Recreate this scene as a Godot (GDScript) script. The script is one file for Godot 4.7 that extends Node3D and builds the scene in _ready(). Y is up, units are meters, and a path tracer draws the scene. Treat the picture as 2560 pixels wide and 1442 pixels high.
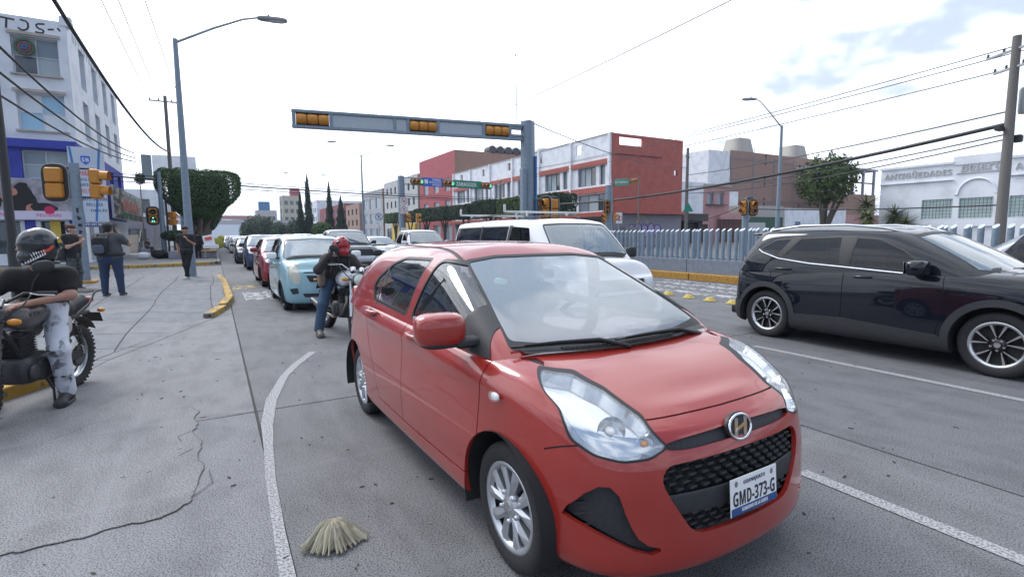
extends Node3D
# A boulevard junction under a bright hazy sky. World: -Z runs up the boulevard, x to the right, y up, metres.

# ------------------------------------------------------------------ mesh building
class MB:
	var v := PackedVector3Array()
	var n := PackedVector3Array()
	var uv := PackedVector2Array()
	var c := PackedColorArray()
	var col := Color.WHITE
	var has_uv := false
	var has_c := false
	func tri(a: Vector3, b: Vector3, d: Vector3, na: Vector3, nb: Vector3, nd: Vector3) -> void:
		var g := (b - a).cross(d - a)
		if g.length_squared() < 1e-16: return
		if g.dot(na + nb + nd) > 0.0:
			v.append(a); v.append(d); v.append(b); n.append(na); n.append(nd); n.append(nb)
		else:
			v.append(a); v.append(b); v.append(d); n.append(na); n.append(nb); n.append(nd)
		if has_c:
			c.append(col); c.append(col); c.append(col)
	func ftri(a: Vector3, b: Vector3, d: Vector3) -> void:
		var g := (b - a).cross(d - a).normalized()
		tri(a, b, d, g, g, g)
	func otri(a: Vector3, b: Vector3, d: Vector3, dir: Vector3) -> void:
		var g := (b - a).cross(d - a).normalized()
		if g.dot(dir) < 0.0: g = -g
		tri(a, b, d, g, g, g)
	func quad(a: Vector3, b: Vector3, d: Vector3, e: Vector3) -> void:
		var g := (d - a).cross(e - b).normalized()
		tri(a, b, d, g, g, g); tri(a, d, e, g, g, g)
	func uvquad(a: Vector3, b: Vector3, d: Vector3, e: Vector3) -> void:
		# a = lower left, b = lower right, d = upper right, e = upper left as seen from the front
		has_uv = true
		var g := (d - a).cross(e - b).normalized()
		for p in [[a, Vector2(0, 1)], [d, Vector2(1, 0)], [b, Vector2(1, 1)], [a, Vector2(0, 1)], [e, Vector2(0, 0)], [d, Vector2(1, 0)]]:
			v.append(p[0]); n.append(g); uv.append(p[1])
	func squad(a: Vector3, b: Vector3, d: Vector3, e: Vector3, na: Vector3, nb: Vector3, nd: Vector3, ne: Vector3) -> void:
		tri(a, b, d, na, nb, nd); tri(a, d, e, na, nd, ne)
	func box(p: Vector3, s: Vector3, bv := 0.0, bas := Basis.IDENTITY) -> void:
		var h := s * 0.5
		bv = minf(bv, minf(h.x, minf(h.y, h.z)) * 0.98)
		var ax := [Vector3.RIGHT, Vector3.UP, Vector3.BACK]
		for i in 3:
			for sg in [-1.0, 1.0]:
				var j := (i + 1) % 3
				var k := (i + 2) % 3
				var ce: Vector3 = ax[i] * h[i] * sg
				var u: Vector3 = ax[j] * (h[j] - bv)
				var w: Vector3 = ax[k] * (h[k] - bv)
				var nn: Vector3 = bas * (ax[i] * sg)
				squad(p + bas * (ce - u - w), p + bas * (ce + u - w), p + bas * (ce + u + w), p + bas * (ce - u + w), nn, nn, nn, nn)
		if bv <= 0.0: return
		for i in 3:
			var j := (i + 1) % 3
			var k := (i + 2) % 3
			for sj in [-1.0, 1.0]:
				for sk in [-1.0, 1.0]:
					var e0: Vector3 = ax[j] * h[j] * sj + ax[k] * (h[k] - bv) * sk
					var e1: Vector3 = ax[j] * (h[j] - bv) * sj + ax[k] * h[k] * sk
					var l: Vector3 = ax[i] * (h[i] - bv)
					var n0: Vector3 = bas * (ax[j] * sj)
					var n1: Vector3 = bas * (ax[k] * sk)
					squad(p + bas * (e0 - l), p + bas * (e0 + l), p + bas * (e1 + l), p + bas * (e1 - l), n0, n0, n1, n1)
		for sx in [-1.0, 1.0]:
			for sy in [-1.0, 1.0]:
				for sz in [-1.0, 1.0]:
					var sg := Vector3(sx, sy, sz)
					tri(p + bas * (sg * Vector3(h.x, h.y - bv, h.z - bv)), p + bas * (sg * Vector3(h.x - bv, h.y, h.z - bv)), p + bas * (sg * Vector3(h.x - bv, h.y - bv, h.z)), bas * Vector3(sx, 0, 0), bas * Vector3(0, sy, 0), bas * Vector3(0, 0, sz))
	func tube(pts: Array, rad, sides := 8, caps := true, squash := 1.0) -> void:
		var m := pts.size()
		var rings := []
		var norms := []
		var up := Vector3.UP
		for i in m:
			var t: Vector3 = (pts[mini(i + 1, m - 1)] - pts[maxi(i - 1, 0)]).normalized()
			if absf(t.dot(up)) > 0.95: up = Vector3.RIGHT if absf(t.x) < 0.9 else Vector3.BACK
			var a := t.cross(up).normalized()
			var b := a.cross(t).normalized()
			up = b
			var r: float = rad[i] if rad is Array else rad
			var ring := []
			var rn := []
			for k in sides:
				var q := TAU * k / sides
				var d := a * cos(q) + b * sin(q) * squash
				ring.append(pts[i] + d * r); rn.append(d.normalized())
			rings.append(ring); norms.append(rn)
		for i in m - 1:
			for k in sides:
				var k2 := (k + 1) % sides
				squad(rings[i][k], rings[i][k2], rings[i + 1][k2], rings[i + 1][k], norms[i][k], norms[i][k2], norms[i + 1][k2], norms[i + 1][k])
		if caps:
			for e in [0, m - 1]:
				var t: Vector3 = (pts[0] - pts[1]) if e == 0 else (pts[m - 1] - pts[m - 2])
				t = t.normalized()
				for k in sides:
					tri(pts[e], rings[e][k], rings[e][(k + 1) % sides], t, t, t)
	func lathe(prof: Array, sides := 20, tf := Transform3D.IDENTITY, smooth := true) -> void:
		# prof: Vector2(radius, height) along local y
		var m := prof.size()
		var segn := []
		for i in m - 1:
			var d: Vector2 = prof[i + 1] - prof[i]
			segn.append(Vector2(d.y, -d.x).normalized())
		for i in m - 1:
			var n0: Vector2 = segn[i]
			var n1: Vector2 = segn[i]
			if smooth:
				if i > 0 and segn[i - 1].dot(segn[i]) > 0.3: n0 = (segn[i - 1] + segn[i]).normalized()
				if i < m - 2 and segn[i + 1].dot(segn[i]) > 0.3: n1 = (segn[i + 1] + segn[i]).normalized()
			for k in sides:
				var a0 := TAU * k / sides
				var a1 := TAU * (k + 1) / sides
				var d0 := Vector3(cos(a0), 0, sin(a0))
				var d1 := Vector3(cos(a1), 0, sin(a1))
				var U := Vector3.UP
				squad(tf * (d0 * prof[i].x + U * prof[i].y), tf * (d1 * prof[i].x + U * prof[i].y), tf * (d1 * prof[i + 1].x + U * prof[i + 1].y), tf * (d0 * prof[i + 1].x + U * prof[i + 1].y),
					tf.basis * (d0 * n0.x + U * n0.y), tf.basis * (d1 * n0.x + U * n0.y), tf.basis * (d1 * n1.x + U * n1.y), tf.basis * (d0 * n1.x + U * n1.y))
	func prism(poly: PackedVector2Array, depth: float, tf := Transform3D.IDENTITY) -> void:
		# polygon in local xy, thickness along local z from 0 to depth
		var idx := Geometry2D.triangulate_polygon(poly)
		var zf := tf.basis.z.normalized()
		for i in range(0, idx.size(), 3):
			for e in [[0.0, -zf], [depth, zf]]:
				tri(tf * Vector3(poly[idx[i]].x, poly[idx[i]].y, e[0]), tf * Vector3(poly[idx[i + 1]].x, poly[idx[i + 1]].y, e[0]), tf * Vector3(poly[idx[i + 2]].x, poly[idx[i + 2]].y, e[0]), e[1], e[1], e[1])
		var s := 1.0 if not Geometry2D.is_polygon_clockwise(poly) else -1.0
		for i in poly.size():
			var a := poly[i]
			var b := poly[(i + 1) % poly.size()]
			var d := (b - a).normalized()
			var nn := (tf.basis * Vector3(d.y, -d.x, 0)).normalized() * s
			squad(tf * Vector3(a.x, a.y, 0), tf * Vector3(b.x, b.y, 0), tf * Vector3(b.x, b.y, depth), tf * Vector3(a.x, a.y, depth), nn, nn, nn, nn)
	func grid(rows: Array, flip := false) -> void:
		# rows of Vector3; smooth normals from differences
		var R := rows.size()
		var C: int = rows[0].size()
		var nn := []
		for i in R:
			var line := PackedVector3Array()
			for j in C:
				var du: Vector3 = rows[i][mini(j + 1, C - 1)] - rows[i][maxi(j - 1, 0)]
				var dv: Vector3 = rows[mini(i + 1, R - 1)][j] - rows[maxi(i - 1, 0)][j]
				var g := du.cross(dv).normalized()
				line.append(-g if flip else g)
			nn.append(line)
		for i in R - 1:
			for j in C - 1:
				squad(rows[i][j], rows[i][j + 1], rows[i + 1][j + 1], rows[i + 1][j], nn[i][j], nn[i][j + 1], nn[i + 1][j + 1], nn[i + 1][j])
	func add(o: MB, tf := Transform3D.IDENTITY) -> void:
		var nb := tf.basis.inverse().transposed()
		var flip := tf.basis.determinant() < 0.0
		for i in range(0, o.v.size(), 3):
			for k in ([0, 2, 1] if flip else [0, 1, 2]):
				v.append(tf * o.v[i + k]); n.append((nb * o.n[i + k]).normalized())
				if o.has_c: has_c = true; c.append(o.c[i + k])
				elif has_c: c.append(col)
				if o.has_uv: has_uv = true; uv.append(o.uv[i + k])
	func shift(d: float) -> MB:
		for i in v.size(): v[i] += n[i] * d
		return self
	func mesh() -> ArrayMesh:
		var m := ArrayMesh.new()
		if v.is_empty(): return m
		var a := []
		a.resize(Mesh.ARRAY_MAX)
		a[Mesh.ARRAY_VERTEX] = v
		a[Mesh.ARRAY_NORMAL] = n
		if has_uv and uv.size() == v.size(): a[Mesh.ARRAY_TEX_UV] = uv
		if has_c and c.size() == v.size(): a[Mesh.ARRAY_COLOR] = c
		m.add_surface_from_arrays(Mesh.PRIMITIVE_TRIANGLES, a)
		return m

# ------------------------------------------------------------------ nodes
var taken := {}
func numbered(s: String) -> String:
	if not taken.has(s):
		taken[s] = 0
		return s
	taken[s] += 1
	return "%s_%03d" % [s, taken[s]]
func part(called: String, mb, m: Material, parent: Node3D, pos := Vector3.ZERO) -> MeshInstance3D:
	var o := MeshInstance3D.new()
	o.name = called
	o.mesh = mb.mesh() if mb is MB else mb
	o.material_override = m
	o.position = pos
	parent.add_child(o, true)
	return o
func meta(o: Node, label: String, category: String, group := "") -> void:
	if label: o.set_meta("label", label)
	if category: o.set_meta("category", category)
	if group: o.set_meta("group", group)
func thing(called: String, label: String, category: String, at := Vector3.ZERO, turn := 0.0, group := "") -> Node3D:
	var o := Node3D.new()
	o.name = numbered(called)
	add_child(o, true)
	o.position = at
	o.rotation.y = deg_to_rad(turn)
	meta(o, label, category, group)
	return o
func solo(called: String, mb, m: Material, label: String, category: String, at := Vector3.ZERO, group := "") -> MeshInstance3D:
	var o := part(numbered(called), mb, m, self, at)
	meta(o, label, category, group)
	return o
func struct(called: String, mb, m: Material, kind := "structure") -> MeshInstance3D:
	var o := part(numbered(called), mb, m, self)
	o.set_meta("kind", kind)
	return o
func clone(src: Node3D, at: Vector3, turn: float, label: String, group := "") -> Node3D:
	var r: Node3D = src.duplicate()
	var base: String = src.name
	var cut := base.rfind("_")
	if cut > 0 and base.substr(cut + 1).is_valid_int(): base = base.substr(0, cut)
	r.name = numbered(base)
	add_child(r, true)
	r.position = at
	r.rotation.y = deg_to_rad(turn)
	r.set_meta("label", label)
	if group: r.set_meta("group", group)
	return r
func V(x: float, y: float, z: float) -> Vector3: return Vector3(x, y, z)
func tf(p: Vector3, rx := 0.0, ry := 0.0, rz := 0.0) -> Transform3D:
	return Transform3D(Basis.from_euler(Vector3(deg_to_rad(rx), deg_to_rad(ry), deg_to_rad(rz))), p)
func pv(a: Array) -> PackedVector2Array:
	var r := PackedVector2Array()
	for i in range(0, a.size(), 2): r.append(Vector2(a[i], a[i + 1]))
	return r
func chaikin(p: PackedVector2Array, it := 2, closed := true) -> PackedVector2Array:
	for k in it:
		var r := PackedVector2Array()
		var m := p.size()
		if not closed: r.append(p[0])
		for i in (m if closed else m - 1):
			var a := p[i]
			var b := p[(i + 1) % m]
			r.append(a.lerp(b, 0.25)); r.append(a.lerp(b, 0.75))
		if not closed: r.append(p[m - 1])
		p = r
	return p
func rp(a: Array, r := .03) -> PackedVector2Array:
	# outline with every corner rounded by about r
	var p := pv(a)
	var o := PackedVector2Array()
	var m := p.size()
	for i in m:
		var q := p[i]
		var d0 := p[(i + m - 1) % m] - q
		var d1 := p[(i + 1) % m] - q
		var s0 := q + d0.normalized() * minf(r, d0.length() * .45)
		var s1 := q + d1.normalized() * minf(r, d1.length() * .45)
		for k in 5:
			var t := k / 4.0
			o.append(s0.lerp(q, t).lerp(q.lerp(s1, t), t))
	return o
func ribbon(p: PackedVector2Array, w: float) -> PackedVector2Array:
	# a polyline widened to a closed polygon
	var l := PackedVector2Array()
	var r := PackedVector2Array()
	for i in p.size():
		var d := (p[mini(i + 1, p.size() - 1)] - p[maxi(i - 1, 0)]).normalized()
		var q := Vector2(-d.y, d.x) * w * 0.5
		l.append(p[i] + q); r.append(p[i] - q)
	r.reverse()
	l.append_array(r)
	return l
func circle(cx: float, cy: float, r: float, k := 28, r2 := -1.0) -> PackedVector2Array:
	var p := PackedVector2Array()
	for i in k: p.append(Vector2(cx + r * cos(TAU * i / k), cy + (r2 if r2 > 0 else r) * sin(TAU * i / k)))
	return p
func keys(k: Array, x: float) -> float:
	# piecewise linear; k = [x0, y0, x1, y1, ...] with x rising
	if k.size() == 1: return k[0]
	if x <= k[0]: return k[1]
	for i in range(2, k.size(), 2):
		if x <= k[i]: return lerpf(k[i - 1], k[i + 1], (x - k[i - 2]) / (k[i] - k[i - 2]))
	return k[k.size() - 1]

# ------------------------------------------------------------------ materials
var tex := {}
func noise_tex(called: String, freq: float, octaves: int, ramp: Array, normal := false, bump := 4.0, size := 512, type := FastNoiseLite.TYPE_SIMPLEX_SMOOTH, sd := 1) -> Texture2D:
	if tex.has(called): return tex[called]
	var f := FastNoiseLite.new()
	f.noise_type = type
	f.seed = sd
	f.frequency = freq
	f.fractal_octaves = octaves
	f.fractal_gain = 0.55
	if type == FastNoiseLite.TYPE_CELLULAR: f.cellular_return_type = FastNoiseLite.RETURN_DISTANCE
	var t := NoiseTexture2D.new()
	t.width = size
	t.height = size
	t.seamless = true
	t.noise = f
	if normal:
		t.as_normal_map = true
		t.bump_strength = bump
	if ramp:
		var g := Gradient.new()
		var off := PackedFloat32Array()
		var cs := PackedColorArray()
		for r in ramp:
			off.append(r[0]); cs.append(r[1] if r[1] is Color else Color(r[1], r[1], r[1]))
		g.offsets = off
		g.colors = cs
		t.color_ramp = g
	tex[called] = t
	return t
func M(c: Color, rough := 0.7, metal := 0.0, t: Texture2D = null, sc := 1.0, nt: Texture2D = null, nd := 0.5) -> StandardMaterial3D:
	# c holds linear base colours
	var m := StandardMaterial3D.new()
	m.albedo_color = c.linear_to_srgb()
	m.roughness = rough
	m.metallic = metal
	if t or nt:
		m.uv1_triplanar = true
		m.uv1_world_triplanar = true
		m.uv1_scale = Vector3.ONE * sc
	if t: m.albedo_texture = t
	if nt:
		m.normal_enabled = true
		m.normal_texture = nt
		m.normal_scale = nd
	return m
func local(m: StandardMaterial3D) -> StandardMaterial3D:
	m.uv1_world_triplanar = false
	return m
func paint(c: Color, rough := 0.45, metal := 0.0, spec := .25) -> StandardMaterial3D:
	var m := M(c, rough, metal)
	m.clearcoat_enabled = true
	m.clearcoat = 1.0
	m.clearcoat_roughness = 0.02
	m.metallic_specular = spec
	return m
func glass(c: Color, a: float) -> StandardMaterial3D:
	var m := M(c, 0.0)
	m.albedo_color.a = a
	m.transparency = BaseMaterial3D.TRANSPARENCY_ALPHA
	m.metallic_specular = .7071
	m.clearcoat_enabled = true
	m.clearcoat = 1.0
	m.clearcoat_roughness = .01
	return m
func glow(c: Color, e: float) -> StandardMaterial3D:
	var m := M(c, 0.4)
	m.emission_enabled = true
	m.emission = c.linear_to_srgb()
	m.emission_energy_multiplier = e
	return m

# ------------------------------------------------------------------ cutting a skin with an outline
func cut(src: MB, poly: PackedVector2Array, ax: Vector3, ay: Vector3, facing := Vector3.ZERO, least := 0.0) -> Array:
	var ins := MB.new()
	var out := MB.new()
	var bb := Rect2(poly[0], Vector2.ZERO)
	for p in poly: bb = bb.expand(p)
	for i in range(0, src.v.size(), 3):
		var a := src.v[i]
		var b := src.v[i + 1]
		var d := src.v[i + 2]
		var na := src.n[i]
		var nb := src.n[i + 1]
		var nd := src.n[i + 2]
		var hit := facing == Vector3.ZERO or (na + nb + nd).dot(facing) > 3.0 * least
		var p0 := Vector2(a.dot(ax), a.dot(ay))
		var p1 := Vector2(b.dot(ax), b.dot(ay))
		var p2 := Vector2(d.dot(ax), d.dot(ay))
		if hit:
			var tb := Rect2(p0, Vector2.ZERO).expand(p1).expand(p2)
			hit = tb.intersects(bb, true)
		var area := (p1 - p0).cross(p2 - p0)
		if not hit or absf(area) < 1e-9:
			out.v.append(a); out.v.append(b); out.v.append(d); out.n.append(na); out.n.append(nb); out.n.append(nd)
			continue
		var t := PackedVector2Array([p0, p1, p2])
		for w in 2:
			var polys := Geometry2D.intersect_polygons(t, poly) if w == 0 else Geometry2D.clip_polygons(t, poly)
			var dst := ins if w == 0 else out
			if w == 1 and ins_all: 
				ins_all = false
				continue
			for q in polys:
				if w == 0 and polys.size() == 1 and q.size() == 3:
					var aa := absf((q[1] - q[0]).cross(q[2] - q[0]))
					if absf(aa - absf(area)) < 1e-8: ins_all = true
				var idx := Geometry2D.triangulate_polygon(q)
				for k in range(0, idx.size(), 3):
					var vv := []
					var nn := []
					for e in 3:
						var s: Vector2 = q[idx[k + e]]
						var l1 := (s - p0).cross(p2 - p0) / area
						var l2 := (p1 - p0).cross(s - p0) / area
						vv.append(a + (b - a) * l1 + (d - a) * l2)
						nn.append((na + (nb - na) * l1 + (nd - na) * l2).normalized())
					dst.tri(vv[0], vv[1], vv[2], nn[0], nn[1], nn[2])
	return [ins, out]
var ins_all := false
func skirt(m: MB, depth: float, only := 1e9) -> MB:
	# walls along the free edges, pointing inwards: gives a skin real thickness
	var edges := {}
	for i in range(0, m.v.size(), 3):
		for k in 3:
			var p := m.v[i + k]
			var q := m.v[i + (k + 1) % 3]
			var ka := Vector3i((p * 4000.0).round())
			var kb := Vector3i((q * 4000.0).round())
			if ka == kb: continue
			if edges.has([kb, ka]): edges.erase([kb, ka])
			else: edges[[ka, kb]] = [p, q, m.n[i + k], m.n[i + (k + 1) % 3], m.v[i + (k + 2) % 3]]
	for e in edges.values():
		var p: Vector3 = e[0]
		var q: Vector3 = e[1]
		if absf(p.x) < 0.004 and absf(q.x) < 0.004: continue
		var side: Vector3 = ((p + q) * 0.5 - e[4])
		var w := (q - p).normalized()
		side = (side - w * side.dot(w)).normalized()
		m.squad(p, q, q - e[3] * depth, p - e[2] * depth, side, side, side, side)
	return m
func mirrored(m: MB) -> MB:
	var r := MB.new()
	r.add(m, Transform3D(Basis.from_scale(Vector3(-1, 1, 1)), Vector3.ZERO))
	return r
func both(m: MB) -> MB:
	var r := MB.new()
	r.add(m)
	r.add(m, Transform3D(Basis.from_scale(Vector3(-1, 1, 1)), Vector3.ZERO))
	return r
# uniform cubic B-spline skin over a half net that is mirrored at x = 0 along both column ends and the last row
func spline_skin(net: Array, nu: int, nv: int) -> MB:
	var R := net.size()
	var C: int = net[0].size()
	var ext := []
	var first := []
	for j in C: first.append(net[0][j] * 2.0 - net[1][j])
	var last := []
	for j in C: last.append(net[R - 2][j] * Vector3(-1, 1, 1))
	for row in [first] + net + [last]:
		var r := PackedVector3Array()
		r.append(row[1] * Vector3(-1, 1, 1))
		for p in row: r.append(p)
		r.append(row[C - 2] * Vector3(-1, 1, 1))
		ext.append(r)
	var basis := func(t: float) -> Array:
		return [(1 - t) ** 3 / 6.0, (3 * t ** 3 - 6 * t * t + 4) / 6.0, (-3 * t ** 3 + 3 * t * t + 3 * t + 1) / 6.0, t ** 3 / 6.0]
	var dbasis := func(t: float) -> Array:
		return [-(1 - t) ** 2 / 2.0, (3 * t * t - 4 * t) / 2.0, (-3 * t * t + 2 * t + 1) / 2.0, t * t / 2.0]
	var pos := []
	var nor := []
	for i in nv + 1:
		var vv := float(R - 1) * i / nv
		var iv := mini(int(vv), R - 2)
		var bv: Array = basis.call(vv - iv)
		var dv: Array = dbasis.call(vv - iv)
		var pr := PackedVector3Array()
		var nr := PackedVector3Array()
		for j in nu + 1:
			var uu := float(C - 1) * j / nu
			var iu := mini(int(uu), C - 2)
			var bu: Array = basis.call(uu - iu)
			var du: Array = dbasis.call(uu - iu)
			var p := Vector3.ZERO
			var tu := Vector3.ZERO
			var tv := Vector3.ZERO
			for a in 4:
				var q: PackedVector3Array = ext[iv + a]
				var s: Vector3 = q[iu] * bu[0] + q[iu + 1] * bu[1] + q[iu + 2] * bu[2] + q[iu + 3] * bu[3]
				p += s * bv[a]
				tv += s * dv[a]
				tu += (q[iu] * du[0] + q[iu + 1] * du[1] + q[iu + 2] * du[2] + q[iu + 3] * du[3]) * bv[a]
			pr.append(p)
			var g := tu.cross(tv)
			nr.append(g.normalized() if g.length_squared() > 1e-12 else Vector3.UP)
		pos.append(pr); nor.append(nr)
	var m := MB.new()
	for i in nv:
		for j in nu:
			m.squad(pos[i][j], pos[i][j + 1], pos[i + 1][j + 1], pos[i + 1][j], nor[i][j], nor[i][j + 1], nor[i + 1][j + 1], nor[i + 1][j])
	return m
func setup() -> void:
	var cam := Camera3D.new()
	cam.name = "camera"
	cam.fov = 58.33
	cam.near = .05
	cam.far = 3000.0
	cam.position = V(0, 1.5, 0)
	cam.rotation_order = EULER_ORDER_YXZ
	cam.rotation = V(deg_to_rad(-5.965), deg_to_rad(-29.77), -.008)
	add_child(cam)
	cam.current = true
	var env := Environment.new()
	env.background_mode = Environment.BG_SKY
	env.sky = Sky.new()
	env.sky.sky_material = sky_material()
	env.tonemap_mode = Environment.TONE_MAPPER_LINEAR
	env.tonemap_exposure = 1.0
	env.fog_enabled = true
	env.fog_density = .0004
	env.fog_light_color = Color(.86, .91, 1.0)
	env.sdfgi_enabled = true
	env.ssao_enabled = true
	env.ssil_enabled = true
	var we := WorldEnvironment.new()
	we.name = "world_environment"
	we.environment = env
	add_child(we)
	var sun := DirectionalLight3D.new()
	sun.name = "sun"
	sun.light_energy = .55
	sun.light_color = Color(1, .98, .95)
	sun.light_angular_distance = 20.0
	sun.shadow_enabled = true
	add_child(sun)
	sun.look_at_from_position(V(-17, 50, -46), Vector3.ZERO, Vector3.UP)
func sky_material() -> Material:
	# air and clouds: white haze ahead on the left where the sun stands, broken cumulus over blue elsewhere
	var W := 1536
	var H := 768
	var im := Image.create(W, H, false, Image.FORMAT_RGBF)
	var f := FastNoiseLite.new()
	f.seed = 11
	f.noise_type = FastNoiseLite.TYPE_SIMPLEX_SMOOTH
	f.frequency = 1.0
	f.fractal_octaves = 7
	f.fractal_gain = .55
	var sun := V(-17, 50, -46).normalized()
	for j in H:
		var el := PI * (.5 - (j + .5) / H)
		for i in W:
			var az := TAU * ((i + .5) / W)
			# Godot panorama: u = 0 looks along -Z, .25 along +X
			var d := V(sin(az) * cos(el), sin(el), -cos(az) * cos(el))
			var y := maxf(d.y, 0.0)
			var ahead := smoothstep(-.2, .5, d.x * .5 - d.z * .86)
			var blue := Color(.20, .36, .66).lerp(Color(.72, .83, .98), clampf(pow(1.0 - y, 2.5) * .35 + .75 * ahead, 0.0, 1.0))
			var q := V(d.x, d.y * 1.6, d.z) / (.22 + y)
			var n := f.get_noise_3d(q.x * 1.1 + 3.0, q.y * 1.1, q.z * 1.1)
			var s := maxf(d.dot(sun), 0.0)
			var haze := clampf(1.1 * smoothstep(.33, .66, s) + .60 * pow(1.0 - y, 3.5) * (.3 + .7 * ahead), 0.0, 1.0)
			var bank := .42 * ahead * (1.0 - smoothstep(.24, .40, d.y + .10 * f.get_noise_3d(q.x * 1.7, 4.0, q.z * 1.7)))
			var cover := smoothstep(-.10, .14, n + haze * .18 - .07 + bank)
			var lit := 1.0 + .35 * f.get_noise_3d(q.x * 2.3 + 7.0, q.y * 2.3, q.z * 2.3)
			var cl := Color(.97, 1.02, 1.10) * lit * lerpf(1.45, 1.95, haze)
			var air := blue.lerp(Color(1.08, 1.22, 1.48), haze)
			var c := air.lerp(cl, cover)
			c = c * (1.0 + .9 * pow(s, 10.0))
			if d.y < 0.0: c = Color(.30, .30, .31)
			im.set_pixel(i, j, c)
	var t := ImageTexture.create_from_image(im)
	var m := PanoramaSkyMaterial.new()
	m.panorama = t
	m.energy_multiplier = 1.0
	return m
# ------------------------------------------------------------------ surfaces shared by the street
var sm := {}
func street_mats() -> void:
	var spk := noise_tex("speckle", .22, 3, [[0, .34], [.27, .56], [.36, .86], [.5, .96], [.72, 1.0], [1, 1.06]], false, 0, 512, FastNoiseLite.TYPE_SIMPLEX, 3)
	var blot := noise_tex("blotch", .012, 5, [[0, .84], [.38, .93], [.6, .98], [1, 1.0]], false, 0, 1024, FastNoiseLite.TYPE_SIMPLEX_SMOOTH, 9)
	var con := M(Color(.25, .252, .266), .82, 0, blot, .11)
	con.detail_enabled = true
	con.detail_blend_mode = BaseMaterial3D.BLEND_MODE_MUL
	con.detail_albedo = spk
	con.detail_uv_layer = BaseMaterial3D.DETAIL_UV_2
	con.uv2_triplanar = true
	con.uv2_world_triplanar = true
	con.uv2_scale = Vector3.ONE * .7
	con.uv1_scale = V(.22, .22, .11)
	sm.concrete = con
	for e in [["concrete_pale", Color(.262, .26, .268)], ["concrete_warm", Color(.245, .24, .246)], ["lane_a", Color(.185, .187, .198)], ["lane_b", Color(.172, .173, .184)], ["lane_c", Color(.195, .195, .203)], ["paver", Color(.245, .25, .265)], ["paver_b", Color(.225, .235, .255)], ["asphalt", Color(.17, .17, .18)], ["pavement", Color(.22, .22, .225)]]:
		var m := con.duplicate()
		m.albedo_color = (e[1] as Color).linear_to_srgb()
		sm[e[0]] = m
	sm.joint = M(Color(.075, .072, .07), .95)
	sm.crack = M(Color(.10, .092, .085), .95)
	var worn := noise_tex("worn", .03, 5, [[0, .55], [.4, .8], [.6, 1.0], [1, 1.0]], false, 0, 512, FastNoiseLite.TYPE_SIMPLEX_SMOOTH, 4)
	sm.line = M(Color(.40, .40, .41), .75, 0, noise_tex("line_wear", .09, 5, [[0, .52], [.4, .72], [.52, .95], [1, 1.0]], false, 0, 512, FastNoiseLite.TYPE_SIMPLEX, 14), 1.1)
	# paint with patches gone
	var im := Image.create(256, 256, false, Image.FORMAT_RGBA8)
	var f := FastNoiseLite.new()
	f.seed = 6
	f.frequency = .03
	f.fractal_octaves = 5
	for y in 256:
		for x in 256:
			var n := f.get_noise_3d(40.0 * cos(TAU * x / 256.0), 40.0 * sin(TAU * x / 256.0), 40.0 * cos(TAU * y / 256.0) + 15.0 * sin(TAU * y / 256.0))
			im.set_pixel(x, y, Color(1, 1, 1, clampf(.5 + n * 1.6, 0, 1)))
	var pt := ImageTexture.create_from_image(im)
	for e in [["faded_white", Color(.40, .40, .41), .52], ["kerb_yellow", Color(.50, .30, .05), .30], ["faded_yellow", Color(.42, .33, .15), .55]]:
		var m := M(e[1], .7, 0, pt, .8)
		m.transparency = BaseMaterial3D.TRANSPARENCY_ALPHA_SCISSOR
		m.alpha_scissor_threshold = e[2]
		sm[e[0]] = m
	sm.kerb = M(Color(.26, .25, .23), .85, 0, worn, 2.0)
	sm.kerb_orange = M(Color(.48, .25, .035), .65, 0, worn, .9)
	sm.grey_steel = M(Color(.235, .30, .37), .5, .0, noise_tex("streak", .02, 4, [[0, .82], [1, 1.0]]), .6)
	sm.grey_wall = M(Color(.22, .25, .30), .7, 0, noise_tex("streak", .02, 4, []), .5)
	sm.galv = M(Color(.42, .45, .48), .55, .3, noise_tex("streak", .02, 4, []), 1.2)
	sm.signal = M(Color(.60, .24, .02), .45, 0, noise_tex("streak", .02, 4, []), 2.0)
	sm.black = M(Color(.014, .014, .015), .5)
	sm.lens_off = paint(Color(.03, .025, .02), .2)
	sm.pole_wood = M(Color(.20, .185, .17), .9, 0, noise_tex("streak", .02, 4, []), 1.5)
	sm.cable = M(Color(.02, .02, .022), .6)
	sm.white_wall = M(Color(.68, .71, .76), .85, 0, noise_tex("plaster", .008, 6, [[0, .88], [.35, .96], [.6, 1.0], [1, 1.0]], false, 0, 1024), .07)
	sm.cool_white = M(Color(.78, .80, .84), .85, 0, noise_tex("plaster", .008, 6, []), .07)
	sm.blue_paint = M(Color(.035, .05, .34), .7, 0, noise_tex("plaster", .008, 6, []), .1)
	sm.red_paint = M(Color(.42, .115, .09), .85, 0, noise_tex("plaster", .008, 6, []), .1)
	sm.pink_red = M(Color(.42, .10, .11), .85, 0, noise_tex("plaster", .008, 6, []), .1)
	sm.pink = M(Color(.50, .27, .26), .85, 0, noise_tex("plaster", .008, 6, []), .1)
	sm.beige = M(Color(.42, .38, .34), .85, 0, noise_tex("plaster", .008, 6, []), .1)
	sm.lilac_grey = M(Color(.30, .30, .35), .85, 0, noise_tex("plaster", .008, 6, []), .1)
	sm.yellow_wall = M(Color(.58, .40, .06), .8, 0, noise_tex("plaster", .008, 6, []), .1)
	sm.green_dark = M(Color(.03, .085, .05), .7)
	sm.brown = M(Color(.055, .045, .042), .7)
	sm.dark_red = M(Color(.09, .03, .028), .7)
	sm.cyan = M(Color(.10, .33, .50), .7)
	# rough brick, too far off for single bricks to show
	var bi := Image.create(256, 256, false, Image.FORMAT_RGB8)
	var rng := RandomNumberGenerator.new()
	rng.seed = 3
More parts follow.
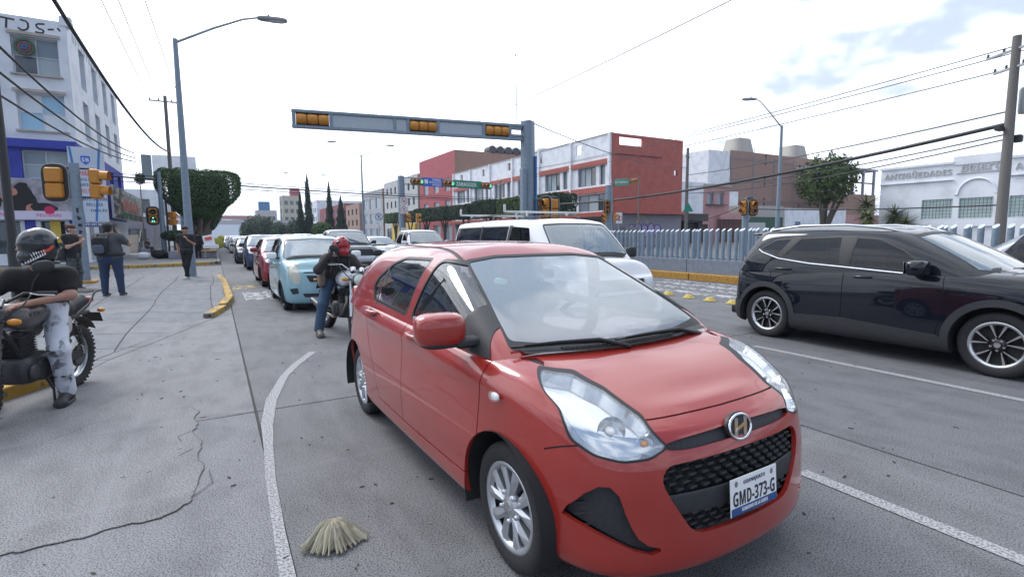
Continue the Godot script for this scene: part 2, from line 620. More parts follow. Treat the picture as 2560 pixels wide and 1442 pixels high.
	for r in 32:
		for k in 17:
			var c := Color(.44, .25, .19).lerp(Color(.34, .22, .18), rng.randf()) * rng.randf_range(.8, 1.15)
			bi.fill_rect(Rect2i((k * 16 - (8 if r % 2 else 0)), r * 8, 15, 7), c.linear_to_srgb())
			if k == 0: bi.fill_rect(Rect2i(0, r * 8 + 7, 256, 1), Color(.45, .42, .39))
	sm.brick = M(Color(1, 1, 1), .9, 0, ImageTexture.create_from_image(bi), .4)
	sm.pane = M(Color(.05, .065, .075), .06)
	sm.pane.metallic_specular = .7
	sm.pane_sky = M(Color(.20, .25, .29), .08)  # paler pane: reflected sky put into its base colour
	sm.blind = M(Color(.33, .39, .42), .5)
	sm.frame_w = M(Color(.55, .57, .6), .5)
	sm.frame_d = M(Color(.05, .05, .055), .5)
	sm.shutter = M(Color(.16, .165, .17), .6)
	sm.sign_green = M(Color(.0, .22, .13), .45)
	sm.sign_blue = M(Color(.03, .12, .55), .45)
	sm.sign_white = M(Color(.75, .76, .78), .5)
	sm.red_print = M(Color(.60, .07, .04), .5)
	sm.navy_print = M(Color(.03, .06, .20), .5)
	sm.magenta = M(Color(.62, .06, .22), .5)
	sm.graffiti = M(Color(.03, .03, .035), .8)
	sm.bark = M(Color(.14, .12, .10), .95, 0, noise_tex("streak", .02, 4, []), 3.0, noise_tex("bark_normal", .05, 4, [], true, 8.0), 1.0)
	var lf := M(Color(1, 1, 1), .75)
	lf.vertex_color_use_as_albedo = true
	lf.backlight_enabled = true
	lf.backlight = Color(.22, .22, .22)
	sm.leaf = lf

# ------------------------------------------------------------------ motor cars
# car space: origin on the ground under the front axle, z forward, y up; skins are made for x >= 0 and mirrored
func body_net(sp: Dictionary) -> Array:
	var cols: Array = sp.cols
	var C := cols.size() / 2
	var P := PackedVector2Array()
	for j in C: P.append(Vector2(cols[j * 2], cols[j * 2 + 1]))
	var N := PackedVector2Array()
	for j in C:
		var a := P[j - 1] if j > 0 else P[1] * Vector2(-1, 1)
		var b := P[j + 1] if j < C - 1 else P[C - 2] * Vector2(-1, 1)
		var d := (b - a).normalized()
		N.append(Vector2(-d.y, d.x))
	var net := []
	var rim := []
	for r in sp.rows:
		var row := []
		if r[0] == "s": rim = row
		for j in C:
			if r[0] == "s":
				var q := P[j] - N[j] * keys(r[2], P[j].y)
				if j == 0 or j == C - 1: q.x = 0.0
				row.append(V(maxf(q.x, 0.0), keys(r[1], P[j].y), q.y))
			else:
				var zs := clampf(rim[j].z, sp.spine[0], sp.spine[1])
				var z: float = zs + (rim[j].z - zs) * float(r[1])
				row.append(V(rim[j].x * float(r[1]), keys(r[2], z), z))
		net.append(row)
	return net
func cabin_net(sp: Dictionary) -> Array:
	# each row: [half width, front z at centre, front z at corner, rear z at centre, rear z at corner, y keys over z]
	var net := []
	for r in sp.cabin:
		var w: float = r[0]
		var zf: float = r[1]
		var fc: float = r[2]
		var zr: float = r[3]
		var rc: float = r[4]
		var e := clampf(w * 4.0, 0.0, 1.0)
		var p := [[0, zf], [.35 * w, zf - .012], [.68 * w, lerpf(zf, fc, .35) - .02 * (1.0 - e)], [.93 * w, fc + .03 * e - .05 * (1.0 - e)], [w, fc - .13]]
		for k in range(1, 5): p.append([w * (1.0 + .012 * sin(PI * k / 5.0)), lerpf(fc - .13, rc + .13, k / 5.0)])
		p += [[w, rc + .13], [.94 * w, rc - .02 * e + .05 * (1.0 - e)], [.68 * w, lerpf(zr, rc, .4) + .02 * (1.0 - e)], [.35 * w, zr + .008], [0, zr]]
		var row := []
		for q in p: row.append(V(q[0], keys(r[5], q[1]), q[1]))
		net.append(row)
	return net
func tyre_mb(R: float, rim: float, w: float, knob := 0.0) -> MB:
	var m := MB.new()
	var h := w * 0.5
	var t := Transform3D(Basis(Vector3.UP, Vector3.RIGHT, Vector3.FORWARD), Vector3.ZERO)
	m.lathe([Vector2(rim - .02, -h * .7), Vector2(rim, -h * .86), Vector2(rim + .008, -h * .93), Vector2(lerpf(rim, R, .35), -h), Vector2(lerpf(rim, R, .62), -h * 1.0), Vector2(R * .965, -h * .9), Vector2(R * .99, -h * .76),
		Vector2(R, -h * .6), Vector2(R, -h * .32), Vector2(R * .985, -h * .3), Vector2(R * .985, -h * .22), Vector2(R, -h * .2), Vector2(R, h * .2), Vector2(R * .985, h * .22), Vector2(R * .985, h * .3), Vector2(R, h * .32), Vector2(R, h * .6),
		Vector2(R * .99, h * .76), Vector2(R * .965, h * .9), Vector2(lerpf(rim, R, .62), h), Vector2(lerpf(rim, R, .35), h), Vector2(rim + .008, h * .93), Vector2(rim, h * .86), Vector2(rim - .02, h * .7)], 40, t)
	return m
func wheel(car: Node3D, x: float, z: float, R: float, rim: float, w: float, style: String, mats: Dictionary) -> void:
	# wheel > tyre, rim, cap; outer face towards -x, turned for the other side
	var nd := Node3D.new()
	nd.name = "wheel"
	car.add_child(nd, true)
	nd.position = V(x, R, z)
	if x > 0: nd.rotation.y = PI
	part("tyre", tyre_mb(R, rim, w), mats.tyre, nd)
	var t := Transform3D(Basis(Vector3.DOWN, Vector3.LEFT, Vector3.BACK), Vector3.ZERO)  # local y -> -x (outwards)
	var h := w * 0.5
	var back := MB.new()
	back.lathe([Vector2(0.0, h * .25), Vector2(rim * .55, h * .25), Vector2(rim * .9, h * .35), Vector2(rim * .97, h * .7)], 28, t)
	part("rim_barrel", back, mats.dark, nd)
	var rm := MB.new()
	if style == "none":
		return
	rm.lathe([Vector2(rim * .86, h * .62), Vector2(rim * .9, h * .84), Vector2(rim * .97, h * .92), Vector2(rim * 1.03, h * .9), Vector2(rim * 1.04, h * .8)], 40, t)
	var bz := Basis(Vector3.BACK, Vector3.UP, Vector3.LEFT)  # polygon xy -> car zy, thickness -> -x
	if style == "cover":
		rm.lathe([Vector2(rim * .36, h * .55), Vector2(rim * .3, h * .82), Vector2(rim * .14, h * .9), Vector2(0.0, h * .92)], 24, t)
		for k in 5:
			var a := TAU * (k + .25) / 5
			for s in [-1.0, 1.0]:
				var q := PackedVector2Array()
				var e: float = a + s * .07
				var o: float = a + s * .33
				q.append(Vector2.from_angle(e - .34) * rim * .26); q.append(Vector2.from_angle(o - .16) * rim * .94); q.append(Vector2.from_angle(o + .16) * rim * .94); q.append(Vector2.from_angle(e + .34) * rim * .26)
				var mid := Vector2.from_angle(a + s * .2) * rim * .6
				var m2 := MB.new()
				# a raised spoke: ridge along its middle
				var A := bz * Vector3(q[0].x, q[0].y, h * .70)
				var B := bz * Vector3(q[1].x, q[1].y, h * .80)
				var D := bz * Vector3(q[2].x, q[2].y, h * .80)
				var E := bz * Vector3(q[3].x, q[3].y, h * .70)
				var i0 := bz * Vector3((q[0].x + q[3].x) * .5, (q[0].y + q[3].y) * .5, h * .88)
				var i1 := bz * Vector3(mid.x, mid.y, h * .9)
				var i2 := bz * Vector3((q[1].x + q[2].x) * .5, (q[1].y + q[2].y) * .5, h * .86)
				for f in [[A, i1, B], [A, i0, i1], [B, i1, i2], [D, i2, i1], [D, i1, E], [E, i1, i0]]: m2.otri(f[0], f[1], f[2], Vector3.LEFT)
				for w2 in [[A, B], [D, E]]: m2.quad(w2[0], w2[1], w2[1] + Vector3(h * .4, 0, 0), w2[0] + Vector3(h * .4, 0, 0))
				rm.add(m2)
		for k in 5:
			var a := TAU * (k + .75) / 5
			rm.lathe([Vector2(.011, h * .55), Vector2(.011, h * .93), Vector2(.007, h * .97), Vector2(0.0, h * .97)], 8, Transform3D(t.basis, bz * Vector3(cos(a), sin(a), 0) * rim * .34))
		part("hub_cover", rm, mats.silver, nd)
		var c := MB.new()
		c.lathe([Vector2(rim * .135, h * .88), Vector2(rim * .13, h * .95), Vector2(0.0, h * .96)], 20, t)
		part("centre_cap", c, mats.chrome, nd)
	else:
		part("rim", rm, mats.alloy, nd)
		var sp := MB.new()
		var dk := MB.new()
		dk.lathe([Vector2(rim * .34, h * .3), Vector2(rim * .27, h * .62), Vector2(rim * .1, h * .66), Vector2(0.0, h * .66)], 24, t)
		var nsp := 5
		for k in nsp:
			var a := TAU * (k + .25) / nsp
			for s in [-1.0, 1.0]:
				var e: float = a + s * .10
				var o: float = a + s * .25
				var q := PackedVector2Array([Vector2.from_angle(e - .09) * rim * .3, Vector2.from_angle(o - .075) * rim * .93, Vector2.from_angle(o + .075) * rim * .93, Vector2.from_angle(e + .09) * rim * .3])
				dk.prism(q, h * .55, Transform3D(bz, bz * Vector3(0, 0, h * .2)))
				var o2: float = a + s * .30
				var q2 := PackedVector2Array([Vector2.from_angle(e + s * .02 - .05) * rim * .34, Vector2.from_angle(o2 - .055) * rim * .94, Vector2.from_angle(o2 + .055) * rim * .94, Vector2.from_angle(e + s * .02 + .05) * rim * .34])
				sp.prism(q2, h * .06, Transform3D(bz, bz * Vector3(0, 0, h * .76)))
		part("spoke", dk, mats.gloss_black if style == "two_tone" else mats.alloy, nd)
		part("spoke_face", sp, mats.alloy, nd)
		var nuts := MB.new()
		for k in 5:
			var a := TAU * (k + .75) / 5
			nuts.lathe([Vector2(.012, h * .4), Vector2(.012, h * .72), Vector2(0.0, h * .74)], 8, Transform3D(t.basis, bz * Vector3(cos(a), sin(a), 0) * rim * .24))
		nuts.lathe([Vector2(rim * .13, h * .6), Vector2(rim * .12, h * .76), Vector2(0.0, h * .77)], 16, t)
		part("centre_cap", nuts, mats.chrome, nd)
func pod(p: Vector3, s: Vector3, e1 := 0.5, e2 := 0.5, bas := Basis.IDENTITY, nu := 20, nv := 12) -> MB:
	# super-ellipsoid
	var m := MB.new()
	var sg := func(x: float, e: float) -> float: return signf(x) * pow(absf(x), e)
	var pos := []
	var nor := []
	for i in nv + 1:
		var a := lerpf(-PI / 2, PI / 2, float(i) / nv)
		var pr := []
		var nr := []
		for j in nu + 1:
			var b := TAU * j / nu
			pr.append(p + bas * (V(sg.call(cos(a), e1) * sg.call(cos(b), e2), sg.call(sin(a), e1), sg.call(cos(a), e1) * sg.call(sin(b), e2)) * s * .5))
			nr.append((bas * (V(sg.call(cos(a), 2 - e1) * sg.call(cos(b), 2 - e2), sg.call(sin(a), 2 - e1), sg.call(cos(a), 2 - e1) * sg.call(sin(b), 2 - e2)) / s)).normalized())
		pos.append(pr); nor.append(nr)
	for i in nv:
		for j in nu:
			m.squad(pos[i][j], pos[i][j + 1], pos[i + 1][j + 1], pos[i + 1][j], nor[i][j], nor[i][j + 1], nor[i + 1][j + 1], nor[i + 1][j])
	return m
const SX := Vector3(0, 0, 1)   # side view: z to the right, y up
const UY := Vector3(0, 1, 0)
func car_build(sp: Dictionary, label: String, at: Vector3, turn: float, group := "") -> Node3D:
	var car := thing(sp.name, label, sp.get("category", "car"), at, turn, group)
	var q: Array = sp.get("detail", [56, 36, 40, 26])
	var body := spline_skin(body_net(sp), q[0], q[1])
	var cab := spline_skin(cabin_net(sp), q[2], q[3])
	var pm: Material = sp.paint
	var mats := car_mats()
	var wb: float = sp.wheelbase
	var arch: float = sp.arch
	var ay: float = sp.get("arch_y", sp.R)
	# wheel openings
	for z in [0.0, -wb]:
		var o := circle(z, ay, arch, 36)
		for i in o.size():
			if o[i].y < ay: o[i].y = ay - (ay - o[i].y) * 1.6
		if sp.has("cladding"):
			var ring := circle(z, ay, arch + sp.cladding, 36)
			for i in ring.size():
				if ring[i].y < ay: ring[i].y = ay - (ay - ring[i].y) * 1.6
			var w := cut(body, ring, SX, UY, V(1, 0, 0), .1)
			body = w[1]
			var k := cut(w[0], o, SX, UY, V(1, 0, 0), .1)
			var cl: MB = skirt(k[1].shift(.012), .04)
			part("arch_cladding", cl, mats.plastic, car); part("arch_cladding", mirrored(cl), mats.plastic, car)
		else:
			body = cut(body, o, SX, UY, V(1, 0, 0), .1)[1]
		for s in [-1.0, 1.0]:
			var liner := MB.new()
			var rows := []
			for x in [sp.W - .32, sp.W - .02]:
				var row := []
				for k in 19:
					var a := lerpf(-.35, PI + .35, k / 18.0)
					row.append(V(s * x, ay + (arch + .005) * sin(a), z + (arch + .005) * cos(a)))
				rows.append(row)
			liner.grid(rows)
			var disc := PackedVector2Array(circle(0, 0, arch, 20))
			liner.prism(disc, .01, Transform3D(Basis(Vector3.BACK, Vector3.UP, Vector3.LEFT), V(s * (sp.W - .33), ay, z)))
			part("wheel_arch_liner", liner, mats.dark, car)
	# pieces cut out of the skins: [skin, part name, material, outline, view, pushed out, paired or single]
	for c in sp.cuts:
		var ax := SX
		var ayv := UY
		var f := V(1, 0, 0)
		var least := .12
		match c.view:
			"front": ax = V(1, 0, 0); f = V(0, 0, 1)
			"rear": ax = V(1, 0, 0); f = V(0, 0, -1)
			"corner": ax = V(.68, 0, -.73); f = V(.6, .3, .6); least = .2
			"tail": ax = V(.68, 0, .73); f = V(.6, .2, -.6); least = .2
			"top": ax = V(1, 0, 0); ayv = V(0, 0, 1); f = V(0, 1, 0); least = .05
		var src := body if c.skin == "body" else cab
		var w := cut(src, c.poly, ax, ayv, f, c.get("least", least))
		if c.skin == "body": body = w[1]
		else: cab = w[1]
		var piece: MB = w[0]
		if piece.v.is_empty(): continue
		if c.has("inner"):
			var k := cut(piece, c.inner, ax, ayv)
			var edge: MB = k[1]
			piece = k[0]
			var em: Material = c.get("edge_mat", mats.rubber)
			skirt(edge, .012)
			if c.get("single", false): part(c.get("edge_name", "frame"), both(edge), em, car)
			else:
				part(c.get("edge_name", "frame"), edge, em, car); part(c.get("edge_name", "frame"), mirrored(edge), em, car)
		if c.has("back"):
			var bk := MB.new()
			bk.add(piece)
			bk.shift(c.back[1])
			skirt(bk, c.back[1] * .9)
			part(c.back[0], bk, c.back[2], car); part(c.back[0], mirrored(bk), c.back[2], car)
		if c.get("push", 0.0) != 0.0: piece.shift(c.push)
		if c.get("wall", 0.0) > 0.0: skirt(piece, c.wall)
		if c.name == "": continue
		if c.get("single", false): part(c.name, both(piece), c.mat, car)
		else:
			part(c.name, piece, c.mat, car)
			part(c.name, mirrored(piece), c.mat, car)
	skirt(body, .02); skirt(cab, .02)
	part("body", both(body), pm, car)
	part("roof_and_pillars", both(cab), sp.get("roof_paint", pm), car)
	# floor, cabin
	var fl := MB.new()
	fl.box(V(0, .27, -wb * .5), V(sp.W * 2 - .12, .1, wb - arch * 2), .02)
	fl.box(V(0, .3, (-wb + sp.tail) * .5 - arch * .3), V(sp.W * 1.3, .12, absf(sp.tail + wb) * .9), .02)
	fl.box(V(0, .42, sp.nose * .3), V(sp.W * 1.2, .3, .5), .05)
	part("underbody", fl, mats.dark, car)
	if sp.get("cabin_fit", true):
		var cm: Material = mats.interior
		var db: Array = sp.dash
		var d := MB.new()
		d.add(pod(V(0, db[0], db[1]), V(sp.W * 1.6, .3, .55), .5, .4))
		part("dashboard", d, cm, car)
		for s in [-1.0, 1.0]:
			for rowz in sp.seats:
				var st := MB.new()
				var sy: float = db[0] - .42
				st.add(pod(V(s * sp.W * .44, sy, rowz), V(.5, .18, .52), .4, .35))
				st.add(pod(V(s * sp.W * .44, sy + .36, rowz - .3), V(.48, .72, .17), .4, .4, Basis(Vector3.RIGHT, deg_to_rad(-14))))
				st.add(pod(V(s * sp.W * .44, sy + .80, rowz - .42), V(.27, .2, .1), .5, .5, Basis(Vector3.RIGHT, deg_to_rad(-14))))
				part("seat", st, cm, car)
		var sw := MB.new()
		var ring := []
		var bs := Basis(Vector3.RIGHT, deg_to_rad(-62))
		for k in 25: ring.append(V(-sp.W * -.44, db[0] + .07, db[1] - .36) + bs * V(.18 * cos(TAU * k / 24), 0, .18 * sin(TAU * k / 24)))
		sw.tube(ring, .016, 6, false)
		sw.box(V(sp.W * .44, db[0] + .07, db[1] - .36), V(.32, .03, .08), .01, bs)
		part("steering_wheel", sw, mats.dark, car)
	# wheels
	for z in [0.0, -wb]:
		for s in [-1.0, 1.0]:
			wheel(car, s * (sp.W - .065 - sp.tyre_w * .5), z, sp.R, sp.rim, sp.tyre_w, sp.wheel, mats)
	return car
var cmats := {}
func car_mats() -> Dictionary:
	if cmats: return cmats
	cmats.tyre = local(M(Color(.028, .028, .03), .82, 0, noise_tex("grime", .02, 4, [[0, .72], [1, 1.0]]), 3.0))
	cmats.dark = M(Color(.012, .012, .013), .7)
	cmats.plastic = local(M(Color(.035, .037, .042), .62, 0, noise_tex("grime", .02, 4, []), 4.0))
	cmats.rubber = M(Color(.015, .015, .017), .5)
	cmats.interior = M(Color(.06, .06, .065), .8)
	cmats.silver = M(Color(.5, .52, .55), .32, .75)
	cmats.chrome = M(Color(.75, .76, .78), .08, 1.0)
	cmats.alloy = M(Color(.62, .63, .65), .25, .9)
	cmats.gloss_black = paint(Color(.012, .012, .014), .3)
	cmats.glass = glass(Color(.22, .31, .37), .42)
	cmats.glass.metallic = .40
	cmats.clear = glass(Color(.02, .026, .027), .45)
	cmats.tint = glass(Color(.008, .010, .014), .88)
	cmats.tint.metallic_specular = .42
	cmats.tint.clearcoat_enabled = false
	cmats.lens = glass(Color(.9, .93, .95), .12)
	cmats.reflector = M(Color(.72, .75, .78), .16, .9)
	cmats.bezel = M(Color(.62, .65, .68), .14, .9)
	cmats.lampdark = M(Color(.10, .10, .11), .3, .6)
	cmats.amber = M(Color(.55, .22, .02), .25)
	cmats.red = glass(Color(.42, .012, .02), .85)
	cmats.white = M(Color(.78, .79, .8), .5)
	return cmats
func seams(pts: Array, w := .007, view := "side", skin := "body") -> Dictionary:
	return {"skin": skin, "view": view, "name": "seam", "mat": car_mats().rubber, "poly": ribbon(chaikin(pv(pts), 1, false), w), "push": -.008, "least": .05}
func red_hatchback() -> Node3D:
	var mt := car_mats()
	var red := paint(Color(.31, .021, .014), .3, 0.0, .45)
	var sp := {"name": "red_hatchback", "nose": .7, "tail": -2.99, "W": .83, "wheelbase": 2.425, "arch": .335, "arch_y": .30, "R": .287, "rim": .198, "tyre_w": .165, "wheel": "cover", "paint": red, "detail": [104, 66, 80, 50],
		"spine": [-2.6, .3], "dash": [.83, -.60], "seats": [-1.15, -1.95],
		"cols": [0, .68, .28, .67, .54, .605, .70, .475, .775, .26, .815, 0, .825, -.4, .83, -.9, .83, -1.4, .83, -1.9, .825, -2.35, .80, -2.66, .71, -2.88, .45, -2.985, 0, -3.0],
		"rows": [
			["s", [.17], [.10]],
			["s", [-.2, .2, .3, .21, .7, .185], [.03]],
			["s", [-.2, .27, .3, .27, .7, .235], [-.3, .015, .4, .005]],
			["s", [.36], [-.3, .012, .3, .012]],
			["s", [.47], [-.3, .0, .5, .012]],
			["s", [-3, .58, .2, .58, .7, .565], [-.3, .002, .4, .01, .7, .03]],
			["s", [-3, .70, -.3, .69, .3, .66, .7, .63], [-.3, .006, .2, .012, .45, .03, .7, .045]],
			["s", [-3, .82, -.6, .80, .2, .77, .7, .69], [-2.9, .03, -.3, .010, .2, .022, .45, .05, .7, .07]],
			["s", [-3, .89, -.6, .862, .1, .825, .45, .765, .7, .715], [-2.9, .04, -2.0, .002, -.3, .0, .1, .022, .45, .07, .7, .09]],
			["s", [-3, .93, -.6, .90, .1, .86, .45, .785, .7, .735], [-2.9, .06, -2.0, .020, -.3, .020, .1, .045, .45, .09, .7, .11]],
			["s", [-3, 1.0, -1.5, .965, -.5, .945, .1, .92, .3, .875, .5, .80, .7, .772], [-2.9, .09, -2.0, .05, -.3, .045, .1, .075, .3, .10, .45, .15, .7, .185]],
			["t", .80, [-3, 1.0, -.3, .978, .0, .945, .25, .878, .42, .805, .6, .765]],
			["t", .52, [-3, 1.0, -.3, .983, .0, .944, .25, .874, .42, .800, .6, .76]],
			["t", .25, [-3, 1.0, -.3, .987, .0, .946, .25, .874, .42, .800, .6, .76]],
			["t", .0, [-3, 1.0, -.3, .988, .0, .947, .25, .875, .42, .800, .6, .76]]],
		"cabin": [
			[.785, .02, -.06, -2.93, -2.80, [-3, .93, .2, .88]],
			[.755, -.09, -.15, -2.91, -2.77, [-3, 1.00, .1, .975]],
			[.735, -.25, -.31, -2.86, -2.71, [-3, 1.08, -.2, 1.06, 0, 1.05]],
			[.695, -.53, -.60, -2.76, -2.60, [-3, 1.20, -.4, 1.20]],
			[.640, -.79, -.85, -2.63, -2.46, [-3, 1.31, -.9, 1.315]],
			[.575, -.89, -.96, -2.55, -2.33, [-2.7, 1.36, -2, 1.385, -1.2, 1.385, -.8, 1.36]],
			[.47, -.97, -1.05, -2.46, -2.22, [-2.6, 1.395, -2, 1.432, -1.3, 1.43, -.8, 1.39]],
			[.25, -1.05, -1.1, -2.36, -2.2, [-2.6, 1.42, -2, 1.453, -1.3, 1.452, -.9, 1.42]],
			[.0, -1.10, -1.10, -2.3, -2.3, [-2.6, 1.425, -2, 1.458, -1.3, 1.457, -.9, 1.425]]],
		"cuts": []}
	var cuts: Array = sp.cuts
	# windscreen with dark ceramic edge and the black panel under it
	cuts.append({"skin": "cab", "view": "front", "name": "windscreen", "mat": mt.glass, "single": true, "least": .12, "push": -.004,
		"poly": rp([-.2, .92, .4, .935, .665, .965, .63, 1.07, .535, 1.30, .512, 1.352, .3, 1.374, -.2, 1.378], .025),
		"inner": rp([-.25, .96, .4, .97, .640, 1.0, .613, 1.08, .522, 1.297, .502, 1.339, .3, 1.361, -.25, 1.365], .025), "edge_name": "windscreen_edge"})
	cuts.append({"skin": "cab", "view": "side", "name": "window_bar", "mat": mt.rubber, "least": .1, "poly": pv([-1.90, .99, -1.93, .99, -1.86, 1.285, -1.835, 1.295])})
	# side windows
	cuts.append({"skin": "cab", "view": "side", "name": "door_window", "mat": mt.clear, "push": -.006, "least": .1,
		"poly": rp([-1.185, .985, -.50, .955, -.41, 1.19, -.53, 1.25, -.72, 1.315, -.90, 1.352, -1.045, 1.358], .04),
		"inner": rp([-1.165, 1.005, -.52, .975, -.435, 1.18, -.54, 1.236, -.725, 1.299, -.90, 1.335, -1.032, 1.341], .04), "edge_name": "window_seal"})
	cuts.append({"skin": "cab", "view": "side", "name": "door_window", "mat": mt.clear, "push": -.006, "least": .1,
		"poly": rp([-1.26, .985, -1.155, 1.358, -1.62, 1.35, -1.80, 1.31, -2.03, 1.195, -2.10, 1.12, -2.0, 1.01], .04),
		"inner": rp([-1.275, 1.005, -1.17, 1.341, -1.62, 1.334, -1.79, 1.295, -2.01, 1.18, -2.07, 1.12, -1.98, 1.03], .04), "edge_name": "window_seal"})
	cuts.append({"skin": "cab", "view": "side", "name": "mirror_sail", "mat": mt.plastic, "push": .004, "wall": .02, "least": .1, "poly": pv([-.52, .94, -.17, .925, -.395, 1.205, -.42, 1.18])})
	cuts.append({"skin": "cab", "view": "rear", "name": "rear_window", "mat": mt.clear, "single": true, "least": .2, "poly": rp([-.2, 1.03, .5, 1.04, .60, 1.08, .52, 1.30, .45, 1.35, -.2, 1.37], .04)})
	# black roof channels
	cuts.append({"skin": "cab", "view": "top", "name": "roof_channel", "mat": mt.rubber, "push": -.006, "least": .3, "poly": ribbon(pv([.535, -.86, .50, -1.2, .49, -1.6, .47, -2.2]), .028)})
	# headlamps: chrome bowl stays behind a clear lens
	var lampo := rp([-.165, .690, -.06, .786, .10, .862, .24, .908, .40, .925, .335, .862, .262, .815, .205, .712, .11, .668, .0, .648, -.10, .654], .02)
	cuts.append({"skin": "body", "view": "corner", "name": "headlight", "mat": mt.lens, "poly": lampo, "inner": rp([-.153, .691, -.055, .778, .10, .853, .24, .899, .375, .915, .325, .862, .252, .815, .195, .720, .105, .676, .0, .657, -.095, .663], .02), "back": ["lamp_housing", -.045, mt.bezel], "edge_name": "headlight_gasket", "push": .003})
	# slot with the badge, main grille, lower corners
	cuts.append({"skin": "body", "view": "front", "name": "upper_grille", "mat": mt.plastic, "single": true, "push": -.018, "least": .1, "poly": chaikin(pv([-.2, .722, .20, .715, .36, .708, .42, .692, .36, .672, .2, .670, -.2, .676]), 1)})
	var gp := chaikin(pv([-.3, .630, .36, .630, .405, .622, .435, .585, .425, .535, .335, .39, .29, .352, .2, .342, -.3, .339]), 1)
	cuts.append({"skin": "body", "view": "front", "name": "grille_backing", "mat": mt.dark, "single": true, "push": -.045, "least": .1, "poly": gp})
	cuts.append({"skin": "body", "view": "front", "name": "bumper_vent", "mat": mt.plastic, "push": -.035, "wall": 0.0, "least": .1, "poly": chaikin(pv([.60, .565, .665, .56, .735, .43, .70, .405, .50, .295, .43, .315, .52, .345, .565, .43]), 1)})
	# panel gaps
	for s in [[-.15, .95, -.165, .85, -.175, .7, -.195, .5, -.215, .345], [-.2, .335, -.7, .325, -1.2, .322, -1.75, .33], [-1.19, .985, -1.20, .8, -1.215, .6, -1.22, .33], [-2.0, .98, -2.03, .86, -1.98, .72, -1.86, .58, -1.78, .45, -1.755, .335], [.27, .655, .36, .69, .5, .72]]:
		cuts.append(seams(s))
	cuts.append(seams([-.16, .93, -.06, .94, .05, .925, .16, .905, .23, .895], .004, "side"))
	cuts.append(seams([-.05, .512, .2, .506, .36, .492, .45, .474], .008, "top"))
	cuts.append(seams([-2.3, 1.0, -2.6, .99, -2.8, .98], .006))
	var car := car_build(sp, "shiny red five-door hatchback with plate GMD-373-G, nearest vehicle on the road", V(1.825, 0, -1.935), 1.2)
	# --- badge
	var b := MB.new()
	var bt := Transform3D(Basis.from_euler(V(deg_to_rad(-14), 0, 0)), V(0, .703, .600))
	var ring := []
	for k in 33: ring.append(bt * V(.068 * cos(TAU * k / 32), .050 * sin(TAU * k / 32), .012))
	b.tube(ring, .0065, 6, false)
	for q in [[-.047, -.030, -.028, -.037, -.010, .036, -.031, .037], [.047, .030, .028, .037, .010, -.036, .031, -.037]]: b.prism(pv(q), .008, bt.translated_local(V(0, 0, .008)))
	b.prism(chaikin(pv([-.034, -.020, .0, -.006, .034, .002, .036, .018, .0, .009, -.030, -.004]), 1), .009, bt.translated_local(V(0, 0, .008)))
	part("badge", b, mt.chrome, car)
	var bb := MB.new()
	bb.prism(circle(0, 0, .078, 32, .060), .016, bt.translated_local(V(0, 0, -.008)))
	part("badge_plinth", bb, mt.rubber, car)
	# --- grille lattice: rows of short flat bars
	var bar := MB.new()
	bar.box(Vector3.ZERO, V(.038, .011, .03), .002)
	var bm := bar.mesh()
	var row := 0
	var y := .352
	while y < .628:
		var off := .0 if row % 2 == 0 else .031
		var x := -.44 + off
		while x < .44:
			if Geometry2D.is_point_in_polygon(Vector2(absf(x) + .012, y), gp) and Geometry2D.is_point_in_polygon(Vector2(absf(x) + .012, y + .006), gp) and not (absf(y - .472) < .044):
				part("grille_bar", bm, mt.plastic, car, V(x, y,   .648 - x * x * .33 - absf(y - .44) * .16))
			x += .062
		y += .0245
		row += 1
	var band := MB.new()
	var rws := []
	for yy in [.425, .43, .50, .508]:
		var r := []
		for k in 25:
			var x := lerpf(-.395, .395, k / 24.0)
			r.append(V(x, yy, .66 - x * x * .33 - (.012 if yy < .428 or yy > .504 else 0.0)))
		rws.append(r)
	band.grid(rws)
	part("bumper_bar", band, mt.plastic, car)
	# --- plate
	plate(car, V(0, .463, .685), 0, -4)
	# --- headlamp insides
	for s in [-1.0, 1.0]:
		var h := MB.new()
		var dirv := V(s * .55, .05, .83).normalized()
		var bas := Basis.looking_at(-dirv, Vector3.UP)
		for e in [[.55, .745, .442, .055], [.445, .695, .515, .03]]:
			var bowl := Transform3D(bas * Basis(Vector3.RIGHT, PI / 2), V(s * e[0], e[1], e[2]))
			h.lathe([Vector2(.012, -.06), Vector2(e[3] * .5, -.045), Vector2(e[3] * .85, -.02), Vector2(e[3], 0.0)], 20, bowl)
		part("lamp_reflector", h, mt.reflector, car)
		var bu := MB.new()
		bu.add(pod(V(s * .555, .745, .44), V(.03, .03, .05), 1, 1))
		part("bulb", bu, mt.white, car)
		var am := MB.new()
		am.add(pod(V(s * .445, .695, .515), V(.03, .025, .03), 1, 1))
		part("indicator_bulb", am, mt.amber, car)
		# door mirror: only the near side carries one
		if s < 0:
			var mi := pod(V(s * .915, 1.055, -.36), V(.25, .155, .17), .55, .7, Basis(Vector3.UP, s * .12))
			part("mirror_shell", mi, red, car)
			var mb2 := MB.new()
			mb2.add(pod(V(s * .90, .99, -.365), V(.22, .05, .15), .6, .7))
			mb2.box(V(s * .79, .985, -.33), V(.14, .05, .09), .02)
			part("mirror_base", mb2, mt.plastic, car)
			var mg := MB.new()
			mg.box(V(s * .92, 1.055, -.445), V(.19, .11, .006), .002)
			part("mirror_glass", mg, mt.chrome, car)
